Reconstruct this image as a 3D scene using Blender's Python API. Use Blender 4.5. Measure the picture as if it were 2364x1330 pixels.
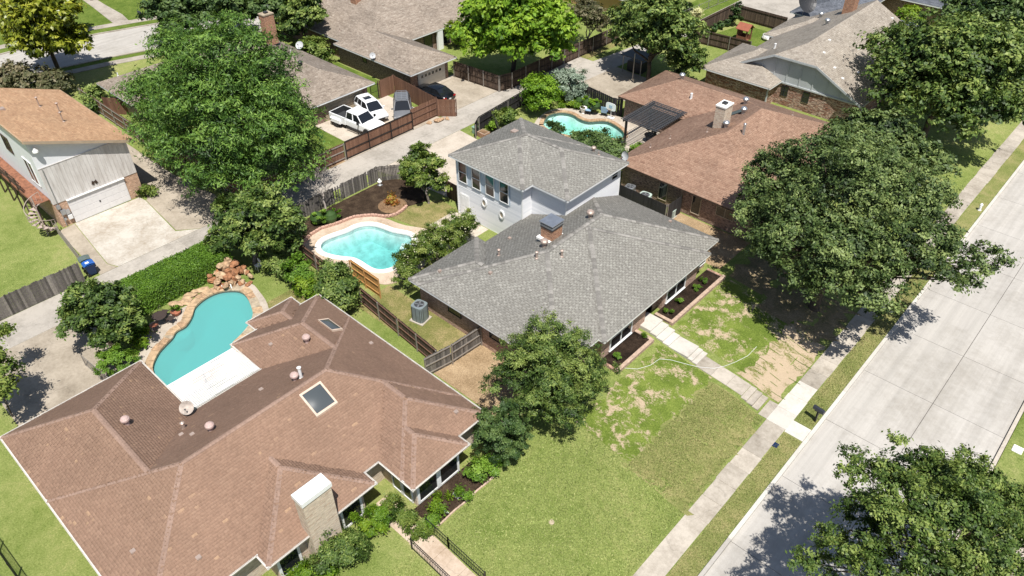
import bpy, bmesh, math, random
import numpy as np
from mathutils import Vector, Matrix
from mathutils.geometry import delaunay_2d_cdt

for _o in list(bpy.data.objects):
    bpy.data.objects.remove(_o)
S = bpy.context.scene
COL = S.collection
R = math.radians

# ------------------------------------------------------------------ camera
PITCH, ROLL, YAW = 0.680155, -0.004666, -0.744202
_cp, _sp = math.cos(PITCH), math.sin(PITCH)
_fw = Vector((math.sin(YAW)*_cp, math.cos(YAW)*_cp, -_sp))
_r0 = Vector((math.cos(YAW), -math.sin(YAW), 0))
_u0 = _r0.cross(_fw)
_rt = _r0*math.cos(ROLL) + _u0*math.sin(ROLL)
_up = -_r0*math.sin(ROLL) + _u0*math.cos(ROLL)
cam = bpy.data.cameras.new('camera')
cam.lens = 26.687; cam.sensor_width = 36; cam.clip_start = 0.5; cam.clip_end = 3000
camo = bpy.data.objects.new('camera', cam); COL.objects.link(camo)
_m = Matrix((_rt, _up, -_fw)).transposed().to_4x4()
_m.translation = Vector((0, 0, 35))
camo.matrix_world = _m
S.camera = camo

# ------------------------------------------------------------------ light
SUN = Vector((0.38, -0.265, 1.0)).normalized()
w = bpy.data.worlds.new('World'); S.world = w; w.use_nodes = True
nt = w.node_tree; nt.nodes.clear()
sky = nt.nodes.new('ShaderNodeTexSky'); sky.sky_type = 'NISHITA'; sky.sun_disc = False
sky.sun_elevation = math.asin(SUN.z); sky.sun_rotation = math.atan2(SUN.x, SUN.y)
bg = nt.nodes.new('ShaderNodeBackground'); bg.inputs[1].default_value = 0.075
out = nt.nodes.new('ShaderNodeOutputWorld')
nt.links.new(sky.outputs[0], bg.inputs[0]); nt.links.new(bg.outputs[0], out.inputs[0])
sl = bpy.data.lights.new('sun', 'SUN'); sl.energy = 5.0; sl.angle = R(0.53); sl.color = (1.0, 0.965, 0.905)
so = bpy.data.objects.new('sun', sl); COL.objects.link(so)
so.rotation_euler = (-SUN).to_track_quat('-Z', 'Y').to_euler(); so.location = SUN*200
vs = S.view_settings
vs.view_transform = 'Standard'; vs.look = 'None'; vs.exposure = 0.40; vs.gamma = 1.0; vs.use_curve_mapping = False
S.render.engine = 'CYCLES'

# ------------------------------------------------------------------ materials
MATS = {}
def _new(name):
    m = bpy.data.materials.new(name); m.use_nodes = True
    n = m.node_tree.nodes; l = m.node_tree.links; n.clear()
    o = n.new('ShaderNodeOutputMaterial'); b = n.new('ShaderNodeBsdfPrincipled')
    l.new(b.outputs[0], o.inputs[0]); MATS[name] = m
    return m, n, l, b, o
def _c(c): return (c[0], c[1], c[2], 1)
def noise(n, l, vec, scale, detail=4, rough=.6, dist=0):
    t = n.new('ShaderNodeTexNoise'); t.inputs['Scale'].default_value = scale
    t.inputs['Detail'].default_value = detail; t.inputs['Roughness'].default_value = rough
    t.inputs['Distortion'].default_value = dist
    if vec is not None: l.new(vec, t.inputs['Vector'])
    return t.outputs[0]
def ramp(n, l, fac, stops):
    r = n.new('ShaderNodeValToRGB'); e = r.color_ramp.elements
    while len(e) < len(stops): e.new(0.5)
    for k, (p, c) in enumerate(stops): e[k].position = p; e[k].color = _c(c) if len(c) == 3 else c
    l.new(fac, r.inputs[0]); return r.outputs[0]
def mixc(n, l, a, b, fac, mode='MIX'):
    m = n.new('ShaderNodeMix'); m.data_type = 'RGBA'; m.blend_type = mode
    for s, v in ((m.inputs[0], fac), (m.inputs[6], a), (m.inputs[7], b)):
        if isinstance(v, (int, float)): s.default_value = v
        elif isinstance(v, tuple): s.default_value = _c(v)
        else: l.new(v, s)
    return m.outputs[2]
def math_(n, l, op, a, b):
    m = n.new('ShaderNodeMath'); m.operation = op
    for s, v in ((m.inputs[0], a), (m.inputs[1], b)):
        if isinstance(v, (int, float)): s.default_value = v
        else: l.new(v, s)
    return m.outputs[0]
def bump(n, l, b, h, strength, dist=.02):
    k = n.new('ShaderNodeBump'); k.inputs['Strength'].default_value = strength
    k.inputs['Distance'].default_value = dist
    l.new(h, k.inputs['Height']); l.new(k.outputs[0], b.inputs['Normal'])
def pos(n):
    return n.new('ShaderNodeNewGeometry').outputs['Position']
def attr(n, name):
    a = n.new('ShaderNodeAttribute'); a.attribute_name = name; return a.outputs['Fac']
def plain(name, c, rough=.5, metal=0, var=.12, scale=3, spec=.4):
    m, n, l, b, o = _new(name)
    b.inputs['Roughness'].default_value = rough; b.inputs['Metallic'].default_value = metal
    b.inputs['Specular IOR Level'].default_value = spec
    f = noise(n, l, pos(n), scale, 5)
    d = tuple(max(0, x*(1-var)) for x in c); e = tuple(min(1, x*(1+var)) for x in c)
    l.new(ramp(n, l, f, [(.3, d), (.7, e)]), b.inputs['Base Color'])
    return m
def tinted(name, stops, rough=.8, spec=.3, grain=.25, gscale=9, coarse=.15):
    """colour chosen by the per-piece 'tint' attribute, with grain and weather blotches"""
    m, n, l, b, o = _new(name)
    b.inputs['Roughness'].default_value = rough; b.inputs['Specular IOR Level'].default_value = spec
    col = ramp(n, l, attr(n, 'tint'), stops)
    P = pos(n)
    g = ramp(n, l, noise(n, l, P, gscale, 3), [(.25, (1-grain,)*3), (.75, (1+grain,)*3)])
    col = mixc(n, l, col, g, 1.0, 'MULTIPLY')
    g2 = ramp(n, l, noise(n, l, P, .35, 4), [(.3, (1-coarse,)*3), (.7, (1+coarse,)*3)])
    col = mixc(n, l, col, g2, 1.0, 'MULTIPLY')
    l.new(col, b.inputs['Base Color'])
    return m
def concrete(name, c, stain, rough=.85, amount=.5, slab=.07, scale=.5, crack=True, streak=0):
    m, n, l, b, o = _new(name)
    b.inputs['Roughness'].default_value = rough; b.inputs['Specular IOR Level'].default_value = .25
    P = pos(n)
    f1 = noise(n, l, P, scale, 6, .65); f2 = noise(n, l, P, scale*9, 5, .7); f3 = noise(n, l, P, 30, 2)
    k = math_(n, l, 'ADD', math_(n, l, 'MULTIPLY', f1, .65), math_(n, l, 'MULTIPLY', f2, .35))
    col = ramp(n, l, k, [(.36, stain), (.36+.22*amount+.08, c), (.75, tuple(min(1, x*1.06) for x in c))])
    oi = n.new('ShaderNodeObjectInfo')
    s = ramp(n, l, oi.outputs['Random'], [(0, (1-slab,)*3), (1, (1+slab,)*3)])
    col = mixc(n, l, col, s, 1.0, 'MULTIPLY')
    g = ramp(n, l, f3, [(.3, (.93,)*3), (.7, (1.05,)*3)])
    col = mixc(n, l, col, g, 1.0, 'MULTIPLY')
    if streak:
        sv = n.new('ShaderNodeVectorMath'); sv.operation = 'MULTIPLY'; sv.inputs[1].default_value = (2.2, .05, 1); l.new(P, sv.inputs[0])
        g = ramp(n, l, noise(n, l, sv.outputs[0], 1.0, 5, .65), [(.3, (1-streak,)*3), (.7, (1+streak*.5,)*3)])
        col = mixc(n, l, col, g, 1.0, 'MULTIPLY')
    if crack:
        v = n.new('ShaderNodeTexVoronoi'); v.feature = 'DISTANCE_TO_EDGE'; v.inputs['Scale'].default_value = .16
        d = n.new('ShaderNodeVectorMath'); d.operation = 'ADD'; l.new(P, d.inputs[0])
        nn = n.new('ShaderNodeTexNoise'); nn.inputs['Scale'].default_value = .8; nn.inputs['Detail'].default_value = 5
        l.new(P, nn.inputs['Vector'])
        sc = n.new('ShaderNodeVectorMath'); sc.operation = 'SCALE'; sc.inputs['Scale'].default_value = 2.2
        l.new(nn.outputs['Color'], sc.inputs[0]); l.new(sc.outputs[0], d.inputs[1]); l.new(d.outputs[0], v.inputs['Vector'])
        ck = ramp(n, l, v.outputs['Distance'], [(0, (.62,)*3), (.006, (1,)*3)])
        col = mixc(n, l, col, ck, .55, 'MULTIPLY')
    l.new(col, b.inputs['Base Color'])
    bump(n, l, b, f2, .25, .01)
    return m
def wallcoord(n, l):
    """2-D brick coordinates on any upright wall: (x or y, z)"""
    g = n.new('ShaderNodeNewGeometry')
    sp = n.new('ShaderNodeSeparateXYZ'); l.new(g.outputs['Position'], sp.inputs[0])
    sn = n.new('ShaderNodeSeparateXYZ'); l.new(g.outputs['True Normal'], sn.inputs[0])
    ab = math_(n, l, 'ABSOLUTE', sn.outputs[0], 0); gt = math_(n, l, 'GREATER_THAN', ab, .5)
    mx = n.new('ShaderNodeMix'); mx.data_type = 'FLOAT'
    l.new(gt, mx.inputs[0]); l.new(sp.outputs[0], mx.inputs[2]); l.new(sp.outputs[1], mx.inputs[3])
    cb = n.new('ShaderNodeCombineXYZ'); l.new(mx.outputs[0], cb.inputs[0]); l.new(sp.outputs[2], cb.inputs[1])
    return cb.outputs[0], g.outputs['Position']
def brick(name, c1, c2, mortar, bw=.24, bh=.085, rough=.9, contrast=.5, bias=0):
    m, n, l, b, o = _new(name)
    b.inputs['Roughness'].default_value = rough; b.inputs['Specular IOR Level'].default_value = .2
    v, P = wallcoord(n, l)
    t = n.new('ShaderNodeTexBrick'); l.new(v, t.inputs['Vector'])
    t.inputs['Scale'].default_value = 1; t.inputs['Brick Width'].default_value = bw; t.inputs['Row Height'].default_value = bh
    t.inputs['Mortar Size'].default_value = .012; t.inputs['Bias'].default_value = bias
    t.inputs['Color1'].default_value = _c(c1); t.inputs['Color2'].default_value = _c(c2); t.inputs['Mortar'].default_value = _c(mortar)
    sc = n.new('ShaderNodeVectorMath'); sc.operation = 'MULTIPLY'; sc.inputs[1].default_value = (4.2, 11.8, 1); l.new(v, sc.inputs[0])
    f = noise(n, l, sc.outputs[0], 1.0, 2)
    g = ramp(n, l, f, [(.32, (1-contrast,)*3), (.68, (1+contrast,)*3)])
    col = mixc(n, l, t.outputs['Color'], g, 1.0, 'MULTIPLY')
    l.new(col, b.inputs['Base Color'])
    bump(n, l, b, t.outputs['Fac'], -.4, .01)
    return m
def boards(name, c1, c2, width, vertical=True, rough=.7, grain=.2):
    """painted or weathered siding; joints come from the geometry, this is grain and wear only"""
    m, n, l, b, o = _new(name)
    b.inputs['Roughness'].default_value = rough; b.inputs['Specular IOR Level'].default_value = .3
    v, P = wallcoord(n, l)
    sc = n.new('ShaderNodeVectorMath'); sc.operation = 'MULTIPLY'
    sc.inputs[1].default_value = (6/width*.15, .5, 1) if vertical else (.5, 6/width*.15, 1)
    l.new(v, sc.inputs[0])
    f = noise(n, l, sc.outputs[0], 1.0, 5, .7)
    l.new(ramp(n, l, f, [(.3, c1), (.7, c2)]), b.inputs['Base Color'])
    return m
def leafmat(name, dark, mid, light, trans=.3, rough=.55):
    m, n, l, b, o = _new(name)
    n.remove(b)
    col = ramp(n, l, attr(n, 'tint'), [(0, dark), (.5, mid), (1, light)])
    d = n.new('ShaderNodeBsdfPrincipled'); d.inputs['Roughness'].default_value = rough
    d.inputs['Specular IOR Level'].default_value = .35; l.new(col, d.inputs['Base Color'])
    t = n.new('ShaderNodeBsdfTranslucent')
    tc = mixc(n, l, col, (1.25, 1.15, .45), 1.0, 'MULTIPLY'); l.new(tc, t.inputs[0])
    mx = n.new('ShaderNodeMixShader'); mx.inputs[0].default_value = trans
    l.new(d.outputs[0], mx.inputs[1]); l.new(t.outputs[0], mx.inputs[2]); l.new(mx.outputs[0], o.inputs[0])
    return m
def grassmat(name, green, mid, dry, soil=None, s0=.25, bare=.0, dryness=.5):
    m, n, l, b, o = _new(name)
    b.inputs['Roughness'].default_value = .95; b.inputs['Specular IOR Level'].default_value = .1
    P = pos(n)
    big = noise(n, l, P, s0, 5, .6, .4); med = noise(n, l, P, 1.6, 5, .7); fine = noise(n, l, P, 11, 3, .7); vf = noise(n, l, P, 42, 2, .6)
    k = math_(n, l, 'ADD', math_(n, l, 'MULTIPLY', big, .45), math_(n, l, 'MULTIPLY', med, .3))
    k = math_(n, l, 'ADD', k, math_(n, l, 'MULTIPLY', fine, .25))
    a = .5 - (dryness-.5)*.3
    col = ramp(n, l, k, [(a-.13, green), (a, mid), (a+.13, dry)])
    g = ramp(n, l, vf, [(.25, (.55,)*3), (.75, (1.4,)*3)])
    col = mixc(n, l, col, g, .75, 'MULTIPLY')
    g = ramp(n, l, fine, [(.28, (.72,)*3), (.72, (1.22,)*3)])
    col = mixc(n, l, col, g, .8, 'MULTIPLY')
    if soil:
        f = noise(n, l, P, .9, 7, .75, .3)
        mk = ramp(n, l, math_(n, l, 'ADD', math_(n, l, 'MULTIPLY', f, .8), math_(n, l, 'MULTIPLY', fine, .2)), [(1-bare-.035, (0, 0, 0)), (1-bare+.035, (1, 1, 1))])
        sc = ramp(n, l, vf, [(.3, tuple(x*.8 for x in soil)), (.7, tuple(x*1.15 for x in soil))])
        col = mixc(n, l, col, sc, mk)
    l.new(col, b.inputs['Base Color'])
    bump(n, l, b, math_(n, l, 'ADD', fine, vf), .9, .05)
    return m

# ------------------------------------------------------------------ mesh helpers
ORG = {}
def link(o):
    COL.objects.link(o); return o
def tag(o, label=None, cat=None, group=None, kind=None):
    if label: o['label'] = label
    if cat: o['category'] = cat
    if group: o['group'] = group
    if kind: o['kind'] = kind
    return o
def thing(name, label, cat, loc, group=None, rz=0, local=False):
    o = bpy.data.objects.new(name, None); link(o); o.empty_display_size = .3
    o.location = loc; o.rotation_euler = (0, 0, rz)
    ORG[o.name] = Vector((0, 0, 0)) if local else Vector(loc)
    return tag(o, label, cat, group)
def place(o, org, parent):
    ORG[o.name] = Vector(org)
    if parent is not None:
        o.parent = parent; o.location = Vector(org) - ORG[parent.name]
    else: o.location = org
def mesh_np(name, V, F, mat, parent=None, tint=None, kind=None, smooth=False, org=None):
    V = np.asarray(V, np.float32); F = np.asarray(F, np.int32)
    if org is None: org = ((V[:, 0].min()+V[:, 0].max())/2, (V[:, 1].min()+V[:, 1].max())/2, V[:, 2].min())
    me = bpy.data.meshes.new(name); k = F.shape[1]
    me.vertices.add(len(V)); me.vertices.foreach_set('co', (V-np.array(org, np.float32)).ravel())
    me.loops.add(F.size); me.loops.foreach_set('vertex_index', F.ravel())
    me.polygons.add(len(F)); me.polygons.foreach_set('loop_start', np.arange(0, F.size, k, dtype=np.int32))
    me.update(calc_edges=True)
    if tint is not None:
        a = me.attributes.new('tint', 'FLOAT', 'FACE'); a.data.foreach_set('value', np.asarray(tint, np.float32))
    if smooth: me.polygons.foreach_set('use_smooth', np.ones(len(F), bool))
    me.materials.append(MATS[mat])
    o = bpy.data.objects.new(name, me); link(o); place(o, org, parent)
    if kind: o['kind'] = kind
    return o
class MB:
    def __init__(s): s.v = []; s.f = []; s.t = []
    def add(s, pts, faces, t=.5):
        b = len(s.v); s.v += [tuple(p) for p in pts]; s.f += [tuple(b+i for i in f) for f in faces]; s.t += [t]*len(faces); return s
    def poly(s, pts, t=.5): return s.add(pts, [tuple(range(len(pts)))], t)
    def box(s, x0, x1, y0, y1, z0, z1, t=.5):
        p = [(x, y, z) for z in (z0, z1) for y in (y0, y1) for x in (x0, x1)]
        return s.add(p, [(0, 2, 3, 1), (4, 5, 7, 6), (0, 1, 5, 4), (2, 6, 7, 3), (0, 4, 6, 2), (1, 3, 7, 5)], t)
    def obox(s, c, a, b, d, t=.5):
        c = Vector(c); a = Vector(a); b = Vector(b); d = Vector(d)
        p = [c+a*i+b*j+d*k for k in (-1, 1) for j in (-1, 1) for i in (-1, 1)]
        return s.add(p, [(0, 2, 3, 1), (4, 5, 7, 6), (0, 1, 5, 4), (2, 6, 7, 3), (0, 4, 6, 2), (1, 3, 7, 5)], t)
    def bar(s, p0, p1, wd, ht, t=.5, upv=(0, 0, 1)):
        p0 = Vector(p0); p1 = Vector(p1); d = p1-p0; L = d.length; d.normalize(); u = Vector(upv)
        sd = d.cross(u)
        if sd.length < 1e-3: sd = d.cross(Vector((1, 0, 0)))
        sd.normalize(); u = sd.cross(d)
        return s.obox((p0+p1)/2, d*(L/2), sd*(wd/2), u*(ht/2), t)
    def prism(s, pts, z0, z1, t=.5):
        n = len(pts); ar = sum(pts[i][0]*pts[(i+1) % n][1]-pts[(i+1) % n][0]*pts[i][1] for i in range(n))
        if ar < 0: pts = pts[::-1]
        f = [tuple(range(2*n-1, n-1, -1))[::-1], tuple(range(n))[::-1]]
        f += [(i, (i+1) % n, n+(i+1) % n, n+i) for i in range(n)]
        return s.add([(x, y, z0) for x, y in pts]+[(x, y, z1) for x, y in pts], f, t)
    def tube(s, p0, p1, r0, r1=None, n=8, cap=True, t=.5):
        r1 = r0 if r1 is None else r1; p0 = Vector(p0); p1 = Vector(p1); d = (p1-p0).normalized()
        a = d.cross(Vector((0, 0, 1)));
        if a.length < 1e-3: a = Vector((1, 0, 0))
        a.normalize(); b = d.cross(a); P = []
        for p, r in ((p0, r0), (p1, r1)):
            for i in range(n): P.append(p+a*(r*math.cos(2*math.pi*i/n))+b*(r*math.sin(2*math.pi*i/n)))
        f = [(i, n+i, n+(i+1) % n, (i+1) % n) for i in range(n)]
        if cap: f += [tuple(range(n)), tuple(range(2*n-1, n-1, -1))]
        return s.add(P, f, t)
    def lathe(s, c, prof, n=14, t=.5, axis='z'):
        P = []; c = Vector(c)
        for r, z in prof:
            for i in range(n):
                x = r*math.cos(2*math.pi*i/n); y = r*math.sin(2*math.pi*i/n)
                P.append(c+(Vector((x, y, z)) if axis == 'z' else Vector((x, z, -y)) if axis == 'y' else Vector((z, x, y))))
        f = []
        for k in range(len(prof)-1):
            f += [(k*n+i, k*n+(i+1) % n, (k+1)*n+(i+1) % n, (k+1)*n+i) for i in range(n)]
        f += [tuple(range(n-1, -1, -1)), tuple(range((len(prof)-1)*n, len(prof)*n))]
        return s.add(P, f, t)
    def grid(s, rows, t=.5):
        n = len(rows[0])
        return s.add([p for r in rows for p in r], [(k*n+i, k*n+i+1, (k+1)*n+i+1, (k+1)*n+i) for k in range(len(rows)-1) for i in range(n-1)], t)
    def build(s, name, mat, parent=None, kind=None, smooth=False, org=None, bevel=0):
        if not s.v: return None
        if org is None:
            xs, ys, zs = zip(*s.v); org = ((min(xs)+max(xs))/2, (min(ys)+max(ys))/2, min(zs))
        me = bpy.data.meshes.new(name); og = Vector(org)
        me.from_pydata([tuple(Vector(p)-og) for p in s.v], [], s.f); me.update()
        a = me.attributes.new('tint', 'FLOAT', 'FACE'); a.data.foreach_set('value', np.array(s.t, np.float32))
        me.materials.append(MATS[mat])
        if bevel:
            bm = bmesh.new(); bm.from_mesh(me)
            bmesh.ops.bevel(bm, geom=[e for e in bm.edges if e.is_manifold and e.calc_face_angle(0) > .5], offset=bevel, segments=2, affect='EDGES')
            bm.to_mesh(me); bm.free()
        if smooth: me.polygons.foreach_set('use_smooth', np.ones(len(me.polygons), bool))
        o = bpy.data.objects.new(name, me); link(o); place(o, org, parent)
        if kind: o['kind'] = kind
        return o
def inst(src, org, parent=None, rot=None, scale=None, name=None):
    o = bpy.data.objects.new(name or src.name.split('.')[0], src.data); link(o); place(o, org, parent)
    if rot is not None: o.rotation_euler = rot
    if scale is not None: o.scale = scale
    return o
def smooth_loop(pts, k=4):
    n = len(pts); o = []
    for i in range(n):
        p0, p1, p2, p3 = (Vector(pts[(i+j-1) % n]) for j in range(4))
        for s in range(k):
            t = s/k
            q = .5*((2*p1)+(p2-p0)*t+(2*p0-5*p1+4*p2-p3)*t*t+(3*p1-p0-3*p2+p3)*t**3)
            o.append((q.x, q.y))
    ar = sum(o[i][0]*o[(i+1) % len(o)][1]-o[(i+1) % len(o)][0]*o[i][1] for i in range(len(o)))
    return o if ar > 0 else o[::-1]
def offset_loop(L, d):
    n = len(L); o = []
    for i in range(n):
        a = Vector(L[i-1]); b = Vector(L[(i+1) % n]); t = (b-a).normalized()
        o.append((L[i][0]+t.y*d, L[i][1]-t.x*d))
    return o
def inside(p, L):
    x, y = p; c = False; n = len(L)
    for i in range(n):
        x0, y0 = L[i]; x1, y1 = L[i-1]
        if (y0 > y) != (y1 > y) and x < (x1-x0)*(y-y0)/(y1-y0)+x0: c = not c
    return c
def cdt_fill(outer, holes=()):
    vs = [Vector(p) for p in outer]; ed = [(i, (i+1) % len(outer)) for i in range(len(outer))]
    for h in holes:
        b = len(vs); vs += [Vector(p) for p in h]; ed += [(b+i, b+(i+1) % len(h)) for i in range(len(h))]
    V, _, F, *_r = delaunay_2d_cdt(vs, ed, [], 1, 1e-5)
    keep = []
    for f in F:
        c = sum((V[i] for i in f), Vector((0, 0)))/len(f)
        if inside(c, outer) and not any(inside(c, h) for h in holes): keep.append(tuple(f))
    return V, keep
# the ground falls from the house plots to the street in front of them
GX = (-18.7, -17.5, -15.5, -13.5, -12.1, -11.5, -10.8, -10.2)
GZ = (0, -.12, -.36, -.54, -.67, -.80, -1.02, -1.12)
def gz(x):
    return float(np.interp(x, GX, GZ))
# ------------------------------------------------------------------ palette
grassmat('grass_ground', (.145, .20, .042), (.245, .285, .085), (.37, .345, .15), soil=(.33, .25, .16), s0=.12, bare=.22, dryness=.42)
grassmat('grass_sod', (.115, .165, .026), (.18, .235, .045), (.27, .29, .075), soil=(.50, .39, .27), s0=.4, bare=.455, dryness=.3)
grassmat('grass_new', (.11, .15, .03), (.19, .20, .06), (.34, .28, .13), soil=(.50, .39, .27), s0=.5, bare=.55, dryness=.6)
grassmat('grass_lush', (.09, .14, .022), (.145, .195, .038), (.21, .235, .06), s0=.5, dryness=.3)
grassmat('grass_dry', (.10, .14, .03), (.20, .195, .065), (.34, .275, .13), soil=(.38, .28, .17), s0=.4, bare=.33, dryness=.6)
grassmat('grass_front', (.125, .165, .038), (.215, .235, .075), (.33, .295, .13), s0=.35, dryness=.62)
grassmat('soil_bare', (.26, .18, .10), (.38, .27, .16), (.50, .37, .23), s0=.6)
grassmat('mulch_dark', (.012, .008, .006), (.03, .02, .014), (.06, .04, .028), s0=1.5)
grassmat('mulch_brown', (.03, .02, .013), (.055, .037, .025), (.10, .07, .045), s0=1.2)
grassmat('mulch_tan', (.16, .095, .055), (.24, .15, .085), (.32, .21, .12), s0=1.5)
concrete('concrete_road', (.43, .405, .37), (.345, .32, .285), amount=.45, slab=.035, scale=.25, crack=False, streak=.15)
plain('joint_dark', (.10, .09, .08), .9)
concrete('concrete_walk', (.43, .385, .325), (.27, .235, .19), amount=.55, slab=.12, scale=.5)
concrete('concrete_new', (.53, .50, .45), (.43, .395, .345), amount=.4, slab=.05, scale=.5, crack=False)
concrete('concrete_alley', (.40, .365, .32), (.27, .245, .21), amount=.5, slab=.08, scale=.35)
concrete('concrete_drive', (.40, .345, .275), (.25, .21, .16), amount=.7, slab=.06, scale=.5)
concrete('concrete_white', (.475, .44, .385), (.30, .25, .195), amount=.62, slab=.04, scale=.45)
concrete('concrete_deck', (.50, .40, .31), (.36, .27, .19), amount=.5, slab=.06, scale=.6)
concrete('concrete_pale', (.47, .41, .34), (.34, .29, .23), amount=.5, slab=.06, scale=.6)
plain('coping_white', (.80, .78, .74), .6, var=.05)
plain('stone_flag', (.40, .28, .17), .85, var=.4, scale=4)
plain('stone_grey', (.34, .28, .20), .85, var=.35, scale=4)
plain('rock_red', (.27, .125, .06), .8, var=.55, scale=6)
plain('rock_tan', (.36, .235, .14), .85, var=.5, scale=6)
plain('plaster_pool', (.50, .62, .61), .6, var=.24, scale=1.6)
plain('plaster_milk', (.22, .60, .58), .6, var=.15, scale=.35)
plain('tile_dark', (.10, .13, .12), .35, var=.4, scale=12)
plain('white_paint', (.80, .80, .79), .45, var=.04)
plain('white_trim', (.76, .76, .75), .4, var=.05)
plain('metal_grey', (.42, .44, .46), .4, .7)
plain('metal_dark', (.05, .05, .052), .45, .4)
plain('metal_vent', (.42, .33, .28), .45, .3)
plain('metal_pink', (.46, .335, .30), .5); plain('stucco_ochre', (.42, .27, .12), .9)
plain('metal_galv', (.50, .52, .55), .35, .8)
plain('black_iron', (.012, .012, .013), .45)
plain('wood_dark', (.055, .035, .024), .75, var=.3, scale=6)
plain('wood_black', (.020, .018, .018), .6, var=.3, scale=6)
plain('soffit', (.45, .43, .40), .7)
plain('bark', (.085, .062, .045), .9, var=.4, scale=9)
plain('bark_grey', (.22, .19, .17), .9, var=.3, scale=9)
def glass(name, c, rough=.06, spec=.6):
    m, n, l, b, o = _new(name)
    b.inputs['Base Color'].default_value = _c(c); b.inputs['Roughness'].default_value = rough
    b.inputs['Specular IOR Level'].default_value = spec
    return m
glass('window_glass', (.016, .018, .02)); glass('car_glass', (.012, .014, .017), .04, .8)
glass('skylight_glass', (.07, .08, .085), .22, .5)
def water(name, tint, milk, milkc, wave=.05):
    m, n, l, b, o = _new(name); n.remove(b)
    tr = n.new('ShaderNodeBsdfTransparent'); tr.inputs[0].default_value = _c(tint)
    df = n.new('ShaderNodeBsdfDiffuse'); df.inputs[0].default_value = _c(milkc)
    m1 = n.new('ShaderNodeMixShader'); m1.inputs[0].default_value = milk
    l.new(tr.outputs[0], m1.inputs[1]); l.new(df.outputs[0], m1.inputs[2])
    gl = n.new('ShaderNodeBsdfGlossy'); gl.inputs['Roughness'].default_value = .06
    fr = n.new('ShaderNodeFresnel'); fr.inputs[0].default_value = 1.33
    P = pos(n); f = noise(n, l, P, 3.5, 4)
    bp = n.new('ShaderNodeBump'); bp.inputs['Strength'].default_value = wave; bp.inputs['Distance'].default_value = .1
    l.new(f, bp.inputs['Height'])
    for q in (gl, fr): l.new(bp.outputs[0], q.inputs['Normal'])
    m2 = n.new('ShaderNodeMixShader'); l.new(fr.outputs[0], m2.inputs[0])
    l.new(m1.outputs[0], m2.inputs[1]); l.new(gl.outputs[0], m2.inputs[2]); l.new(m2.outputs[0], o.inputs[0])
    return m
def deepwater(name, col, dens, wave):
    m, n, l, b, o = _new(name); n.remove(b); tr = n.new('ShaderNodeBsdfTransparent'); gl = n.new('ShaderNodeBsdfGlossy'); gl.inputs['Roughness'].default_value = .05
    fr = n.new('ShaderNodeFresnel'); fr.inputs[0].default_value = 1.33; P = pos(n)
    h = math_(n, l, 'ADD', noise(n, l, P, 2.2, 4), math_(n, l, 'MULTIPLY', noise(n, l, P, 9, 3), .4)); bp = n.new('ShaderNodeBump'); bp.inputs['Strength'].default_value = wave; bp.inputs['Distance'].default_value = .1; l.new(h, bp.inputs['Height'])
    for q in (gl, fr): l.new(bp.outputs[0], q.inputs['Normal'])
    m2 = n.new('ShaderNodeMixShader'); l.new(fr.outputs[0], m2.inputs[0]); l.new(tr.outputs[0], m2.inputs[1]); l.new(gl.outputs[0], m2.inputs[2]); l.new(m2.outputs[0], o.inputs['Surface'])
    va = n.new('ShaderNodeVolumeAbsorption'); va.inputs['Color'].default_value = _c(col); va.inputs['Density'].default_value = dens; l.new(va.outputs[0], o.inputs['Volume'])
deepwater('water_deep', (.20, .74, .73), .46, .5); deepwater('water_shallow', (.28, .84, .72), .40, .4)
water('water_milky', (.25, .68, .68), .62, (.15, .46, .445), .10)

# ------------------------------------------------------------------ pools (outlines)
POOL_M = smooth_loop([(-44.05, 25.6), (-44.38, 26.21), (-44.28, 27.12), (-43.99, 28.23), (-43.96, 29.11), (-43.63, 29.77), (-43.06, 30.22), (-42.23, 30.46), (-41.33, 30.64), (-40.37, 31.09), (-39.68, 31.19), (-38.79, 30.46), (-38.28, 29.15), (-37.84, 28.2), (-37.67, 27.61), (-37.77, 27.15), (-38.05, 26.74), (-38.51, 26.47), (-39.21, 26.4), (-40.03, 26.41), (-40.81, 26.28), (-41.49, 25.85), (-42.24, 25.46), (-43.04, 25.22), (-43.6, 25.31)], 3)
POOL_L = smooth_loop([(-43.8, 14.39), (-44.52, 15.03), (-44.9, 16.0), (-44.87, 16.93), (-44.46, 17.64), (-43.75, 18.17), (-42.76, 18.16), (-41.35, 17.68), (-40.62, 17.28), (-39.91, 16.47), (-39.44, 15.48), (-39.17, 14.75), (-38.42, 14.09), (-38.06, 13.04), (-38.1, 11.2), (-38.45, 10.0), (-39.4, 9.7), (-40.93, 9.97), (-41.97, 10.87), (-42.41, 11.62), (-42.75, 12.35), (-43.15, 12.85), (-43.2, 13.6)], 4)
POOL_R = smooth_loop([(-44.62, 53.19), (-45.11, 54.04), (-45.44, 55.06), (-45.26, 55.78), (-44.87, 56.36), (-44.1, 56.72), (-43.39, 56.69), (-42.86, 56.5), (-42.07, 56.46), (-41.43, 56.71), (-40.87, 57.43), (-40.12, 57.89), (-39.1, 57.74), (-38.11, 57.37), (-37.44, 56.94), (-36.92, 55.99), (-37.62, 55.16), (-39.03, 54.09), (-40.89, 53.01), (-42.8, 52.51), (-44.15, 52.76)], 3)

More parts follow.
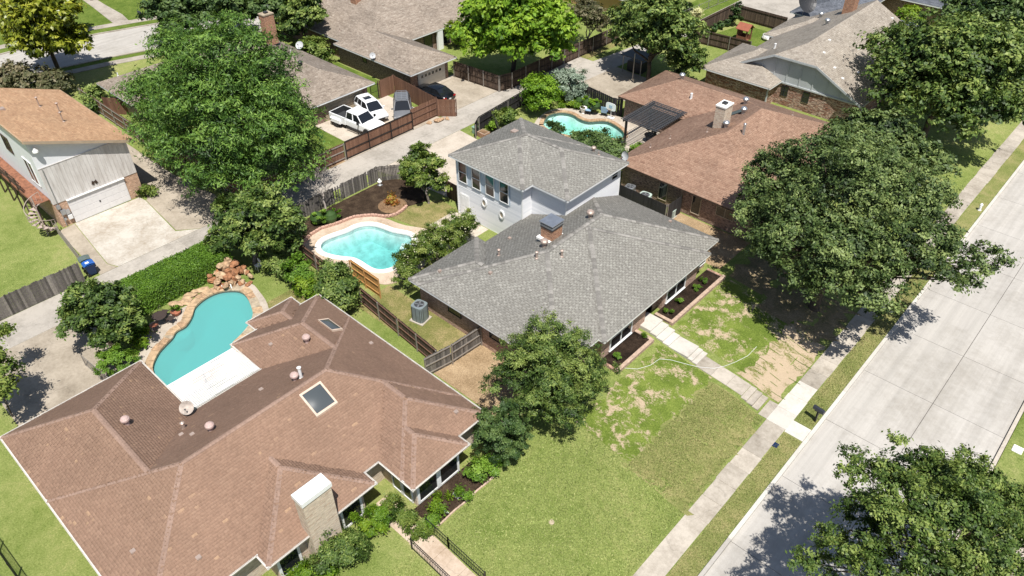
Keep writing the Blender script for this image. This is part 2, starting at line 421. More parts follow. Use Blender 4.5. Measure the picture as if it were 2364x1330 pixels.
# ------------------------------------------------------------------ ground
mb = MB()
V, F = cdt_fill([(-420, -140), (-18.7, -140), (-18.7, 480), (-420, 480)], (POOL_M, POOL_L, POOL_R))
mb.add([(v.x, v.y, 0) for v in V], F)
xs = [-18.7+8.5*i/20 for i in range(21)]
prof = [(x, gz(x)) for x in xs] + [(-7.3, -1.14), (-7.28, -1.5), (1.88, -1.5), (1.9, -1.14), (6, -1.1), (260, -1.0)]
for (xa, za), (xb, zb) in zip(prof, prof[1:]):
    mb.poly([(xa, -140, za), (xb, -140, zb), (xb, 480, zb), (xa, 480, za)])
tag(mb.build('ground', 'grass_ground', org=(0, 0, 0)), kind='structure')

def slab(name, pts, z0, z1, mat, parent=None, kind=None):
    return MB().prism(pts, z0, z1).build(name, mat, parent, kind)
def rect(x0, x1, y0, y1): return [(x0, y0), (x1, y0), (x1, y1), (x0, y1)]
def drape(name, x0, x1, y0, y1, mat, dz=.012, nx=8, jag=.12, seed=1):
    """a lawn sheet lying on the sloping ground, with an uneven edge"""
    rn = random.Random(seed); rows = []; ny = max(2, int((y1-y0)/.35))
    for i in range(ny+1):
        y = y0+(y1-y0)*i/ny; a = x0+rn.uniform(-jag, jag); b = x1+rn.uniform(-jag, jag)
        rows.append([(a+(b-a)*k/nx, y, gz(a+(b-a)*k/nx)+dz) for k in range(nx+1)])
    o = MB().grid(rows).build(name, mat); o['kind'] = 'structure'; return o

# street in front of the houses: concrete panels, kerbs, pavement
road = slab('road', rect(-7.06, 1.66, -140, 480), -1.5, -1.305, 'joint_dark'); tag(road, kind='structure')
ys = [36.58+5.82*k for k in range(-7, 14)]
for ya, yb in zip(ys, ys[1:]):
    for xa, xb in ((-7.05, -2.605), (-2.57, 1.65)):
        slab('road_panel', rect(xa, xb, ya+.014, yb-.014), -1.32, -1.29, 'concrete_road', road)
kerb = slab('kerb', rect(-7.27, -7.06, -140, 480), -1.5, -1.145, 'concrete_road'); tag(kerb, kind='structure')
kb2 = slab('kerb', rect(1.66, 1.87, -140, 480), -1.5, -1.145, 'concrete_walk'); tag(kb2, kind='structure')
for k in range(-4, 20):
    slab('kerb_stone', rect(-7.275, -7.055, 36.58+2.91*k+.006, 36.58+2.91*(k+1)-.006), -1.3, -1.135, 'concrete_new', kerb)
walk = slab('pavement', rect(-9.74, -8.5, -140, 480), -1.4, -1.115, 'concrete_walk'); tag(walk, kind='structure')
rn = random.Random(5)
for k in range(-6, 34):
    y0 = 33.9+1.5*k
    mt = 'concrete_new' if 0 <= k <= 2 else 'concrete_walk'
    slab('paving_slab', rect(-9.75+rn.uniform(-.03, .03), -8.49+rn.uniform(-.03, .03), y0+.012, y0+1.5-.012), -1.2, -1.10+rn.uniform(-.004, .006), mt, walk)
tag(slab('crossing_slab', rect(-8.47, -7.29, 33.75, 34.95), -1.3, -1.105, 'concrete_new'), kind='structure')
tag(slab('far_pavement', rect(4.4, 5.7, -40, 90), -1.3, -1.05, 'concrete_pale'), kind='structure')
drape('parkway_grass', -8.44, -7.32, 10, 33.7, 'grass_front', .02, 3, .04, 3); drape('parkway_grass', -8.44, -7.32, 35.0, 95, 'grass_front', .02, 3, .04, 4)
# front lawn of the grey-roofed house: fresh sod over bare soil, newer rows near the street
drape('sod_lawn', -17.9, -13.85, 25.0, 34.15, 'grass_sod', .014, 8, .25, 11)
drape('sod_lawn', -18.0, -12.6, 36.1, 43.5, 'grass_sod', .014, 8, .3, 12)
drape('new_lawn', -12.9, -9.95, 35.7, 42.6, 'grass_new', .012, 6, .2, 13)
drape('dry_lawn', -13.9, -9.85, 24.6, 33.9, 'grass_front', .011, 7, .6, 14)
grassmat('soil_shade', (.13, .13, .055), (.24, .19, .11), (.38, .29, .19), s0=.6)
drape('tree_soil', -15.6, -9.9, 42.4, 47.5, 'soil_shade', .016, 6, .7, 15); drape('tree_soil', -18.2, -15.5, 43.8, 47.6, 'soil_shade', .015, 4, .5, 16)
mb = MB(); rn = random.Random(8)
for k in range(9):
    y = 36.2+.62*k+rn.uniform(-.05, .05); x = -12.7
    while x < -10.1:
        L = rn.uniform(.3, .9)
        if rn.random() < .7:
            mb.poly([(x, y, gz(x)+.02), (x+L, y, gz(x+L)+.02), (x+L, y+.05, gz(x+L)+.02), (x, y+.05, gz(x)+.02)])
        x += L
mb.build('sod_seam_grass', 'grass_lush', kind='stuff')
# side passage and other yards
for nm, pts, mt, z in [
    ('side_lawn', rect(-36.2, -27.0, 22.9, 26.0), 'grass_dry', .012), ('side_soil', rect(-27.4, -20.6, 22.0, 26.0), 'soil_bare', .010),
    ('pool_lawn', [(-43.2, 31.9), (-40.1, 32.5), (-36.6, 33.9), (-36.4, 36.1), (-41.9, 36.6), (-43.3, 34.0)], 'grass_dry', .014),
    ('garden_lawn', rect(-41.2, -37.6, 18.0, 21.0), 'grass_dry', .012), ('passage_soil', rect(-26, -19.2, 44.0, 48.6), 'soil_bare', .010),
    ('verge_soil', rect(-53.9, -53.25, 26.5, 35.6), 'soil_bare', .010), ('verge_soil', rect(-52.6, -51.4, 57.5, 76), 'grass_dry', .012),
    ('play_lawn', [(-45.0, 84.0), (-38.0, 84.5), (-37.6, 91), (-43.6, 91.2)], 'grass_lush', .014), ('yard_lawn', rect(-61.0, -54.0, 33.2, 37.5), 'grass_lush', .012),
    ('side_grass', rect(-75, -61.8, 46.0, 48.9), 'grass_lush', .012), ('verge_lawn', rect(-53.0, -46.3, 87, 101), 'grass_lush', .008),
    ('lane_lawn', rect(-64.0, -53.3, -2.0, 11.6), 'grass_ground', .010)]:
    tag(slab(nm, pts, -.05, z, mt), kind='structure')
# back lane (alley) with its driveways
alley = slab('alley', rect(-53.25, -49.85, -60, 62), -.1, .015, 'concrete_alley'); tag(alley, kind='structure')
for k in range(-3, 15):
    for xa, xb in ((-53.24, -51.56), (-51.53, -49.86)):
        slab('alley_slab', rect(xa, xb, 4.6*k+.012, 4.6*(k+1)-.012), -.02, .024, 'concrete_alley', alley)
alley2 = slab('alley_bend', [(-51.4, 62.0), (-48.1, 62.0), (-46.6, 83.9), (-45.4, 94), (-40, 96), (-40, 110), (-48.5, 110), (-48.6, 86)], -.1, .018, 'concrete_alley'); tag(alley2, kind='structure')
for nm, pts, mt in [
    ('driveway', [(-61.6, 13.9), (-61.5, 19.4), (-60.6, 19.5), (-54.4, 18.9), (-53.27, 20.4), (-53.27, 13.6), (-54.2, 13.2)], 'concrete_white'),
    ('driveway_edge', [(-61.4, 12.45), (-61.6, 13.85), (-54.2, 13.15), (-53.27, 13.5), (-53.27, 12.2)], 'concrete_drive'),
    ('driveway_side', [(-73, 20.9), (-73, 23.2), (-63, 23.3), (-57, 24.0), (-53.27, 23.2), (-53.27, 20.5), (-54.5, 19.0), (-60.6, 19.55), (-61.7, 20.6)], 'concrete_drive'),
    ('driveway', rect(-61.2, -53.9, 37.55, 47.0), 'concrete_pale'), ('driveway_apron', rect(-53.85, -53.27, 35.2, 47.2), 'concrete_drive'),
    ('driveway', [(-60.0, 49.2), (-60.0, 55.4), (-53.27, 56.0), (-53.27, 48.0), (-56.5, 48.0)], 'concrete_drive'),
    ('driveway', rect(-49.82, -39.2, 2.2, 9.4), 'concrete_drive'), ('driveway', [(-48.05, 62.0), (-41.5, 62.9), (-39.8, 66), (-39.8, 69), (-47.6, 69.5)], 'concrete_drive'),
    ('alley_apron', [(-49.8, 36.0), (-46.9, 36.9), (-39.9, 37.4), (-39.9, 44), (-43, 46.0), (-49.8, 46.6)], 'concrete_pale'),
    ('back_pavement', rect(-39.8, -35.8, 33.3, 36.1), 'concrete_pale')]:
    tag(slab(nm, pts, -.08, .030, mt), kind='structure')
# street behind the far row of houses (swings slightly)
def band(name, d0, d1, z0, z1, mat):
    c = [(-96.2, -60), (-96.0, 0), (-95.2, 24), (-93.4, 32), (-91.5, 38), (-88.0, 47), (-84, 58), (-79, 75)]
    L = []; Rr = []
    for i, p in enumerate(c):
        a = Vector(c[max(0, i-1)]); b = Vector(c[min(len(c)-1, i+1)]); t = (b-a).normalized(); nrm = Vector((-t.y, t.x))
        L.append(tuple(Vector(p)+nrm*d0)); Rr.append(tuple(Vector(p)+nrm*d1))
    o = slab(name, L+Rr[::-1], z0, z1, mat); o['kind'] = 'structure'; return o
band('back_street', .2, 8.8, -.1, .02, 'concrete_road'); band('back_kerb', 8.8, 9.05, -.1, .12, 'concrete_walk'); band('back_kerb', -.05, .2, -.1, .12, 'concrete_walk')
band('back_pavement', 10.7, 12.0, -.1, .07, 'concrete_walk'); band('back_pavement', -2.4, -1.2, -.1, .07, 'concrete_walk')
band('far_lawn', 12.05, 34, -.1, .05, 'grass_lush'); band('far_verge', 9.07, 10.65, -.1, .05, 'grass_lush'); band('near_verge', -1.15, -.08, -.1, .05, 'grass_lush')
tag(slab('garden_path', [(-103.6, 37.2), (-102.6, 38.9), (-106.5, 39.6), (-112, 39.8), (-118, 40.2), (-118, 38.8), (-112, 38.2), (-107, 37.6)], -.05, .09, 'concrete_walk'), kind='structure')

# ------------------------------------------------------------------ pools (built)
def pool(name, label, loop, water_m, plaster, depth, wl, tile):
    c = (sum(p[0] for p in loop)/len(loop), sum(p[1] for p in loop)/len(loop), -depth)
    t = thing(name, label, 'pool', c)
    n = len(loop); inn = offset_loop(loop, -.55); xa = min(p[0] for p in loop); xb = max(p[0] for p in loop)
    fz = lambda x: -depth*(.72+.62*(x-xa)/(xb-xa))
    V2, F2 = cdt_fill(inn)
    b = MB(); b.add([(v.x, v.y, fz(v.x)) for v in V2], F2)
    b.add([(x, y, -.35) for x, y in loop]+[(x, y, fz(x)) for x, y in inn], [(i, (i+1) % n, n+(i+1) % n, n+i) for i in range(n)])
    b.build('basin', plaster, t, smooth=False)
    b = MB(); b.add([(x, y, .02) for x, y in loop]+[(x, y, -.36) for x, y in loop], [(i, (i+1) % n, n+(i+1) % n, n+i) for i in range(n)])
    b.build('tile_band', tile, t)
    V2, F2 = cdt_fill(offset_loop(loop, .01))
    if 'milky' in water_m: MB().add([(v.x, v.y, wl) for v in V2], F2).build('water', water_m, t)
    else: MB().prism(offset_loop(loop, .012), -depth*1.5, wl).build('water', water_m, t)
    return t
pm = pool('swimming_pool', 'clear turquoise pool with a white rim beside the white two-storey wing', POOL_M, 'water_deep', 'plaster_pool', 1.5, -.13, 'plaster_pool')
def ring(name, loop, d0, d1, z0, z1, mat, parent):
    a = offset_loop(loop, d0); b = offset_loop(loop, d1); n = len(loop)
    P = [(x, y, z1) for x, y in a]+[(x, y, z1) for x, y in b]+[(x, y, z0) for x, y in a]+[(x, y, z0) for x, y in b]
    f = []
    for i in range(n):
        j = (i+1) % n; f += [(i, n+i, n+j, j), (2*n+i, i, j, 2*n+j), (n+i, 3*n+i, 3*n+j, n+j)]
    return MB().add(P, f).build(name, mat, parent)
ring('coping', POOL_M, -.03, .42, -.05, .095, 'coping_white', pm)
MB().obox((-39.35, 30.35, -.6), (.35, .25, 0), (-.2, .3, 0), (0, 0, .3)).build('step', 'plaster_pool', pm)
# paved deck round it, cut out for the pool
def deck(name, outer, hole, z, mat, k=3):
    o2 = smooth_loop(outer, k); V2, F2 = cdt_fill(o2, (hole,)); m = MB(); m.add([(v.x, v.y, z) for v in V2], F2)
    n = len(o2); m.add([(x, y, z) for x, y in o2]+[(x, y, -.05) for x, y in o2], [(i, n+i, n+(i+1) % n, (i+1) % n) for i in range(n)])
    o = m.build(name, mat); o['kind'] = 'structure'; return o
deck('pool_deck', [(-44.9, 24.3), (-45.6, 25.18), (-46.0, 26.09), (-45.9, 27.07), (-45.6, 27.7), (-45.5, 28.54), (-45.35, 29.33), (-45.09, 30.03), (-44.54, 30.64), (-43.66, 31.32), (-42.86, 31.6), (-42.14, 31.7), (-41.18, 31.95), (-40.1, 32.5), (-37.5, 33.6), (-36.0, 33.4), (-36.2, 31), (-35.9, 28.3), (-36.12, 26.4), (-36.85, 25.6), (-38.48, 25.3), (-40.53, 24.9), (-41.56, 24.24), (-42.16, 24.0), (-44.05, 23.9)], offset_loop(POOL_M, .2), .05, 'concrete_deck')
pl = pool('swimming_pool', 'milky turquoise pool with flagstone rim below the rock waterfall', POOL_L, 'water_milky', 'plaster_milk', 1.6, -.17, 'tile_dark')
rn = random.Random(21)
mm = ['stone_flag', 'stone_grey', 'stone_flag', 'rock_tan']
n = len(POOL_L); ao = offset_loop(POOL_L, -.04); bo = offset_loop(POOL_L, .62); i = 0
while i < n:
    k = rn.choice((2, 3, 3)); j = min(i+k, n); w_ = rn.uniform(.85, 1.1)
    idx = [q % n for q in range(i, j+1)]
    outer = [(ao[q][0]+(bo[q][0]-ao[q][0])*w_, ao[q][1]+(bo[q][1]-ao[q][1])*w_) for q in idx]
    pts = [ao[q] for q in idx]+outer[::-1]
    c = (sum(p[0] for p in pts)/len(pts), sum(p[1] for p in pts)/len(pts))
    pts = [(c[0]+(x-c[0])*.965, c[1]+(y-c[1])*.965) for x, y in pts]
    slab('coping_stone', pts, -.03, .085+rn.uniform(-.01, .02), rn.choice(mm), pl); i = j
MB().prism(smooth_loop([(-42.85, 12.45), (-43.02, 12.8), (-43.1, 13.3), (-43.0, 13.75), (-42.55, 13.5), (-42.3, 12.95), (-42.35, 12.4)], 3), -.9, -.2).build('sun_shelf', 'plaster_pool', pl)
deck('pool_patio', [(-44.9, 11.0), (-45.3, 12.7), (-45.1, 14.9), (-45.5, 16.2), (-45.4, 18.1), (-44.0, 19.2), (-42.6, 19.1), (-41.0, 18.7), (-39.6, 17.8), (-38.2, 15.5), (-37.2, 13.8), (-36.9, 11), (-37.2, 9.2), (-39.4, 8.9), (-41.6, 9.2), (-43.1, 10.2)], offset_loop(POOL_L, .15), .045, 'concrete_pale')
pr_ = pool('swimming_pool', 'pale mint pool with a stone rim behind the grey two-storey roof', POOL_R, 'water_shallow', 'plaster_pool', 1.2, -.12, 'tile_dark')
n = len(POOL_R); ao = offset_loop(POOL_R, -.03); bo = offset_loop(POOL_R, .4)
for i in range(0, n, 2):
    idx = [q % n for q in (i, i+1, i+2)]
    pts = [ao[q] for q in idx]+[bo[q] for q in idx][::-1]; c = (sum(p[0] for p in pts)/6, sum(p[1] for p in pts)/6)
    slab('coping_stone', [(c[0]+(x-c[0])*.97, c[1]+(y-c[1])*.97) for x, y in pts], -.03, .09, rn.choice(['rock_tan', 'stone_flag', 'rock_tan']), pr_)
deck('pool_patio', [(-45.3, 52.6), (-46.0, 54.6), (-46.0, 56.0), (-45.3, 57.2), (-44.2, 57.9), (-42.8, 58.3), (-40.3, 59.4), (-38.4, 59.6), (-35, 59.6), (-32.9, 58.5), (-32.9, 55), (-35.5, 53.2), (-40.1, 51.2), (-43.8, 51.6)], offset_loop(POOL_R, .15), .05, 'concrete_pale', 2)
# planting beds
tag(slab('mulch_bed', [(-44.7, 24.15), (-48.0, 26.4), (-48.0, 31.17), (-48.0, 35.6), (-46.9, 36.6), (-44.83, 36.9), (-42.6, 35.8), (-43.2, 34.0), (-42.95, 33.0), (-43.08, 32.2), (-43.5, 31.6), (-44.3, 31.1), (-45.0, 30.3), (-45.45, 29.3), (-45.6, 28.0), (-45.95, 27.2), (-46.0, 26.0), (-45.6, 25.1)], -.05, .045, 'mulch_brown'), kind='structure')
tag(MB().lathe((-44.3, 33.2, .03), [(1.25, 0), (1.05, .10), (.5, .20), (.05, .24)], 22).build('mulch_mound', 'mulch_tan'), kind='structure')
eb = thing('bed_edging', 'low curved edging of pink blocks between the mulch bed and the clear pool', 'edging', (-44.6, 29.5, 0))
EDGE = [(-44.47, 24.13), (-45.24, 24.83), (-45.75, 25.85), (-45.86, 27.01), (-45.6, 27.8), (-45.42, 28.47), (-45.31, 29.31), (-45.16, 29.89), (-44.68, 30.55), (-44.2, 31.09), (-43.43, 31.52), (-43.08, 31.93), (-42.92, 32.52), (-43.0, 33.2), (-43.18, 33.84)]
plain('block_pink', (.48, .30, .23), .9, var=.25, scale=5)
blk = None; acc = 0
for lay in range(2):
    acc = .15*lay
    for (xa, ya), (xb, yb) in zip(EDGE, EDGE[1:]):
        d = math.hypot(xb-xa, yb-ya)
        while acc < d:
            x = xa+(xb-xa)*acc/d; y = ya+(yb-ya)*acc/d; an = math.atan2(yb-ya, xb-xa)
            if blk is None:
                blk = MB().box(-.14, .14, -.10, .10, 0, .105).build('edging_block', 'block_pink', eb, org=(0, 0, 0), bevel=.012)
                place(blk, (x, y, .04+.108*lay), eb); blk.rotation_euler = (0, 0, an)
            else: inst(blk, (x, y, .04+.108*lay), eb, (0, 0, an+random.Random(int(acc*997)+lay).uniform(-.06, .06)))
            acc += .305
        acc -= d
# ------------------------------------------------------------------ houses
tinted('shingle_grey', [(0, (.175, .166, .147)), (.4, (.21, .20, .18)), (.7, (.243, .234, .21)), (1, (.295, .285, .257))], .9, coarse=.07)
tinted('shingle_brown', [(0, (.215, .133, .092)), (.5, (.24, .150, .105)), (.88, (.262, .167, .117)), (1, (.33, .212, .137))], .9, coarse=.1, grain=.18)
tinted('shingle_red', [(0, (.20, .115, .08)), (.5, (.27, .168, .118)), (1, (.33, .215, .155))], .9)
tinted('shingle_tan', [(0, (.18, .145, .115)), (.5, (.27, .222, .18)), (1, (.35, .30, .25))], .9)
tinted('shingle_beige', [(0, (.24, .205, .17)), (.5, (.31, .27, .225)), (1, (.38, .34, .29))], .9)
tinted('shingle_orange', [(0, (.42, .24, .135)), (.5, (.51, .31, .18)), (1, (.59, .38, .23))], .9, coarse=.12)
tinted('shingle_slate', [(0, (.07, .076, .09)), (.5, (.115, .125, .145)), (1, (.17, .18, .205))], .85)
tinted('siding_white', [(0, (.70, .71, .73)), (1, (.80, .80, .81))], .6, grain=.04, coarse=.03)
tinted('siding_grey', [(0, (.40, .42, .42)), (1, (.50, .52, .52))], .7, grain=.08)
brick('brick_pink', (.42, .26, .19), (.30, .17, .125), (.42, .35, .29), contrast=.45)
brick('brick_dark', (.29, .19, .145), (.18, .11, .085), (.24, .195, .165), contrast=.6)
brick('brick_orange', (.42, .20, .11), (.30, .13, .075), (.36, .28, .21), contrast=.4)
brick('brick_stone', (.56, .46, .36), (.36, .21, .14), (.58, .50, .41), bw=.40, bh=.11, contrast=.2, bias=-.5)
brick('brick_pier', (.52, .33, .22), (.40, .22, .14), (.52, .40, .30), contrast=.3)
brick('stone_rubble', (.46, .34, .27), (.24, .11, .075), (.16, .12, .10), bw=.5, bh=.14, contrast=.75)
plain('stucco_tan', (.40, .33, .24), .9); plain('stucco_white', (.74, .745, .76), .8, var=.04)
plain('teal_pool', (.01, .22, .17), .3, var=.3)

def union_edges(rects):
    xs = sorted({v for r in rects for v in r[:2]}); ys = sorted({v for r in rects for v in r[2:4]})
    ins = lambda i, j: 0 <= i < len(xs)-1 and 0 <= j < len(ys)-1 and any(r[0]-1e-6 <= xs[i] and xs[i+1] <= r[1]+1e-6 and r[2]-1e-6 <= ys[j] and ys[j+1] <= r[3]+1e-6 for r in rects)
    E = []
    for i in range(len(xs)-1):
        for j in range(len(ys)-1):
            if not ins(i, j): continue
            if not ins(i-1, j): E.append([(xs[i], ys[j+1]), (xs[i], ys[j]), (-1, 0)])
            if not ins(i+1, j): E.append([(xs[i+1], ys[j]), (xs[i+1], ys[j+1]), (1, 0)])
            if not ins(i, j-1): E.append([(xs[i], ys[j]), (xs[i+1], ys[j]), (0, -1)])
            if not ins(i, j+1): E.append([(xs[i+1], ys[j+1]), (xs[i], ys[j+1]), (0, 1)])
    ch = True
    while ch:
        ch = False
        for a in E:
            for b in E:
                if a is not b and a[2] == b[2] and abs(a[1][0]-b[0][0])+abs(a[1][1]-b[0][1]) < 1e-6:
                    a[1] = b[1]; E.remove(b); ch = True; break
            if ch: break
    return E
def rh(r, z, p, x, y):
    d = min(x-r[0], r[1]-x, y-r[2], r[3]-y)
    return z+p*d if d > -1e-6 else -99
def roofH(rects, z, p, x, y): return max(rh(r, z, p, x, y) for r in rects)
CAPSRC = {}
def roof(house, rects, z, p, mat, exp=.19, tab=.40, trim='white_trim', fascia_h=.17, caps='joined', gutter=None, seed=1, shingles=True, dash=False):
    rn = random.Random(seed)
    dk = MB(); cz = math.sqrt(1+p*p)
    for i, (x0, x1, y0, y1) in enumerate(rects):
        o = .006*i; h = min(x1-x0, y1-y0)/2; zr = z+p*h-o; ze = z-o; e = .012+.003*i
        if x1-x0 >= y1-y0: ra, rb = (x0+h, (y0+y1)/2, zr), (x1-h, (y0+y1)/2, zr)
        else: ra, rb = ((x0+x1)/2, y0+h, zr), ((x0+x1)/2, y1-h, zr)
        c = [(x0+e, y0+e, ze), (x1-e, y0+e, ze), (x1-e, y1-e, ze), (x0+e, y1-e, ze)]; b = [(q[0], q[1], z-.15-o) for q in c]
        if x1-x0 >= y1-y0: dk.poly([c[0], c[1], rb, ra], 0); dk.poly([c[1], c[2], rb], 0); dk.poly([c[2], c[3], ra, rb], 0); dk.poly([c[3], c[0], ra], 0)
        else: dk.poly([c[0], c[1], ra], 0); dk.poly([c[1], c[2], rb, ra], 0); dk.poly([c[2], c[3], rb], 0); dk.poly([c[3], c[0], ra, rb], 0)
        for k in range(4): dk.poly([c[k], b[k], b[(k+1) % 4], c[(k+1) % 4]])
        dk.poly(b[::-1])
    rf = dk.build('roof', mat, house)
    Vv = []; Ff = []; Tt = []; dt = exp/cz
    for i, r in enumerate(rects if shingles else []):
        x0, x1, y0, y1 = r; h = min(x1-x0, y1-y0)/2
        for (sx, sy), (ux, uy), (nx, ny), L in (((x0, y0), (1, 0), (0, 1), x1-x0), ((x1, y0), (0, 1), (-1, 0), y1-y0), ((x1, y1), (-1, 0), (0, -1), x1-x0), ((x0, y1), (0, -1), (1, 0), y1-y0)):
            rows = int(math.ceil(h/dt))
            for k in range(rows):
                ta = k*dt-(.035 if k == 0 else 0); tb = min((k+1)*dt+.01, h); tm = (k+.5)*dt
                if tm >= h: tm = (k*dt+h)/2
                u = (k*dt//(tab*1.36)-1)*tab*1.36+((k*.5) % 1)*tab*1.36+rn.uniform(-.06, .06) if dash else k*dt-rn.uniform(0, tab)
                rowt = rn.uniform(-.06, .06)
                alt = False
                while u < L-k*dt:
                    if dash: wd = tab*(.42 if alt else .94); alt = not alt
                    else: wd = tab*rn.choice((.55, .8, 1, 1, 1.25))
                    ua, ub = u+.006, u+wd-.006; u += wd
                    a0, a1 = max(ua, max(ta, 0)), min(ub, L-max(ta, 0)); b0, b1 = max(ua, tb), min(ub, L-tb)
                    if a1 <= a0: continue
                    if b1 <= b0: b0 = b1 = min(max((a0+a1)/2, tb), max(L-tb, tb))
                    um = min(max((ua+ub)/2, tm), L-tm)
                    cx, cy = sx+ux*um+nx*tm, sy+uy*um+ny*tm; own = z+p*tm; bad = False
                    for j, q in enumerate(rects):
                        if j != i:
                            hj = rh(q, z, p, cx, cy)
                            if hj > own+.06 or (abs(hj-own) <= .03 and j < i): bad = True; break
                    if bad: continue
                    la = .013+rn.uniform(0, .012); nb = len(Vv)
                    for uu, tt, lz in ((a0, ta, la), (a1, ta, la), (b1, tb, .004), (b0, tb, .004), (a0, ta, -.005), (a1, ta, -.005)):
                        Vv.append((sx+ux*uu+nx*tt, sy+uy*uu+ny*tt, z+p*tt+lz))
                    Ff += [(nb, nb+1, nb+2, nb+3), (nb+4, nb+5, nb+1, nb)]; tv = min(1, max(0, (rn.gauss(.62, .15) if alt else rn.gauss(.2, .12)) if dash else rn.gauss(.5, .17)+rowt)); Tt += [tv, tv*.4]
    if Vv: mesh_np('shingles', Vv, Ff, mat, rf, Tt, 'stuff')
    # ridge and hip caps
    lines = []
    for i, (x0, x1, y0, y1) in enumerate(rects):
        h = min(x1-x0, y1-y0)/2; zr = z+p*h
        if x1-x0 >= y1-y0: ra, rb = Vector((x0+h, (y0+y1)/2, zr)), Vector((x1-h, (y0+y1)/2, zr)); C = [((x0, y0), ra), ((x0, y1), ra), ((x1, y0), rb), ((x1, y1), rb)]
        else: ra, rb = Vector(((x0+x1)/2, y0+h, zr)), Vector(((x0+x1)/2, y1-h, zr)); C = [((x0, y0), ra), ((x1, y0), ra), ((x0, y1), rb), ((x1, y1), rb)]
        lines += [(i, Vector((c[0], c[1], z)), q) for c, q in C]
        if (rb-ra).length > .3: lines.append((i, ra, rb))
    cm = MB(); src = None; step = .30
    for i, A, B in lines:
        d = B-A; L = d.length; d.normalize(); k = 0; sd = d.cross(Vector((0, 0, 1))).normalized(); up = sd.cross(d)
        hip = abs(d.z) > .05
        while (k+.5)*step < L:
            c = A+d*((k+.5)*step); k += 1
            if any(j != i and rh(q, z, p, c.x, c.y) > c.z+.02 for j, q in enumerate(rects)): continue
            if any(j < i and abs(rh(q, z, p, c.x, c.y)-c.z) <= .02 for j, q in enumerate(rects)): continue
            hw = .16 if caps == 'single' else .13; drop = (.28 if hip else .34)*hw
            if caps == 'single':
                if src is None:
                    m = MB(); q0 = [(-.17, -hw, -drop), (-.17, 0, .012), (-.17, hw, -drop)]; q1 = [(.17, -hw, -drop+.012), (.17, 0, .03), (.17, hw, -drop+.012)]
                    m.add(q0+q1, [(0, 3, 4, 1), (1, 4, 5, 2), (0, 1, 2), (5, 4, 3)], rn.random()); src = m.build('ridge_cap', CAPMAT, rf, org=(0, 0, 0)); ob = src
                else: ob = inst(src, (0, 0, 0), rf)
                M = Matrix((-d, sd, up)).transposed(); ORG[ob.name] = c; ob.location = c+Vector((0, 0, .035))-ORG[rf.name]; ob.rotation_euler = M.to_euler()
            else:
                t = rn.gauss(.5, .15); c = c+up*.02
                P = [c-d*.16-sd*hw-up*drop, c-d*.16, c-d*.16+sd*hw-up*drop, c+d*.16-sd*hw-up*(drop+.01), c+d*.16-up*.012, c+d*.16+sd*hw-up*(drop+.01)]
                cm.add(P, [(0, 3, 4, 1), (1, 4, 5, 2), (0, 1, 2)], t)
    if cm.v: cm.build('ridge_caps', CAPMAT2.get(mat, mat), rf, kind='stuff')
    # fascia and gutters along the eaves
    for (a, b, nn) in union_edges(rects):
        m = MB(); th = .03; x0, x1 = sorted((a[0], b[0])); y0, y1 = sorted((a[1], b[1]))
        if nn[0]: xx = sorted((x0, x0+nn[0]*th)); m.box(xx[0], xx[1], y0-.028, y1+.028, z-fascia_h, z-.004)
        else: yy = sorted((y0, y0+nn[1]*th)); m.box(x0-.027, x1+.027, yy[0], yy[1], z-fascia_h+.002, z-.006)
        m.build('fascia', trim, rf)
        if gutter:
            m = MB(); g0, g1 = .034, .125; zb, zt = z-.11, z-.012; L0, L1 = (y0, y1) if nn[0] else (x0, x1)
            def Q(u, off, zz): return (x0+nn[0]*off, u, zz) if nn[0] else (u, y0+nn[1]*off, zz)
            sec = [(g0, zt), (g0, zb), (g1-.02, zb), (g1, zt), (g1-.018, zt), (g1-.036, zb+.02), (g0+.014, zb+.02), (g0+.014, zt)]
            P = [Q(u, *s) for u in (L0-.12, L1+.12) for s in sec]; q = len(sec)
            m.add(P, [(k, (k+1) % q, q+(k+1) % q, q+k) for k in range(q)]+[tuple(range(q)), tuple(range(2*q-1, q-1, -1))]); m.build('gutter', gutter, rf)
    return rf
def walls(house, rects, z0, z1, mat, name='wall'):
    m = MB()
    for a, b, nn in union_edges(rects): m.poly([(a[0], a[1], z0), (b[0], b[1], z0), (b[0], b[1], z1), (a[0], a[1], z1)])
    return m.build(name, mat, house)
def inset(rects, d): return [(a+d, b-d, c+d, e-d) for a, b, c, e in rects]
def window(parent, face, at, u, zc, wd, ht, cols=1, rows=2, frame='white_trim', pane='window_glass', fw=.07, name='window', ledge=False):
    """face: '+x','-x','+y','-y'; at: wall plane; u: centre along the wall"""
    s = 1 if face[0] == '+' else -1; ax = face[1]
    def bx(m, u0, u1, o0, o1, z0, z1):
        o0, o1 = sorted((at+s*o0, at+s*o1))
        if ax == 'x': m.box(o0, o1, u0, u1, z0, z1)
        else: m.box(u0, u1, o0, o1, z0, z1)
    m = MB(); a, b, c, d = u-wd/2, u+wd/2, zc-ht/2, zc+ht/2
    bx(m, a-fw, a, .004, .075, c-fw, d+fw); bx(m, b, b+fw, .004, .075, c-fw, d+fw); bx(m, a, b, .004, .073, c-fw, c); bx(m, a, b, .004, .073, d, d+fw)
    for k in range(1, cols): q = a+wd*k/cols; bx(m, q-fw*.5, q+fw*.5, .004, .071, c, d)
    for k in range(1, rows): q = c+ht*k/rows; bx(m, a, b, .004, .060, q-.022, q+.022)
    if ledge: bx(m, a-.12, b+.12, .004, .12, c-fw-.06, c-fw-.002)
    f = m.build(name, frame, parent)
    for i in range(cols):
        for j in range(rows):
            m = MB(); bx(m, a+wd*i/cols+.005, a+wd*(i+1)/cols-.005, .010, .028+.012*(j == 0), c+ht*j/rows+.002, c+ht*(j+1)/rows-.002)
            m.build('pane', pane, f)
    return f
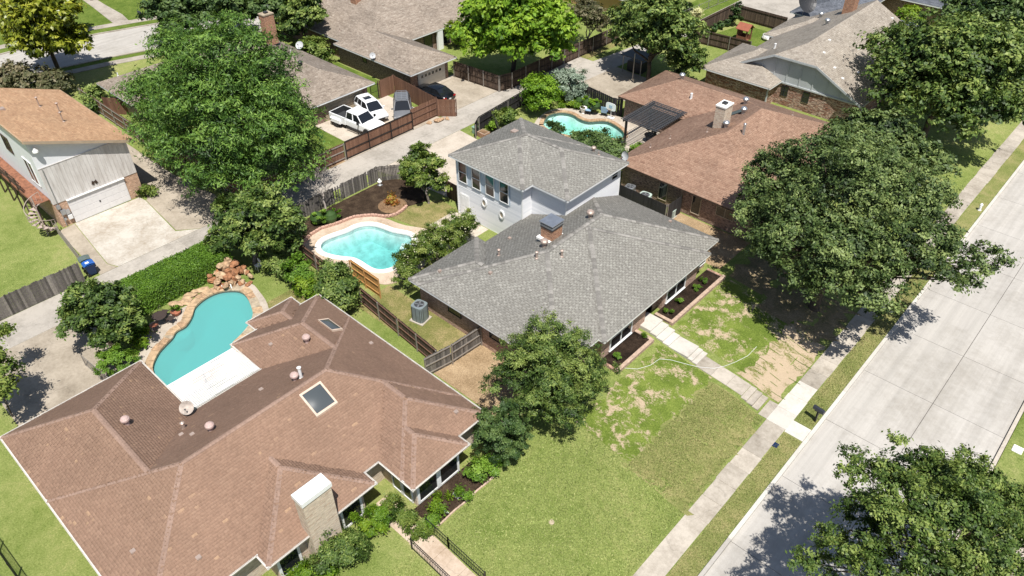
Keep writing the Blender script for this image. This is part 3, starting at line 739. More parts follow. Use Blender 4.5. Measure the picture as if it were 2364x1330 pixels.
def clapboards(house, face, at, u0, u1, z0, z1, exp, mat, name='siding'):
    s = 1 if face[0] == '+' else -1; m = MB(); z = z0; rn = random.Random(int(abs(at)*100))
    while z < z1-.01:
        zt = min(z+exp, z1); t = rn.random()
        def P(u, o, zz): return (at+s*o, u, zz) if face[1] == 'x' else (u, at+s*o, zz)
        m.add([P(u0, .03, z), P(u1, .03, z), P(u1, .008, zt), P(u0, .008, zt), P(u0, .004, z), P(u1, .004, z)], [(0, 1, 2, 3), (4, 5, 1, 0)], t); z = zt
    return m.build(name, mat, house, kind='stuff')
CAPMAT = 'cap_grey'; CAPMAT2 = {}
def capmat(name, c):
    m, n, l, b, o = _new(name); b.inputs['Roughness'].default_value = .9; b.inputs['Specular IOR Level'].default_value = .2
    oi = n.new('ShaderNodeObjectInfo')
    s = ramp(n, l, oi.outputs['Random'], [(0, tuple(x*.72 for x in c)), (.5, c), (1, tuple(x*1.32 for x in c))]); g = ramp(n, l, noise(n, l, pos(n), 14, 3), [(.25, (.8,)*3), (.75, (1.2,)*3)])
    l.new(mixc(n, l, s, g, 1.0, 'MULTIPLY'), b.inputs['Base Color'])
capmat('cap_grey', (.215, .203, .186))
tinted('cap_brown', [(0, (.235, .155, .118)), (1, (.275, .187, .145))], .9); CAPMAT2['shingle_brown'] = 'cap_brown'

def turbine(rf, x, y, z, s=1.0, mat='metal_vent'):
    v = MB().tube((x, y, z-.15), (x, y, z+.24*s), .13*s, n=12).build('turbine_vent', mat, rf)
    m = MB(); prof = [(.10, .22), (.19, .27), (.245, .36), (.235, .45), (.15, .53), (.02, .56)]; m.lathe((x, y, z), [(a*s, b*s) for a, b in prof], 16)
    m.build('turbine_head', mat, v)
    m = MB()
    for k in range(12):
        an = k*math.pi/6; m.bar((x+.20*s*math.cos(an), y+.20*s*math.sin(an), z+.27*s), (x+.16*s*math.cos(an+.2), y+.16*s*math.sin(an+.2), z+.53*s), .03*s, .02*s)
    m.build('vanes', mat, v); return v
def pipe_vent(rf, x, y, z, h=.35, r=.045, mat='metal_vent', cap=False):
    m = MB().lathe((x, y, z-.1), [(.16, 0), (.12, .12), (r, .16), (r, h+.1)], 10)
    if cap: m.lathe((x, y, z+h), [(.11, 0), (.13, .05), (.02, .12)], 10)
    return m.build('pipe_vent', mat, rf)
def box_vent(rf, x, y, z, p, ax, s=.3, mat='metal_vent'):
    return MB().box(x-s/2, x+s/2, y-s/2, y+s/2, z-.1, z+.14).build('roof_vent', mat, rf, bevel=.02)
def chimney(rf, x0, x1, y0, y1, z0, z1, mat, capm=None, cap_h=.1, crown='stone_grey', flue=True):
    c = MB().box(x0, x1, y0, y1, z0, z1).build('chimney', mat, rf)
    MB().box(x0-.05, x1+.05, y0-.05, y1+.05, z1+.002, z1+cap_h).build('chimney_crown', capm or crown, c)
    if flue: MB().box((x0+x1)/2-.2, (x0+x1)/2+.2, (y0+y1)/2-.2, (y0+y1)/2+.2, z1+cap_h+.002, z1+cap_h+.16).build('flue', 'metal_dark', c)
    return c

# ---- grey-roofed house in the middle
RM = [(-32.3, -19.78, 25.5, 44.0), (-31.9, -19.3, 29.5, 42.1), (-33.2, -26.0, 25.5, 32.2)]
ZM, PM = 2.5, .40
hm = thing('brick_house', 'brick house with grey shingle roof and white two-storey wing', 'house', (-26, 35, 0))
roofm = roof(hm, RM, ZM, PM, 'shingle_grey', .145, .27, caps='single', seed=3, dash=True)
WM = inset(RM, .5)
walls(hm, [WM[0], (-31, -19.85, 30.0, 35.0), (-31, -19.85, 37.1, 41.6)], -.6, ZM-.13, 'brick_pink')
walls(hm, [(-32.7, -31.81, 26.0, 31.7)], -.2, ZM-.14, 'brick_pink')
hf = lambda x, y: roofH(RM, ZM, PM, x, y)
for yc in (32.15, 38.75): window(hm, '+x', -19.85, yc, 1.35, 2.3, 1.75, 2, 2, fw=.09, ledge=True)
window(hm, '+x', -20.28, 43.0, 1.3, .9, 1.6, 1, 2)
for xc in (-29.2, -25.3): window(hm, '-y', 26.0, xc, 1.75, 1.15, .95, 1, 1, frame='metal_dark', fw=.05)
MB().box(-20.34, -20.28, 35.55, 36.55, 0, 2.1).build('door', 'wood_dark', hm)
ch = chimney(roofm, -27.75, -26.75, 33.1, 34.2, 4.2, 5.55, 'brick_orange', 'metal_dark', .05, flue=False)
for k, (za, zb, e) in enumerate(((5.602, 5.72, .02), (5.722, 5.80, .06), (5.802, 5.92, .0), (5.922, 5.99, .10))):
    MB().box(-27.75-e, -26.75+e, 33.1-e, 34.2+e, za, zb).build('chimney_cap', 'metal_dark' if k == 2 else 'metal_galv', ch)
MB().box(-27.95, -26.6, 32.85, 34.4, 4.55, 4.72).build('flashing', 'coping_white', ch)
for (x, y, k) in ((-26.55, 37.1, 't'), (-26.75, 32.3, 't'), (-26.3, 31.0, 'p'), (-25.2, 32.3, 'p'), (-28.3, 28.6, 'b'), (-30.6, 33.0, 'b'), (-23.4, 43.0, 'b'), (-29.3, 30.5, 'p'), (-31.6, 27.0, 'b')):
    z = hf(x, y)
    if k == 't': turbine(roofm, x, y, z, 1.15)
    elif k == 'p': pipe_vent(roofm, x, y, z, .45, .08, 'metal_vent', True)
    else: box_vent(roofm, x, y, z, PM, 0, .22)
# white two-storey wing
Z2, P2 = 5.5, .36
R2 = [(-39.72, -31.85, 35.8, 44.35), (-39.72, -28.45, 36.87, 44.35)]
roof2 = roof(hm, R2, Z2, P2, 'shingle_grey', .145, .27, caps='single', seed=9, dash=True)
W2 = [(-39.3, -32.25, 36.22, 43.9), (-39.3, -28.88, 37.27, 43.9)]
walls(hm, W2, -.1, Z2-.13, 'white_paint', 'wing_wall')
clapboards(hm, '-y', 36.22, -39.3, -32.25, 0, Z2-.14, .16, 'siding_white')
clapboards(hm, '-y', 37.27, -32.25, -28.88, 2.0, Z2-.14, .16, 'siding_white')
clapboards(hm, '+x', -32.25, 36.22, 37.27, 2.0, Z2-.14, .16, 'siding_white')
clapboards(hm, '+x', -28.88, 37.27, 43.9, 2.0, Z2-.14, .16, 'siding_white')
for (cx, cy) in ((-39.3, 36.22), (-32.25, 36.22), (-28.88, 37.27), (-28.88, 43.9)):
    MB().box(cx-.06, cx+.045, cy-.045, cy+.06, -.1, Z2-.16).build('corner_board', 'white_paint', hm)
plain('trim_shade', (.42, .50, .58), .5, var=.05)  # blue-grey of the window trim is shade painted into its colour
MB().box(-39.25, -33.45, 36.165, 36.185, 3.18, Z2-.2).build('window_band', 'trim_shade', hm)
for xc in (-38.55, -37.05, -35.55, -34.05): window(hm, '-y', 36.165, xc, 4.2, .85, 1.75, 1, 2, frame='white_trim', fw=.05)
window(hm, '+x', -28.85, 43.1, 4.75, .7, .55, 1, 2, frame='white_trim', fw=.05)
d = MB().box(-39.0, -38.0, 36.155, 36.19, .05, 2.2).build('door_frame', 'white_paint', hm)
dd = MB().box(-38.9, -38.1, 36.135, 36.153, .1, 2.12).build('door', 'white_trim', d)
for (a, b) in ((.25, .95), (1.1, 1.9)):
    for xx in (-38.82, -38.46): MB().box(xx, xx+.28, 36.125, 36.134, a, b).build('door_panel', 'white_paint', dd)
for xc, zc in ((-36.25, 2.35), (-34.35, 2.05)):
    f = MB(); prof = []; n = 20
    P = [(xc+r*math.cos(2*math.pi*i/n), y, zc+1.5*r*math.sin(2*math.pi*i/n)) for r, y in ((.28, 36.19), (.265, 36.10), (.175, 36.10), (.175, 36.16)) for i in range(n)]
    f.add(P, [(k*n+i, k*n+(i+1) % n, (k+1)*n+(i+1) % n, (k+1)*n+i) for k in range(3) for i in range(n)])
    fo = f.build('oval_window', 'white_paint', hm)
    MB().poly([(xc+.178*math.cos(2*math.pi*i/n), 36.15, zc+.268*math.sin(2*math.pi*i/n)) for i in range(n)]).build('pane', 'stucco_tan', fo)
h2 = lambda x, y: roofH(R2, Z2, P2, x, y)
box_vent(roof2, -37.3, 40.9, h2(-37.3, 40.9), P2, 0, .5); turbine(roof2, -31.2, 43.4, h2(-31.2, 43.4), .8); pipe_vent(roof2, -30.4, 43.0, h2(-30.4, 43.0), .3)

# ---- brown-roofed house on the left
ZL, PL = 2.5, .49
RL = [(-33.1, -22.65, 1.1, 20.22), (-39.2, -23.2, 1.1, 9.05), (-36.4, -24, 13.7, 20.22), (-30, -21.67, 6.57, 12.95), (-30, -20.73, 14.05, 20.22), (-27, -19.92, 14.05, 18.0), (-37.5, -30, 15.5, 18.8)]
plain('gutter_cream', (.60, .57, .53), .5, var=.15, scale=2)
hl = thing('brick_house', 'long brick house with reddish brown hipped roof beside the milky pool', 'house', (-28, 10, 0))
roofl = roof(hl, RL, ZL, PL, 'shingle_brown', exp=.15, tab=.28, seed=5, gutter='gutter_cream', trim='gutter_cream')
walls(hl, inset(RL, .5), -.9, ZL-.14, 'brick_stone')
hL = lambda x, y: roofH(RL, ZL, PL, x, y)
for yc in (15.38, 16.92): window(hl, '+x', -20.42, yc, 1.15, 1.25, 1.75, 1, 1, fw=.14)
for yc in (7.75,): window(hl, '+x', -22.17, yc, 1.1, 1.0, 1.7, 1, 1, fw=.14)
for yc in (11.6, ): window(hl, '+x', -22.17, yc, 1.1, 1.1, 1.8, 1, 1, fw=.14)
for yc in (5.3, 3.2): window(hl, '+x', -23.40, yc, 1.1, 1.2, 1.7, 1, 1, fw=.14)
for xc in (-21.1, -21.95): window(hl, '-y', 14.55, xc, 1.15, .62, 2.0, 1, 1, fw=.1)
c = chimney(roofl, -22.1, -21.35, 8.82, 10.42, -1.0, 5.05, 'brick_stone', 'white_paint', .22, flue=False)
MB().box(-22.13, -21.30, 8.77, 10.47, 5.275, 5.33).build('chimney_cap', 'white_trim', c)
for x, y in ((-33.3, 5.9), (-29.3, 8.6), (-28.9, 13.6), (-31.8, 16.3)): turbine(roofl, x, y, hL(x, y), 1.0, 'metal_pink')
pipe_vent(roofl, -28.75, 13.9, hL(-28.75, 13.9), .75, .09, 'white_trim', True); pipe_vent(roofl, -31.6, 8.0, hL(-31.6, 8.0), .4, .1, 'metal_vent', True)
for x, y in ((-31.0, 7.6), (-30.2, 7.9), (-30.4, 12.2), (-26.5, 2.6), (-29.6, 19.3), (-21.7, 18.9), (-33.9, 15.0), (-24.0, 4.5)): box_vent(roofl, x, y, hL(x, y)-.06, PL, 0, .24)
def skylight(rf, cx, cy, sx, sy, hfun, dome, mat):
    zs = lambda x, y: hfun(x, y)
    c = [(cx-sx/2, cy-sy/2), (cx+sx/2, cy-sy/2), (cx+sx/2, cy+sy/2), (cx-sx/2, cy+sy/2)]
    m = MB(); P = [(x, y, zs(x, y)-.02) for x, y in c]+[(x, y, zs(x, y)+.14) for x, y in c]
    i_ = [(cx+(x-cx)*.84, cy+(y-cy)*.84) for x, y in c]; P += [(x, y, zs(x, y)+.14) for x, y in i_]
    m.add(P, [(k, (k+1) % 4, 4+(k+1) % 4, 4+k) for k in range(4)]+[(4+k, 4+(k+1) % 4, 8+(k+1) % 4, 8+k) for k in range(4)])
    f = m.build('skylight', 'skylight_frame', rf)
    n = 8; rows = []
    for a in range(n+1):
        rows.append([(cx+sx*.84*(b/n-.5), cy+sy*.84*(a/n-.5), zs(cx+sx*.84*(b/n-.5), cy+sy*.84*(a/n-.5))+.125+dome*math.sin(math.pi*a/n)*math.sin(math.pi*b/n)) for b in range(n+1)])
    MB().grid(rows).build('dome', mat, f, smooth=True)
plain('skylight_frame', (.55, .43, .34), .6)
skylight(roofl, -26.75, 13.6, 1.4, 1.4, hL, .10, 'skylight_glass'); skylight(roofl, -32.3, 18.35, 1.5, .75, hL, .14, 'skylight_glass')
# white ribbed cover over the poolside patio
pc = thing('patio_cover', 'white ribbed metal patio cover between the two wings of the brown roof', 'patio cover', (-34.6, 11.4, 0))
tinted('cover_rib', [(0, (.30, .29, .28)), (.35, (.66, .655, .645)), (1, (.80, .795, .785))], .5, grain=.06, coarse=.12)
m = MB(); x = -36.3; rn = random.Random(31); zc_ = lambda q: 2.22+.28*(q+36.3)/3.08
while x < -33.25:
    x2 = min(x+.13, -33.22); y = 9.12
    while y < 13.6:
        yb = min(y+rn.uniform(.5, 1.6), 13.64); mid = max(0, 1-abs((y+yb)/2-11.3)/1.6); tt = .1 if rn.random() < .5*mid else rn.uniform(.6, 1)
        m.add([(x, y, zc_(x)), (x2-.045, y, zc_(x2)-.004), (x2-.045, yb, zc_(x2)-.004), (x, yb, zc_(x))], [(0, 1, 2, 3)], rn.uniform(.75, 1))
        m.add([(x2-.045, y, zc_(x2)-.004), (x2-.03, y, zc_(x2)+.035), (x2, y, zc_(x2)+.035), (x2, yb, zc_(x2)+.035), (x2-.03, yb, zc_(x2)+.035), (x2-.045, yb, zc_(x2)-.004)], [(0, 1, 4, 5), (1, 2, 3, 4)], tt); y = yb
    x = x2
m.build('ribbed_panel', 'cover_rib', pc)
MB().box(-36.36, -36.28, 9.1, 13.66, 2.1, 2.26).build('beam', 'white_trim', pc)
for yy in (9.3, 11.4, 13.4): MB().box(-36.34, -36.22, yy-.06, yy+.06, 0, 2.12).build('post', 'white_trim', pc)

# ---- reddish-brown house behind the grey one
ZR, PR = 2.5, .38
RR = [(-32.35, -19.2, 48.25, 67.35), (-39.8, -24, 58.9, 67.35)]
hr = thing('brick_house', 'brick house with reddish tan roof beyond the two-storey wing, pergola at its back', 'house', (-27, 58, 0))
roofr = roof(hr, RR, ZR, PR, 'shingle_red', exp=.17, tab=.34, seed=6, trim='wood_dark', dash=False)
walls(hr, inset(RR, .5), -.9, ZR-.14, 'brick_dark')
hR = lambda x, y: roofH(RR, ZR, PR, x, y)
for xc in (-27.6, -24.4): window(hr, '-y', 48.75, xc, 1.3, .75, 1.7, 1, 1, frame='stucco_tan', fw=.05)
window(hr, '-y', 48.75, -21.8, 1.6, 1.5, .8, 2, 1, frame='stucco_tan', fw=.05)
c = chimney(roofr, -27.75, -26.85, 55.9, 57.2, 4.3, 6.35, 'brick_stone', None, .12, 'coping_white')
for x, y in ((-35.6, 63.4), (-28.2, 62.5), (-26.9, 59.6), (-26.6, 56.0)): turbine(roofr, x, y, hR(x, y), 1.2, 'metal_galv')
pipe_vent(roofr, -33.2, 61.4, hR(-33.2, 61.4), .45, .12, 'white_trim', True); pipe_vent(roofr, -24.9, 56.0, hR(-24.9, 56.0), .9, .12, 'metal_galv', True)
for x, y in ((-30.4, 53.6), (-31.0, 51.5), (-27.7, 55.0), (-24.0, 63.5)): pipe_vent(roofr, x, y, hR(x, y), .3)
zz = hR(-27, 60.4); m = MB(); m.add([(-28.2, 58.6, hR(-28.2, 58.6)+.05), (-26.9, 60.3, hR(-26.9, 60.3)+.12), (-27.5, 60.9, hR(-27.5, 60.9)+.12), (-28.8, 59.2, hR(-28.8, 59.2)+.05)], [(0, 1, 2, 3)]); m.build('skylight', 'car_glass', roofr)

# ---- tan house at the back left (behind the big feathery tree)
ZA, PA = 2.35, .40
RA = [(-80, -60.55, 37.1, 45.0), (-81.8, -74.3, 25.7, 45.0)]
ha = thing('brick_house', 'house with taupe roof behind the big feathery tree, pickup at its garage', 'house', (-70, 38, 0))
roofa = roof(ha, RA, ZA, PA, 'shingle_tan', exp=.17, tab=.36, seed=7)
walls(ha, inset(RA, .6), -.1, ZA-.13, 'stucco_tan')
walls(ha, [(-62.0, -61.14, 37.72, 38.9), (-62.0, -61.13, 43.7, 44.38)], -.1, ZA-.15, 'brick_dark', 'brick_pier')
roofpanel = MB(); 
for k in range(4): roofpanel.box(-61.13, -61.10, 38.95, 43.65, .02+.5*k, .49+.5*k)
roofpanel.build('garage_door', 'stucco_tan', ha)
hA = lambda x, y: roofH(RA, ZA, PA, x, y)
chimney(roofa, -75.6, -74.6, 42.0, 43.2, 3.4, 6.6, 'brick_orange', None, .12, 'stone_grey'); turbine(roofa, -66.8, 40.6, hA(-66.8, 40.6), 1.0, 'metal_dark')
for x, y in ((-71.5, 42.6), (-80.6, 27.6)): pipe_vent(roofa, x, y, hA(x, y), .35, .06, 'white_trim')

# ---- taupe house with the white garage door
ZB, PB = 2.5, .40
RB_ = [(-86, -66.3, 49.45, 78), (-72, -58.85, 48.5, 55.1)]
hb = thing('brick_house', 'dark brick house with taupe roof and cream garage door behind the black car', 'house', (-72, 58, 0))
roofb = roof(hb, RB_, ZB, PB, 'shingle_tan', exp=.18, tab=.38, seed=8)
walls(hb, [(-85.5, -66.9, 50.0, 77.5)], -.1, ZB-.13, 'brick_dark'); walls(hb, [(-72.1, -59.75, 49.1, 54.6)], -.1, ZB-.14, 'brick_dark', 'garage_wall')
MB().box(-59.745, -59.71, 49.1, 50.0, 0, 2.2).build('brick_pier', 'brick_orange', hb)
gd = MB()
for k in range(4): gd.box(-59.74, -59.70, 50.15, 54.1, .03+.53*k, .545+.53*k)
plain('garage_cream', (.58, .54, .47), .6, var=.05)
gdo = gd.build('garage_door', 'garage_cream', hb)
for k in range(6): MB().box(-59.70, -59.685, 50.6+.52*k, 50.9+.52*k, 1.22, 1.5).build('pane', 'window_glass', gdo)
MB().box(-59.7, -59.2, 49.9, 54.6, .0, .06).build('door_sill', 'concrete_pale', hb)
window(hb, '-y', 50.0, -70.0, 1.3, 1.8, 1.4, 2, 1, frame='white_trim', fw=.06); window(hb, '-y', 49.1, -67.3, 1.7, .6, .6, 1, 1, frame='metal_dark', fw=.04)
for yy in (58.2, 61): window(hb, '+x', -66.9, yy, 1.2, 1.2, 1.8, 1, 1, frame='metal_dark', fw=.05)
hB = lambda x, y: roofH(RB_, ZB, PB, x, y)
MB().box(-66.6, -66.3, 59.3, 60.1, 0, ZB-.16).build('column', 'white_paint', hb)
chimney(roofb, -76.2, -75.2, 54.6, 55.9, 3.6, 7.0, 'brick_orange', None, .12, 'stone_grey')
for x, y in ((-73.5, 50.6), (-67.6, 49.6), (-65.9, 50.2)): pipe_vent(roofb, x, y, hB(x, y), .4)

# ---- beige house at the top right, with the panelled gable
ZT, PT = 2.5, .50
ht = thing('brick_house', 'house with beige roof and pale green panelled gable at the upper right', 'house', (-29, 82, 0))
RT = [(-37.6, -29.55, 70.55, 79.5), (-37.2, -30, 83.7, 92)]
rooft = roof(ht, RT, ZT-.01, .42, 'shingle_beige', exp=.18, tab=.38, seed=10)
# main gable roof (ridge along y, clipped gable in front)
x0, x1, y0, y1 = -35.9, -21.0, 72.55, 92.0; xm = (x0+x1)/2; zr = ZT+PT*(x1-xm); zc = 5.1; cxl, cxr = xm-(zr-zc)/PT, xm+(zr-zc)/PT; yr = y0+(zr-zc)/PT
Vv = []; Ff = []; Tt = []; rn = random.Random(4)
m = MB(); m.poly([(x1, y0, ZT), (x1, y1, ZT), (xm, y1, zr), (xm, yr, zr), (cxr, y0, zc)]); m.poly([(x0, y1, ZT), (x0, y0, ZT), (cxl, y0, zc), (xm, yr, zr), (xm, y1, zr)]); m.poly([(cxl, y0, zc), (cxr, y0, zc), (xm, yr, zr)])
m.poly([(x0, y0+.45, ZT-.16), (x0, y1, ZT-.16), (x1, y1, ZT-.16), (x1, y0+.45, ZT-.16)]); m.poly([(x1, y1, ZT-.16), (x0, y1, ZT-.16), (xm, y1, zr-.1)])
gr = m.build('gable_roof', 'shingle_beige', ht)
for sg, xe in ((1, x1), (-1, x0)):
    dt = .18/math.sqrt(1+PT*PT); k = 0
    while k*dt < (x1-x0)/2-.02:
        ta, tb = k*dt, min((k+1)*dt+.01, (x1-x0)/2); za, zb = ZT+PT*ta, ZT+PT*tb
        ys = y0+max(0, (za+zb)/2-zc)/PT; u = ys-rn.uniform(0, .3)
        while u < y1:
            wd = .38*rn.choice((.6, .9, 1, 1.2)); a, b = max(u+.006, ys), min(u+wd-.006, y1); u += wd
            if b <= a: continue
            q = len(Vv); la = .02
            for yy, tt, lz in ((a, ta, la), (b, ta, la), (b, tb, .005), (a, tb, .005), (a, ta, -.01), (b, ta, -.01)): Vv.append((xe-sg*tt, yy, ZT+PT*tt+lz))
            Ff += [(q, q+1, q+2, q+3), (q+4, q+5, q+1, q)]; tv = min(1, max(0, rn.gauss(.5, .18))); Tt += [tv, tv*.5]
        k += 1
dt = .18/math.sqrt(1+PT*PT); k = 0
while k*dt < (cxr-cxl)/2-.02:
    ta, tb = k*dt, min((k+1)*dt+.01, (cxr-cxl)/2); u = cxl+ta-rn.uniform(0, .3)
    while u < cxr-ta:
        wd = .38; a0, a1, b0, b1 = max(u, cxl+ta), min(u+wd-.012, cxr-ta), max(u, cxl+tb), min(u+wd-.012, cxr-tb); u += wd
        if a1 <= a0: continue
        if b1 < b0: b0 = b1 = (b0+b1)/2
        q = len(Vv); Vv += [(a0, y0+ta, zc+PT*ta+.02), (a1, y0+ta, zc+PT*ta+.02), (b1, y0+tb, zc+PT*tb+.005), (b0, y0+tb, zc+PT*tb+.005)]; Ff.append((q, q+1, q+2, q+3)); Tt.append(min(1, max(0, rn.gauss(.5, .18))))
    k += 1
mesh_np('shingles', Vv, Ff, 'shingle_beige', gr, Tt, 'stuff')
for a, b in (((x1, y0, ZT), (cxr, y0, zc)), ((cxr, y0, zc), (cxl, y0, zc)), ((cxl, y0, zc), (x0, y0, ZT))): MB().bar(Vector(a)+Vector((0, -.02, -.1)), Vector(b)+Vector((0, -.02, -.1)), .04, .2).build('barge_board', 'siding_grey', gr)
MB().box(x1, x1+.04, y0, y1, ZT-.17, ZT-.005).build('fascia', 'siding_grey', gr)
walls(ht, [(x0+.5, x1-.5, 73.05, y1-.5)], -.9, ZT-.02, 'stone_rubble'); walls(ht, inset(RT[:1], .5), -.1, ZT-.14, 'stone_rubble', 'wing_wall'); walls(ht, inset(RT[1:], .5), -.1, ZT-.14, 'stone_rubble', 'wing_wall')
g = MB().poly([(x0+.6, 72.98, ZT-.05), (x1-.6, 72.98, ZT-.05), (cxr, 72.98, zc-.12), (cxl, 72.98, zc-.12)]).build('gable_panel', 'siding_grey', ht)
zt = lambda x: min(zc-.12, ZT+PT*(min(x-x0, x1-x))-.14)
for xb in (-33.3, -31.9, -30.5, -29.1, -27.7, -26.3, -24.9, -23.5): MB().box(xb-.05, xb+.05, 72.93, 72.975, ZT-.04, zt(xb)).build('batten', 'siding_grey', g)
MB().box(x0+.8, x1-.55, 72.90, 73.0, ZT-.2, ZT-.05).build('belly_band', 'siding_grey', g)
for xc in (-29.0, -26.7): window(ht, '-y', 73.05, xc, 1.55, .6, .95, 1, 2, frame='metal_dark', fw=.05)
for px, py in ((-29.9, 70.95), (-20.9, 72.7)): MB().box(px-.06, px+.06, py-.06, py+.06, -.9, ZT-.16).build('downpipe', 'siding_grey', ht)
chimney(gr, -30.6, -29.5, 88.0, 89.3, 4.6, 7.3, 'brick_orange', 'metal_galv', .14, flue=False)
hT = lambda x, y: ZT+PT*min(x-x0, x1-x)
for x, y in ((-33.4, 89.5), (-30.3, 83.5)): turbine(gr, x, y, hT(x, y), 1.2, 'metal_galv')
pipe_vent(gr, -32.3, 76.0, hT(-32.3, 76.0), .45, .1, 'white_trim', True)
for x, y in ((-26.9, 75.4), (-25.2, 74.6), (-24.0, 74.1), (-23.6, 77), (-25.4, 80.6), (-26.0, 91), (-24.2, 88.6), (-27.6, 78)): box_vent(gr, x, y, hT(x, y)-.06, PT, 0, .26, 'white_trim')

# ---- slate-grey roofs in the far corner
hs = thing('brick_house', 'house with dark slate grey roof and inner garden at the top right corner', 'house', (-29, 104, 0))
RS = [(-38.4, -31.6, 92.55, 116), (-38.4, -12, 92.55, 98.5), (-38.4, -12, 106.5, 116)]
roof(hs, RS, 2.5, .36, 'shingle_slate', exp=.2, tab=.45, seed=12, trim='white_trim'); walls(hs, inset(RS, .5), -.1, 2.4, 'brick_dark')

# ---- tan-walled house behind the bright tree
hc = thing('brick_house', 'tan-walled house with a pale roof glimpsed behind the bright green tree', 'house', (-62, 90, 0))
RC = [(-74, -56.2, 82.5, 98)]
roof(hc, RC, 2.5, .4, 'shingle_beige', exp=.25, tab=.5, seed=13); walls(hc, inset(RC, .5), -.1, 2.4, 'stucco_ochre')
# ---- red brick house across the back street
hx = thing('brick_house', 'red brick house front at the very top left beyond the back street', 'house', (-121, 33, 0))
RX = [(-135, -116.5, 20, 50)]
roof(hx, RX, 2.7, .4, 'shingle_tan', exp=.3, tab=.5, seed=14); walls(hx, inset(RX, .6), -.1, 2.6, 'brick_orange')

# ---- white house with the garage, far left
hw = thing('white_house', 'white two-storey house with orange shed roof, deck and spiral stair', 'house', (-68, 16.5, 0))
x0, x1, y0, y1 = -75.7, -61.2, 12.75, 20.5; zl, zh = 5.2, 8.1; ps = (zh-zl)/(y1-y0)
walls(hw, [(x0+.5, -61.7, 13.0, 19.95)], -.1, 2.2, 'brick_pier')
m = MB(); a, b, c, d = (x0+.5, 13.0), (-61.7, 13.0), (-61.7, 19.95), (x0+.5, 19.95); zt = lambda y: zh-ps*(y-y0)-.12
for (p, q) in ((a, b), (b, c), (c, d), (d, a)): m.poly([(p[0], p[1], 2.2), (q[0], q[1], 2.2), (q[0], q[1], zt(q[1])), (p[0], p[1], zt(p[1]))])
m.build('upper_wall', 'stucco_white', hw)
mr = MB(); c8 = [(x0, y0, zh), (x1, y0, zh), (x1, y1, zl), (x0, y1, zl)]; mr.poly(c8); lo = [(x, y, z-.2) for x, y, z in c8]; mr.poly(lo[::-1])
for k in range(4): mr.poly([c8[k], lo[k], lo[(k+1) % 4], c8[(k+1) % 4]])
rw = mr.build('roof', 'shingle_orange', hw)
Vv = []; Ff = []; Tt = []; sl_ = math.hypot(y1-y0, zh-zl); k = 0; e = .17
while k*e < sl_:
    sa, sb = k*e, min((k+1)*e+.01, sl_); u = x0-rn.uniform(0, .3); rowt = rn.uniform(-.05, .05)
    f = lambda s: (y1-(y1-y0)*s/sl_, zl+(zh-zl)*s/sl_)
    while u < x1:
        wd = .36*rn.choice((.6, .8, 1, 1.3)); a, b = max(u+.005, x0), min(u+wd-.005, x1); u += wd
        if b <= a: continue
        (ya, za), (yb, zb) = f(sa), f(sb); q = len(Vv); Vv += [(a, ya, za+.02), (b, ya, za+.02), (b, yb, zb+.006), (a, yb, zb+.006), (a, ya, za-.005), (b, ya, za-.005)]
        Ff += [(q+1, q, q+3, q+2), (q+5, q+4, q, q+1)]; tv = min(1, max(0, rn.gauss(.5, .22)+rowt)); Tt += [tv, tv*.5]
    k += 1
mesh_np('shingles', Vv, Ff, 'shingle_orange', rw, Tt, 'stuff')
plain('barge_tan', (.40, .31, .22), .6)
MB().bar((x1+.02, y0, zh-.12), (x1+.02, y1, zl-.12), .04, .22).build('barge_board', 'barge_tan', rw)
MB().box(x0, x1, y0-.04, y0, zh-.24, zh-.01).build('fascia', 'barge_tan', rw); MB().box(x0, x1, y1, y1+.04, zl-.22, zl-.01).build('gutter', 'barge_tan', rw)
boards('plank_weathered', (.46, .42, .385), (.72, .69, .66), .3, True)
y = 13.0; k = 0
while y < 19.9:
    yb = min(y+.305, 19.95); zz = min(5.4, zt(yb)-.02)
    MB().box(-61.70, -61.655-.004*(k % 2), y+.006, yb-.006, 2.2, zz).build('siding_plank', 'plank_weathered', hw); y = yb; k += 1
MB().box(-61.66, -61.63, 13.0, 19.9, 5.38, 5.43).build('trim_strip', 'plank_weathered', hw)
MB().box(-61.75, -61.5, 14.0, 18.78, 2.14, 2.2).build('door_head', 'white_trim', hw)
plain('garage_white', (.70, .68, .67), .55, var=.04)
MB().box(-61.705, -61.66, 14.03, 18.75, .02, 2.14).build('door_reveal', 'wood_black', hw)

gdm = MB().box(-61.66, -61.64, 14.03, 18.75, .02, 2.13).build('garage_door', 'garage_white', hw)
for i in range(8):
    for j in range(4): MB().box(-61.64, -61.622, 14.07+.585*i, 14.07+.585*i+.53, .05+.525*j, .05+.525*j+.47).build('door_panel', 'garage_white', gdm)
MB().box(-61.62, -61.60, 16.3, 16.42, .95, 1.1).build('handle', 'metal_dark', gdm)
window(hw, '-y', 13.0, -67.4, 5.6, 1.3, 1.3, 2, 1, frame='wood_dark', fw=.06); window(hw, '-y', 13.0, -63.6, 4.5, 1.6, 2.0, 2, 1, frame='white_trim', fw=.06)
window(hw, '-y', 13.0, -70.4, 5.6, 1.0, 1.2, 1, 1, frame='wood_dark', fw=.06)
for x, y in ((-70.2, 17.0), (-68.6, 17.9), (-66.0, 17.2)):
    z = zl+ps*(y1-y); pipe_vent(rw, x, y, z, .8, .05, 'metal_vent', True)
box_vent(rw, -69.2, 14.0, zl+ps*(y1-14.0), ps, 0, .5)
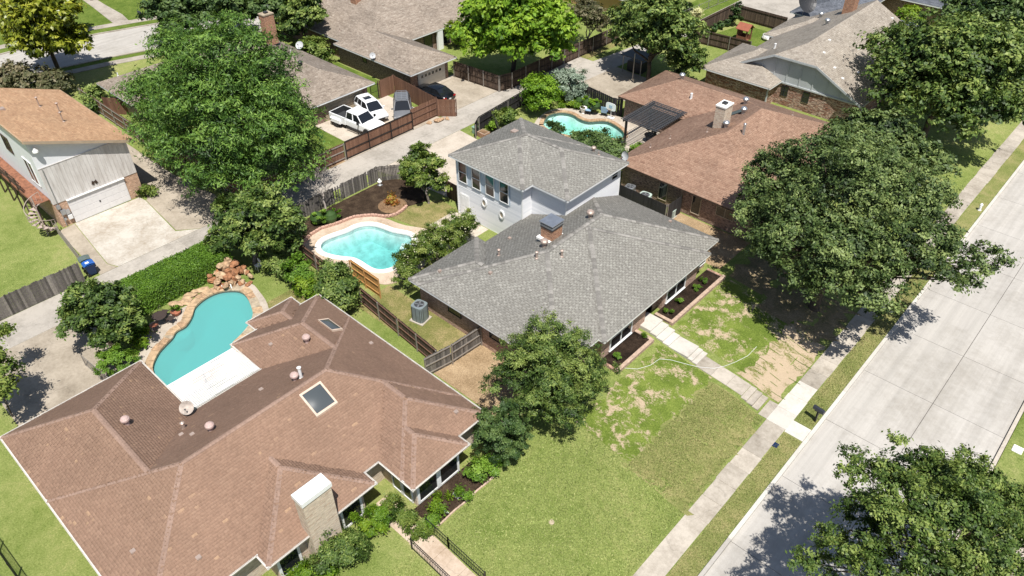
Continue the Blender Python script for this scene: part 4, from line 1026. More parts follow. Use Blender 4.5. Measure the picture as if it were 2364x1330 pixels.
for yy, zz, s, mt in ((13.25, 1.9, .28, 'metal_grey'), (13.45, 1.35, .38, 'metal_grey'), (13.75, 1.25, .34, 'metal_galv'), (13.8, .75, .34, 'white_trim'), (13.4, .7, .16, 'metal_grey')):
    MB().box(-61.68, -61.5, yy-s/2, yy+s/2, zz-s*.6, zz+s*.6).build('meter_box', mt, hw, bevel=.02)
MB().tube((-61.6, 13.3, .1), (-61.6, 13.3, 5.3), .03).build('conduit', 'metal_grey', hw)
fl = MB().lathe((-61.4, 13.35, 6.9), [(.10, .35), (.12, .22), (.20, .12), (.22, 0), (.16, -.05)], 12).build('floodlight', 'white_paint', hw)
MB().bar((-61.7, 13.35, 7.2), (-61.4, 13.35, 7.2), .05, .05).build('bracket', 'white_paint', fl)
orn = MB()
for s_ in (-1, 1): orn.obox((-61.62, 16.5+s_*.12, 2.75), (.012, 0, 0), (0, .09, s_*.06), (0, -s_*.05, .14))
orn.build('wall_ornament', 'wood_dark', hw)
# deck and spiral stair
plain('deck_board', (.24, .105, .06), .8, var=.4, scale=4)
dk = thing('timber_deck', 'raised brown plank deck along the white house, white spiral stair at its end', 'deck', (-68, 12.4, 0))
src = None; x = -74.0
while x < -61.9:
    if src is None: src = MB().box(-.065, .065, -.52, .52, 0, .04).build('deck_plank', 'deck_board', dk, org=(0, 0, 0)); place(src, (x, 12.45, 2.62), dk)
    else: inst(src, (x, 12.45, 2.62), dk)
    x += .142
MB().box(-74, -61.85, 11.90, 11.95, 2.38, 2.61).build('beam', 'deck_board', dk); MB().box(-74, -61.85, 12.92, 12.97, 2.38, 2.61).build('beam', 'deck_board', dk)
for z in (3.0, 3.3, 3.65): MB().box(-74, -64.2, 11.88, 11.93, z-.04, z+.04).build('rail', 'wood_dark', dk)
for x in (-73, -71, -69, -67, -65.3, -63.6, -62.0): MB().box(x-.06, x+.06, 11.86, 11.97, 0, 3.7 if x < -64 else 2.6).build('post', 'wood_dark', dk)
for x in (-71, -67, -63.6): MB().bar((x, 11.9, 1.2), (x+1.0, 11.9, 2.4), .07, .09).build('brace', 'wood_dark', dk)
plain('stair_pink', (.40, .32, .28), .7)
cxs, cys = -61.55, 11.75
MB().tube((cxs, cys, 0), (cxs, cys, 3.6), .05).build('stair_pole', 'stair_pink', dk)
for k in range(13):
    an = R(100)-k*R(27); z = .2*k+.2; q = MB(); w_ = R(13); p = [(cxs+.06*math.cos(an), cys+.06*math.sin(an)), (cxs+.85*math.cos(an-w_), cys+.85*math.sin(an-w_)), (cxs+.85*math.cos(an+w_), cys+.85*math.sin(an+w_))]
    q.prism(p, z, z+.045); q.build('tread', 'stair_pink', dk)
    MB().tube((p[1][0], p[1][1], z), (p[1][0], p[1][1], z+.9), .018, n=6).build('baluster', 'stair_pink', dk)
m = MB(); pp = [(cxs+.85*math.cos(R(100)-k*R(27)-R(13)), cys+.85*math.sin(R(100)-k*R(27)-R(13)), .2*k+1.12) for k in range(13)]
for a, b in zip(pp, pp[1:]): m.tube(a, b, .025, n=6)
m.build('handrail', 'stair_pink', dk)
# ------------------------------------------------------------------ plants
leafmat('leaf_cypress', (0.013, 0.037, 0.006), (0.066, 0.145, 0.019), (0.200, 0.320, 0.058), 0.16)
leafmat('leaf_oak', (0.014, 0.030, 0.008), (0.070, 0.115, 0.029), (0.235, 0.295, 0.095), 0.14)
leafmat('leaf_elm', (0.014, 0.034, 0.006), (0.072, 0.126, 0.022), (0.250, 0.310, 0.075), 0.15)
leafmat('leaf_bright', (0.04, 0.11, 0.006), (0.15, 0.28, 0.016), (0.3, 0.43, 0.04), 0.28)
leafmat('leaf_magnolia', (0.03, 0.045, 0.005), (0.15, 0.185, 0.012), (0.4, 0.4, 0.05), .2, .35)
leafmat('leaf_dark', (0.01, 0.028, 0.007), (0.042, 0.085, 0.02), (0.125, 0.185, 0.05), 0.12)
leafmat('leaf_hedge', (0.03, 0.075, 0.006), (0.1, 0.2, 0.016), (0.2, 0.32, 0.035), 0.2)
leafmat('leaf_lime', (.05, .12, .008), (.13, .24, .014), (.27, .36, .03), .35)
leafmat('leaf_myrtle', (0.025, 0.055, 0.008), (0.105, 0.165, 0.024), (0.26, 0.3, 0.07), 0.18)
leafmat('leaf_silver', (.09, .13, .09), (.20, .26, .19), (.36, .42, .33), .2)
leafmat('leaf_variegated', (.18, .22, .06), (.40, .42, .18), (.62, .60, .34), .25)
leafmat('leaf_red', (.16, .10, .015), (.36, .12, .03), (.26, .30, .03), .3)
leafmat('leaf_olive', (.045, .055, .02), (.10, .105, .045), (.24, .20, .12), .25)
leafmat('petal_white', (.30, .32, .16), (.45, .45, .26), (.62, .60, .42), .2)
def leaves(name, lobes, n, size, mat, parent, seed=0, clump=.55, shell=.72, aspect=.55, flat=.55, droop=0.0, cl_per=None, tshift=0, zmin=None):
    """leaf-sized faces gathered in clumps over the shell of each lobe"""
    rg = np.random.default_rng(seed); L = np.array(lobes, float)
    if L.shape[1] == 4: L = np.c_[L[:, :3], L[:, 3], L[:, 3], L[:, 3]*.8]
    vol = (L[:, 3]*L[:, 4]*L[:, 5])**(2/3); cnt = np.maximum(1, (n*vol/vol.sum()).astype(int)); C = []; T = []; K = []; O = []
    for q, c in zip(L, cnt):
        nc = max(3, int(cl_per*vol[0]**0 if cl_per else q[3]*q[4]*q[5]**.5*5.0/max(clump, .2)))
        d = rg.normal(size=(nc, 3)); d /= np.linalg.norm(d, axis=1)[:, None]; d[:, 2] = np.where(d[:, 2] < -.45, -d[:, 2], d[:, 2])
        r = shell+(1.02-shell)*rg.random(nc)**.7; cc = q[:3]+d*r[:, None]*q[3:6]*(1+.14*rg.normal(size=(nc, 1)))
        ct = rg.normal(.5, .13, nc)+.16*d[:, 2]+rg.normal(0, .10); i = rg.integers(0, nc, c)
        p = cc[i]+rg.normal(size=(c, 3))*clump*np.array([.55, .55, .34])*(.6+.8*rg.random((c, 1)))
        C.append(p); T.append(np.clip(ct[i]+rg.normal(0, .15, c)+tshift, 0, 1)); O.append(d[i])
    C = np.concatenate(C); T = np.concatenate(T); O = np.concatenate(O)
    if zmin is not None: C[:, 2] = np.maximum(C[:, 2], zmin+.05*rg.random(len(C)))
    N = O*.95+rg.normal(size=C.shape)*flat*.8+np.array([0, 0, .45]); N /= np.linalg.norm(N, axis=1)[:, None]
    A = rg.normal(size=C.shape); A[:, 2] -= droop; A -= N*(A*N).sum(1)[:, None]; A /= np.linalg.norm(A, axis=1)[:, None]; B = np.cross(N, A)
    s = (size*(.6+.8*rg.random(len(C))))[:, None]
    V = np.stack([C-A*s*.5, C+B*s*aspect*.5+A*s*.05, C+A*s*.5-N*s*.12, C-B*s*aspect*.5+A*s*.05], 1).reshape(-1, 3); F = np.arange(len(V)).reshape(-1, 4)
    return mesh_np(name, V, F, mat, parent, T)
def sublobes(L, seed, f=.44, k=8, flat=.62):
    rn = random.Random(seed); o = []
    for x, y, z, r in L:
        for _ in range(max(4, int(k*(r/2.5)**.8))):
            a = rn.uniform(0, 6.283); e = math.asin(rn.uniform(-.35, 1)); d = r*rn.uniform(.68, .98); q = r*f*rn.uniform(.7, 1.3)
            o.append((x+d*math.cos(a)*math.cos(e), y+d*math.sin(a)*math.cos(e), z+d*.85*math.sin(e), q, q, q*flat))
    return o
def limb(m, a, b, r0, r1, seg=4, wob=.25, rn=random):
    a = Vector(a); b = Vector(b); p = a; L = (b-a).length
    for k in range(1, seg+1):
        t = k/seg; q = a.lerp(b, t)+Vector((rn.uniform(-1, 1), rn.uniform(-1, 1), rn.uniform(-.3, .6)))*wob*L*.12*(1 if k < seg else 0)
        m.tube(p, q, r0+(r1-r0)*(k-1)/seg, r0+(r1-r0)*t, 7, cap=(k == seg)); p = q
def tree(name, label, cat, base, lobes, n, size, mat, trunk_r, seed=0, fork=.35, bark='bark', group=None, trunks=1, subk=19, subf=.36, subflat=.68, **kw):
    rn = random.Random(seed); t = thing(name, label, cat, base, group); L = lobes
    cx = sum(l[0] for l in L)/len(L); cy = sum(l[1] for l in L)/len(L); zt = max(l[2] for l in L)
    for q in range(trunks):
        m = MB(); b0 = (base[0]+rn.uniform(-.12, .12)*(trunks > 1), base[1]+rn.uniform(-.12, .12)*(trunks > 1), base[2]-.1)
        fz = base[2]+(zt-base[2])*fork; f = (base[0]*.7+cx*.3+rn.uniform(-.4, .4)*(trunks > 1), base[1]*.7+cy*.3+rn.uniform(-.4, .4)*(trunks > 1), fz)
        m.tube((b0[0], b0[1], b0[2]), (b0[0], b0[1], b0[2]+.25), trunk_r*1.35, trunk_r, 9, cap=False); limb(m, (b0[0], b0[1], b0[2]+.25), f, trunk_r, trunk_r*.75, 4, .2, rn)
        tk = m.build('trunk', bark, t, smooth=True); m = MB()
        for k, l in enumerate(L):
            if trunks > 1 and k % trunks != q: continue
            e = (l[0], l[1], l[2]+.2*l[3]); limb(m, f, e, trunk_r*.5, trunk_r*.1, 5, .9, rn)
            for _ in range(4): limb(m, Vector(f).lerp(Vector(e), rn.uniform(.4, .8)), (l[0]+rn.uniform(-.7, .7)*l[3], l[1]+rn.uniform(-.7, .7)*l[3], l[2]+rn.uniform(-.1, .6)*l[3]), trunk_r*.18, trunk_r*.05, 3, .8, rn)
        if m.v: m.build('limbs', bark, tk, smooth=True)
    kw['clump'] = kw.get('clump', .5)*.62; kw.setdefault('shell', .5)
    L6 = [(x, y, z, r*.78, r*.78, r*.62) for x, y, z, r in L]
    leaves('inner_foliage', L6, int(n*.26), size*1.15, mat, t, seed+500, **dict(kw, tshift=kw.get('tshift', 0)-.3))  # inner leaves tinted darker, painting shade into the gaps between boughs
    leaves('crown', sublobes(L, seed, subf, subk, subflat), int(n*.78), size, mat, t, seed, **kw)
    return t
def bush(name, label, base, lobes, n, size, mat, seed=0, cat='shrub', group=None, stems=4, **kw):
    t = thing(name, label, cat, base, group); rn = random.Random(seed); m = MB()
    for k in range(stems):
        l = lobes[k % len(lobes)]; limb(m, (base[0]+rn.uniform(-.15, .15), base[1]+rn.uniform(-.15, .15), base[2]-.05), (l[0]+rn.uniform(-.4, .4)*l[3], l[1]+rn.uniform(-.4, .4)*l[3], l[2]+.4*l[3]), .03, .01, 3, .5, rn)
    m.build('stem', 'bark', t); kw.setdefault('clump', .3); leaves('foliage', lobes, n, size, mat, t, seed, zmin=base[2], **kw)
    return t
CY = [(-60.8, 26.9, 10.5, 3.41), (-55.07, 27.06, 12.0, 3.7), (-54.19, 28.98, 9.5, 3.32), (-61.1, 24.21, 7.5, 3.43), (-54.77, 24.55, 9.0, 4.06), (-51.59, 26.14, 8.0, 4.05), (-52.59, 29.57, 6.0, 2.87), (-60.11, 23.31, 5.0, 3.28), (-53.81, 23.76, 5.5, 4.14), (-51.47, 26.39, 4.5, 3.85), (-52.32, 29.8, 4.0, 2.38), (-52.98, 23.41, 3.4, 2.62), (-65.07, 23.61, 4.0, 2.11), (-66.5, 25.31, 6.0, 1.97), (-57.5, 27.5, 8, 4), (-58, 30, 6.5, 3.4)]
tree('cypress_tree', 'huge feathery green tree towering over the alley, largest on the left', 'tree', (-56.8, 26.6, 0), CY, 115000, .29, 'leaf_cypress', .45, 1, .3, clump=.62, aspect=.3, flat=.45, droop=.6, subk=22, subf=.34, subflat=.55)
tree('magnolia_tree', 'glossy yellow-green magnolia with pale trunk at the top left street', 'tree', (-92.2, 25.5, 0), [(-93.45, 25.26, 6.5, 2.79), (-88.8, 25.65, 7.5, 3.1), (-90.5, 24.05, 5.0, 2.6), (-87.9, 26.01, 5.5, 2.3), (-95.0, 25.16, 5.0, 2.15), (-88.6, 27.6, 4.7, 1.49), (-88.5, 25.7, 4.2, 1.5), (-91, 24.0, 3.9, 1.5), (-90.5, 26.86, 8.5, 2.4)], 22000, .5, 'leaf_magnolia', .26, 2, .45, clump=.5, aspect=.5)
tree('maple_tree', 'large lime green tree over the dark fence at the top centre', 'tree', (-54.6, 59.6, 0), [(-57.19, 58.03, 5.5, 3.04), (-53.3, 58.5, 7.0, 3.81), (-51.2, 60.6, 6.0, 3.17), (-56.34, 57.0, 3.9, 2.33), (-53.2, 57.8, 4.6, 2.8), (-51.0, 61.2, 4.2, 2.4), (-51.3, 63.4, 4.2, 1.8), (-53, 58.5, 8.6, 2.87), (-55, 61, 7, 3)], 32000, .44, 'leaf_bright', .3, 3, .35, clump=.5)
tree('shade_tree', 'broad green tree with pale blossom tips behind the reddish roof', 'tree', (-42.6, 68.6, 0), [(-46.5, 69.37, 5.5, 2.6), (-42.9, 68.6, 7.0, 3.15), (-40.3, 69.2, 5.6, 2.7), (-43.7, 68.3, 4.7, 2.6), (-41.0, 69.0, 4.3, 2.4), (-46.2, 68.6, 4.2, 1.65), (-43.5, 71.5, 6, 2.8)], 27000, .36, 'leaf_elm', .26, 4, .3, clump=.45, tshift=.08)
tree('shade_tree', 'small round tree in the gap between the reddish and beige roofs', 'tree', (-38.9, 69.4, 0), [(-38.9, 69.6, 3.5, 1.9), (-38.4, 69.2, 2.5, 1.3), (-40, 70.2, 3, 1.5)], 7000, .3, 'leaf_elm', .14, 5, .35, clump=.4)
tree('olive_tree', 'sparse greyish tree with brown twigs right of the lime green tree', 'tree', (-52.8, 70.5, 0), [(-52.55, 69.9, 4.2, 2.2), (-54, 71.5, 4.6, 2.0), (-51.8, 71.2, 3.4, 1.7)], 6500, .26, 'leaf_olive', .16, 6, .35, 'bark_grey', clump=.4)
tree('street_oak', 'broad oak hiding the street end of the beige house, upper right', 'tree', (-15.6, 76.0, -.6), [(-20.6, 78.4, 6.2, 3.2), (-17.32, 74.8, 8.0, 3.91), (-13.78, 75.2, 8.0, 4.21), (-10.9, 77.38, 6.2, 3.5), (-18.6, 73.4, 5.2, 3.0), (-15.1, 72.2, 5.7, 3.6), (-11.62, 72.9, 5.2, 3.0), (-18.4, 72.0, 4, 2.0), (-12.86, 70.6, 4.4, 2.1), (-9.6, 74.3, 4.9, 2.0), (-15.5, 78.5, 7.5, 3.8)], 52000, .34, 'leaf_elm', .33, 7, .35, clump=.5)
tree('street_oak', 'dark oak cut by the top right corner of the picture', 'tree', (-15.3, 92, -.6), [(-19.4, 94.4, 6.0, 2.84), (-15.97, 91.3, 7.0, 3.34), (-12.39, 87.6, 6.0, 2.55), (-14.91, 93.35, 8.0, 2.9), (-11, 92, 6, 3), (-11.2, 84.5, 5, 2)], 26000, .36, 'leaf_dark', .3, 8, .35, clump=.5, tshift=.15)
OAK = [(-18.0, 48.6, 6.5, 2.5), (-16.2, 49.3, 8.0, 2.8), (-15.6, 53.0, 7.0, 2.5), (-13.8, 54.2, 6.5, 2.4), (-12.66, 46.51, 8.5, 3.13), (-10.54, 48.79, 8.0, 2.88), (-17.11, 45.78, 5.2, 2.2), (-13.91, 43.89, 6.5, 2.8), (-10.57, 42.68, 7.0, 2.6), (-8.59, 44.16, 7.3, 2.4), (-7.14, 46.74, 7.3, 1.9), (-6.31, 44.77, 6.3, 1.5), (-5.19, 46.7, 6.6, 1.6), (-3.9, 48.6, 6.0, 1.2), (-4.2, 45.9, 5.6, 1.0), (-10.4, 40.9, 5.4, 1.8), (-8.4, 41.6, 5.0, 1.7), (-7.5, 43.4, 5.5, 1.4), (-7.5, 41.8, 4.2, 1.0), (-16.5, 43.3, 4.4, 1.25), (-10.2, 53.0, 6.5, 1.8), (-8.4, 52.5, 6.2, 1.3), (-12.5, 51.5, 7.2, 2.4), (-13.2, 41.2, 4.7, 1.3), (-17.6, 44.6, 4.7, 1.5), (-15.4, 42.2, 4.7, 1.4), (-18.6, 47.0, 5.6, 1.6), (-11.8, 40.2, 4.4, 1.2)]
tree('live_oak', 'largest oak, spreading over the pavement and street right of the grey roof', 'tree', (-12.2, 45.4, gz(-12.2)), OAK, 118000, .21, 'leaf_oak', .36, 9, .33, clump=.48, aspect=.5)
tree('live_oak', 'smaller oak between the big oak and the reddish roof, by the pavement', 'tree', (-14.2, 61.2, -.8), [(-17.2, 61.2, 5.5, 1.98), (-15.4, 61.8, 6.0, 2.12), (-13.54, 62.15, 5.0, 1.76), (-10.9, 61.47, 4.7, 1.5), (-12.1, 60.4, 5.1, 1.7), (-15.6, 59.4, 5.4, 1.8)], 20000, .29, 'leaf_oak', .2, 10, .35, clump=.45)
BR = [(-2.38, 26.82, 6.0, 1.6), (-1.29, 27.77, 7.0, 1.6), (0.31, 28.59, 7.0, 1.6), (1.91, 29.29, 6.5, 1.44), (-1.8, 24.12, 6.5, 1.45), (-0.4, 24.04, 8.0, 1.8), (1.29, 25.04, 8.0, 1.85), (2.94, 26.87, 7.0, 1.61), (-2.39, 23.03, 5.5, 1.0), (-2.35, 21.67, 5.5, 1.05), (-0.56, 22.09, 7.0, 1.5), (1.2, 22.4, 8.0, 1.6), (2.9, 24.1, 7.5, 1.5), (-1.9, 28.3, 6.0, .8), (0.65, 30.6, 6.0, 0.8), (-0.5, 29.4, 6.2, 0.75), (2.39, 31.6, 5.2, 0.8), (.5, 26.5, 7.6, 1.7), (2.8, 29.5, 6, 1.3)]
tree('live_oak', 'oak in the bottom right corner, leaning over the street', 'tree', (2.9, 26.4, -1.13), BR, 62000, .15, 'leaf_elm', .2, 11, .4, clump=.34, aspect=.5)
FR = [(-21.4, 24.1, 3.4, 1.75), (-20.5, 25.3, 4.5, 1.8), (-18.7, 25.8, 4.0, 1.8), (-20.8, 22.9, 2.8, 1.7), (-18.94, 23.5, 3.8, 2.0), (-17.7, 25.1, 3.1, 1.55), (-18.9, 22.6, 2.5, 1.35), (-17.5, 23.6, 2.5, 1.35), (-18.1, 26.4, 3.1, 1.2), (-20.3, 24.3, 4.6, 1.2)]
tree('yard_tree', 'round olive green tree in the lawn between the two front houses', 'tree', (-19.3, 24.2, -.02), FR, 56000, .155, 'leaf_elm', .15, 12, .35, clump=.36, aspect=.34, trunks=2, droop=.3)
tree('holly_tree', 'dense dark round shrub at the right front corner of the brown roof', 'shrub', (-19.6, 20.3, -.05), [(-19.75, 20.1, 1.9, 1.45), (-19.5, 20.5, 2.8, 1.15), (-19.4, 19.8, 1.1, 1.4), (-19.3, 20.8, 1.4, 1.2)], 26000, .12, 'leaf_dark', .08, 13, .25, clump=.25, tshift=.1)
tree('pear_tree', 'full round tree between the alley and the rock waterfall', 'tree', (-46.0, 20.9, 0), [(-47.2, 20.9, 3.6, 1.9), (-45.77, 22.0, 4.4, 2.0), (-43.8, 22.4, 3.5, 1.7), (-46.0, 20.1, 2.7, 1.7), (-43.8, 21.2, 2.6, 1.5), (-47.6, 19.5, 2.0, 1.1), (-43.7, 22.9, 1.9, .95)], 32000, .24, 'leaf_elm', .16, 14, .3, clump=.42, trunks=2, bark='bark_grey')
tree('juniper_tree', 'dark leafy tree at the left end of the clipped hedge, beside the driveway', 'tree', (-45.2, 9.2, 0), [(-46.6, 9.3, 3.0, 1.4), (-44.92, 10.0, 3.6, 1.5), (-43.9, 10.5, 2.8, 1.2), (-45.9, 8.4, 2.1, 1.25), (-44.0, 9.1, 2.5, 1.45), (-43.3, 10.0, 1.9, 1.05), (-47.6, 8.5, 2.0, .85)], 28000, .2, 'leaf_elm', .13, 15, .3, clump=.4, tshift=-.06)
tree('crape_myrtle', 'rounded crape myrtle beside the white wing and its back gate', 'tree', (-42.3, 35.6, .04), [(-44.0, 35.9, 3.3, 1.4), (-42.83, 36.4, 3.1, 1.35), (-42.8, 35.1, 2.4, 1.5), (-43.8, 35.0, 2.3, 1.0), (-41.9, 36.0, 1.9, .95)], 17000, .22, 'leaf_myrtle', .07, 16, .35, 'bark_grey', clump=.36, trunks=3, tshift=.05)
for k, (bx, by, lb, lab) in enumerate(((-35.6, 32.6, [(-35.6, 32.7, 2.2, 1.2), (-35.2, 32.2, 1.4, 1.0), (-36.0, 33.1, 1.3, .8)], 'crape myrtle nearest the oval windows, in the row beside the clear pool'), (-35.6, 30.3, [(-35.6, 30.5, 2.3, 1.3), (-35.9, 29.7, 1.7, 1.1), (-35.0, 30.9, 1.4, 1.0), (-36.3, 30.3, 1.5, .9)], 'crape myrtle in the middle of the row between the clear pool and grey roof'), (-35.3, 27.9, [(-35.2, 28.2, 2.2, 1.2), (-35.6, 27.3, 1.6, 1.1), (-34.8, 26.6, 1.2, .9), (-36.1, 28.1, 1.3, .9)], 'crape myrtle nearest the air conditioner, at the corner of the grey roof'))):
    t = tree('crape_myrtle', lab, 'tree', (bx, by, .03), lb, 15000, .14, 'leaf_myrtle', .05, 20+k, .3, 'bark_grey', clump=.36, trunks=3, aspect=.4, group='crape myrtles along the grey roof')
    leaves('blossom', lb, 150, .13, 'petal_white', t, 60+k, clump=.3)
for nm, lab, base, lb, n, sz, mat, kw in [
    ('clipped_bush', 'clipped square bright green bush beside the garage drive and brown roof', (-42.1, 8.5, 0), [(-42.4, 8.2, .9, 1.05), (-41.8, 8.8, .9, 1.05), (-42.0, 8.4, 1.35, .9)], 11000, .12, 'leaf_hedge', dict(clump=.16)),
    ('leafy_shrub', 'leafy shrub nearest the rock waterfall, by its lattice', (-43.3, 21.0, 0), [(-43.4, 21.2, .9, 1.0), (-42.6, 21.4, .8, .8)], 5000, .16, 'leaf_elm', {}),
    ('leafy_shrub', 'mid green shrub against the old fence, left of the tall spiky shrub', (-41.1, 21.7, 0), [(-41.3, 21.8, 1.2, 1.0), (-40.7, 21.6, .9, .9)], 6500, .16, 'leaf_hedge', {}),
    ('leafy_shrub', 'lime green shrub at the foot of the tall spiky shrub', (-39.6, 21.5, 0), [(-39.8, 21.5, .75, .95), (-39.0, 21.4, .7, .75)], 6000, .14, 'leaf_lime', {}),
    ('tall_shrub', 'tall spiky dark shrub near the top corner of the brown roof', (-36.9, 22.0, 0), [(-36.8, 22.0, 2.0, 1.4), (-37.6, 22.2, 1.5, 1.1), (-36.2, 21.7, 1.1, 1.2), (-37.9, 22.6, 2.6, .7)], 15000, .2, 'leaf_elm', dict(clump=.35)),
    ('variegated_shrub', 'cream variegated shrub beside the two clipped ball bushes', (-46.6, 24.6, 0), [(-46.7, 24.8, 1.1, .8), (-46.1, 24.2, .7, .7), (-47.0, 25.2, .7, .7)], 4500, .15, 'leaf_variegated', {}),
    ('red_shrub', 'small red and yellow shrub on the round tan mound', (-44.35, 33.2, .2), [(-44.5, 33.3, .5, .42), (-44.15, 33.1, .45, .38)], 900, .16, 'leaf_red', {}),
    ('flowering_bush', 'round leafy bush in front of the brick chimney at the bottom', (-20.7, 9.8, -.1), [(-20.75, 9.7, 1.1, 1.15), (-20.4, 10.2, .8, .9), (-20.9, 9.2, .8, .9)], 14000, .12, 'leaf_elm', dict(clump=.24, tshift=-.05)),
    ('flowering_bush', 'yellow-green bush between the chimney bush and the entrance path', (-21.2, 12.2, -.05), [(-21.2, 12.0, .8, .62), (-21.1, 12.5, .9, .6), (-20.8, 11.9, .5, .55)], 8000, .11, 'leaf_lime', dict(clump=.2, tshift=-.15)),
    ('low_shrub', 'low lime bush at the bottom edge below the chimney bush', (-21.2, 8.1, -.05), [(-21.2, 8.0, .5, .7), (-21.5, 7.0, .4, .6), (-20.9, 8.7, .4, .6)], 6500, .11, 'leaf_lime', dict(clump=.2, tshift=-.2)),
    ('low_shrub', 'grey-green low shrub under the windows at the very bottom edge', (-22.6, 4.9, -.05), [(-22.5, 4.8, .45, .6), (-22.4, 5.9, .4, .5)], 3000, .12, 'leaf_silver', dict(clump=.2, tshift=-.3)),
    ('garden_shrub', 'leafy shrub beneath the dark holly by the brown house front', (-19.3, 18.3, -.1), [(-19.4, 18.2, .5, .75), (-19.3, 17.6, .4, .6), (-19.1, 19.0, .4, .6)], 5500, .12, 'leaf_hedge', dict(clump=.22)),
    ('garden_shrub', 'dark green shrub at the lawn edge by the double window', (-18.9, 16.4, -.1), [(-18.9, 16.4, .35, .5)], 2200, .11, 'leaf_hedge', dict(clump=.18)),
    ('garden_shrub', 'sparse yellowing plants in the bed under the double window', (-19.3, 15.2, -.1), [(-19.4, 15.4, .25, .6), (-19.2, 14.9, .2, .5)], 1500, .12, 'leaf_lime', dict(clump=.25)),
    ('garden_shrub', 'leafy plants at the head of the black handrail', (-19.0, 14.3, -.1), [(-19.0, 14.3, .3, .5), (-19.3, 13.9, .3, .45)], 1800, .12, 'leaf_lime', dict(clump=.22, tshift=-.2)),
    ('holly_bush', 'big dark holly hedge between the mint pool and two-storey roof', (-36.0, 51.2, 0), [(-35.6, 50.9, 1.7, 1.45), (-37.2, 51.2, 1.4, 1.2), (-38.5, 51.2, 1.1, .9), (-34.2, 50.5, 1.6, 1.4), (-33.6, 50.0, 1.2, 1.2)], 16000, .2, 'leaf_dark', dict(clump=.35, tshift=.1)),
    ('holly_bush', 'small dark conifer at the left end of the mint pool', (-41.3, 50.9, 0), [(-41.2, 50.8, 1.3, .75), (-41.2, 50.8, 2.2, .5)], 3000, .2, 'leaf_dark', dict(clump=.3)),
    ('green_shrub', 'bright green shrub at the foot of the pergola', (-33.2, 53.4, 0), [(-33.1, 53.4, 1.0, .95), (-33.6, 52.9, .7, .7)], 4000, .17, 'leaf_hedge', {}),
    ('silver_shrub', 'silvery grey round shrub beside the black corrugated fence', (-46.2, 59.0, 0), [(-46.0, 58.8, 2.1, 1.6), (-46.6, 59.6, 1.6, 1.3), (-45.2, 58.9, 1.1, 1.1)], 9000, .22, 'leaf_silver', dict(clump=.36)),
    ('leafy_shrub', 'rounded light green shrub at the alley corner of the black fence', (-46.8, 50.0, 0), [(-46.6, 49.8, 1.3, 1.1), (-46.9, 50.5, 1.0, .9)], 6000, .19, 'leaf_myrtle', {}),
    ('leafy_shrub', 'small leafy plant beside the brick planter in the alley', (-46.9, 48.4, 0), [(-46.9, 48.4, .5, .6)], 1200, .2, 'leaf_hedge', {}),
    ('ground_shrub', 'band of yellow-green low plants along the edge of the mint pool', (-44.9, 58.0, 0), [(-45.7, 57.6, .3, .5), (-45.0, 58.0, .3, .5), (-44.2, 58.3, .3, .5)], 2600, .18, 'leaf_lime', {}),
    ('leafy_shrub', 'green shrub against the taupe roof with the tall brick chimney', (-74.6, 47.4, 0), [(-74.07, 47.3, 1.7, 1.5), (-75.3, 47.6, 1.4, 1.3), (-72.8, 47.3, 1.2, 1.1)], 6500, .25, 'leaf_myrtle', dict(clump=.4)),
    ('hedge_bush', 'long olive bush beside the magnolia at the left edge', (-90.0, 21.6, 0), [(-91.5, 20.6, 1.4, 2.0), (-89.6, 22.0, 1.5, 2.0), (-87.6, 23.6, 1.2, 1.6), (-93, 19, 1.3, 1.8)], 9000, .36, 'leaf_olive', dict(clump=.5, tshift=.05)),
    ('leafy_shrub', 'two-tone shrub beside the brown gate at the taupe roof', (-82.4, 25.0, 0), [(-82.6, 25.4, 1.2, 1.0), (-81.3, 24.8, 1.2, .95), (-80.4, 24.2, .9, .8)], 4000, .25, 'leaf_elm', dict(clump=.4)),
    ('leafy_shrub', 'small bush at the brick pier of the white garage', (-60.9, 20.0, 0), [(-60.9, 19.9, .5, .62), (-61.1, 20.5, .4, .5)], 2200, .17, 'leaf_myrtle', {}),
    ('yellow_bush', 'yellow-green bush beside the lime green tree and taupe roof', (-65.6, 61.5, 0), [(-65.6, 61.5, 1.9, 1.35), (-65.2, 61.9, 1.0, 1.1)], 4000, .26, 'leaf_lime', {}),
    ('yellow_bush', 'small yellow shrub by the wire fence at the top', (-48.9, 88.5, 0), [(-48.9, 88.5, .9, .8)], 1300, .25, 'leaf_variegated', {}),
    ('round_bush', 'clipped light green dome in the slate-roofed inner garden', (-27.3, 102.2, 0), [(-27.3, 102.2, 1.9, 1.6)], 6000, .25, 'leaf_lime', dict(clump=.25)),
    ('leafy_plant', 'drooping leafy plants at the foot of the clipped hedge by the patio', (-43.9, 10.6, 0), [(-44.1, 10.9, .45, .5), (-43.6, 10.3, .4, .45)], 1600, .2, 'leaf_lime', {}),
    ('tree_branch', 'leafy branches reaching in at the left edge over the drive', (-43.4, 2.2, 0), [(-43.2, 2.6, 3.6, 1.1), (-43.9, 1.9, 4.4, 1.4), (-42.2, 2.2, 3.2, .9), (-46.8, 3.6, 3.6, .8)], 8000, .22, 'leaf_myrtle', dict(clump=.4, stems=2, cat='tree')),
    ('garden_tree', 'fresh green tree beside the mint pool, left of the silvery shrub', (-46.9, 55.0, 0), [(-46.45, 54.8, 2.6, 1.7), (-47.2, 55.6, 2.2, 1.4), (-46.0, 54.2, 1.7, 1.2)], 11000, .22, 'leaf_bright', dict(clump=.4, stems=3, cat='tree', tshift=-.1))]:
    bush(nm, lab, base, lb, n, sz, mat, seed=len(lab)*7+int(abs(base[0])*3), **kw)
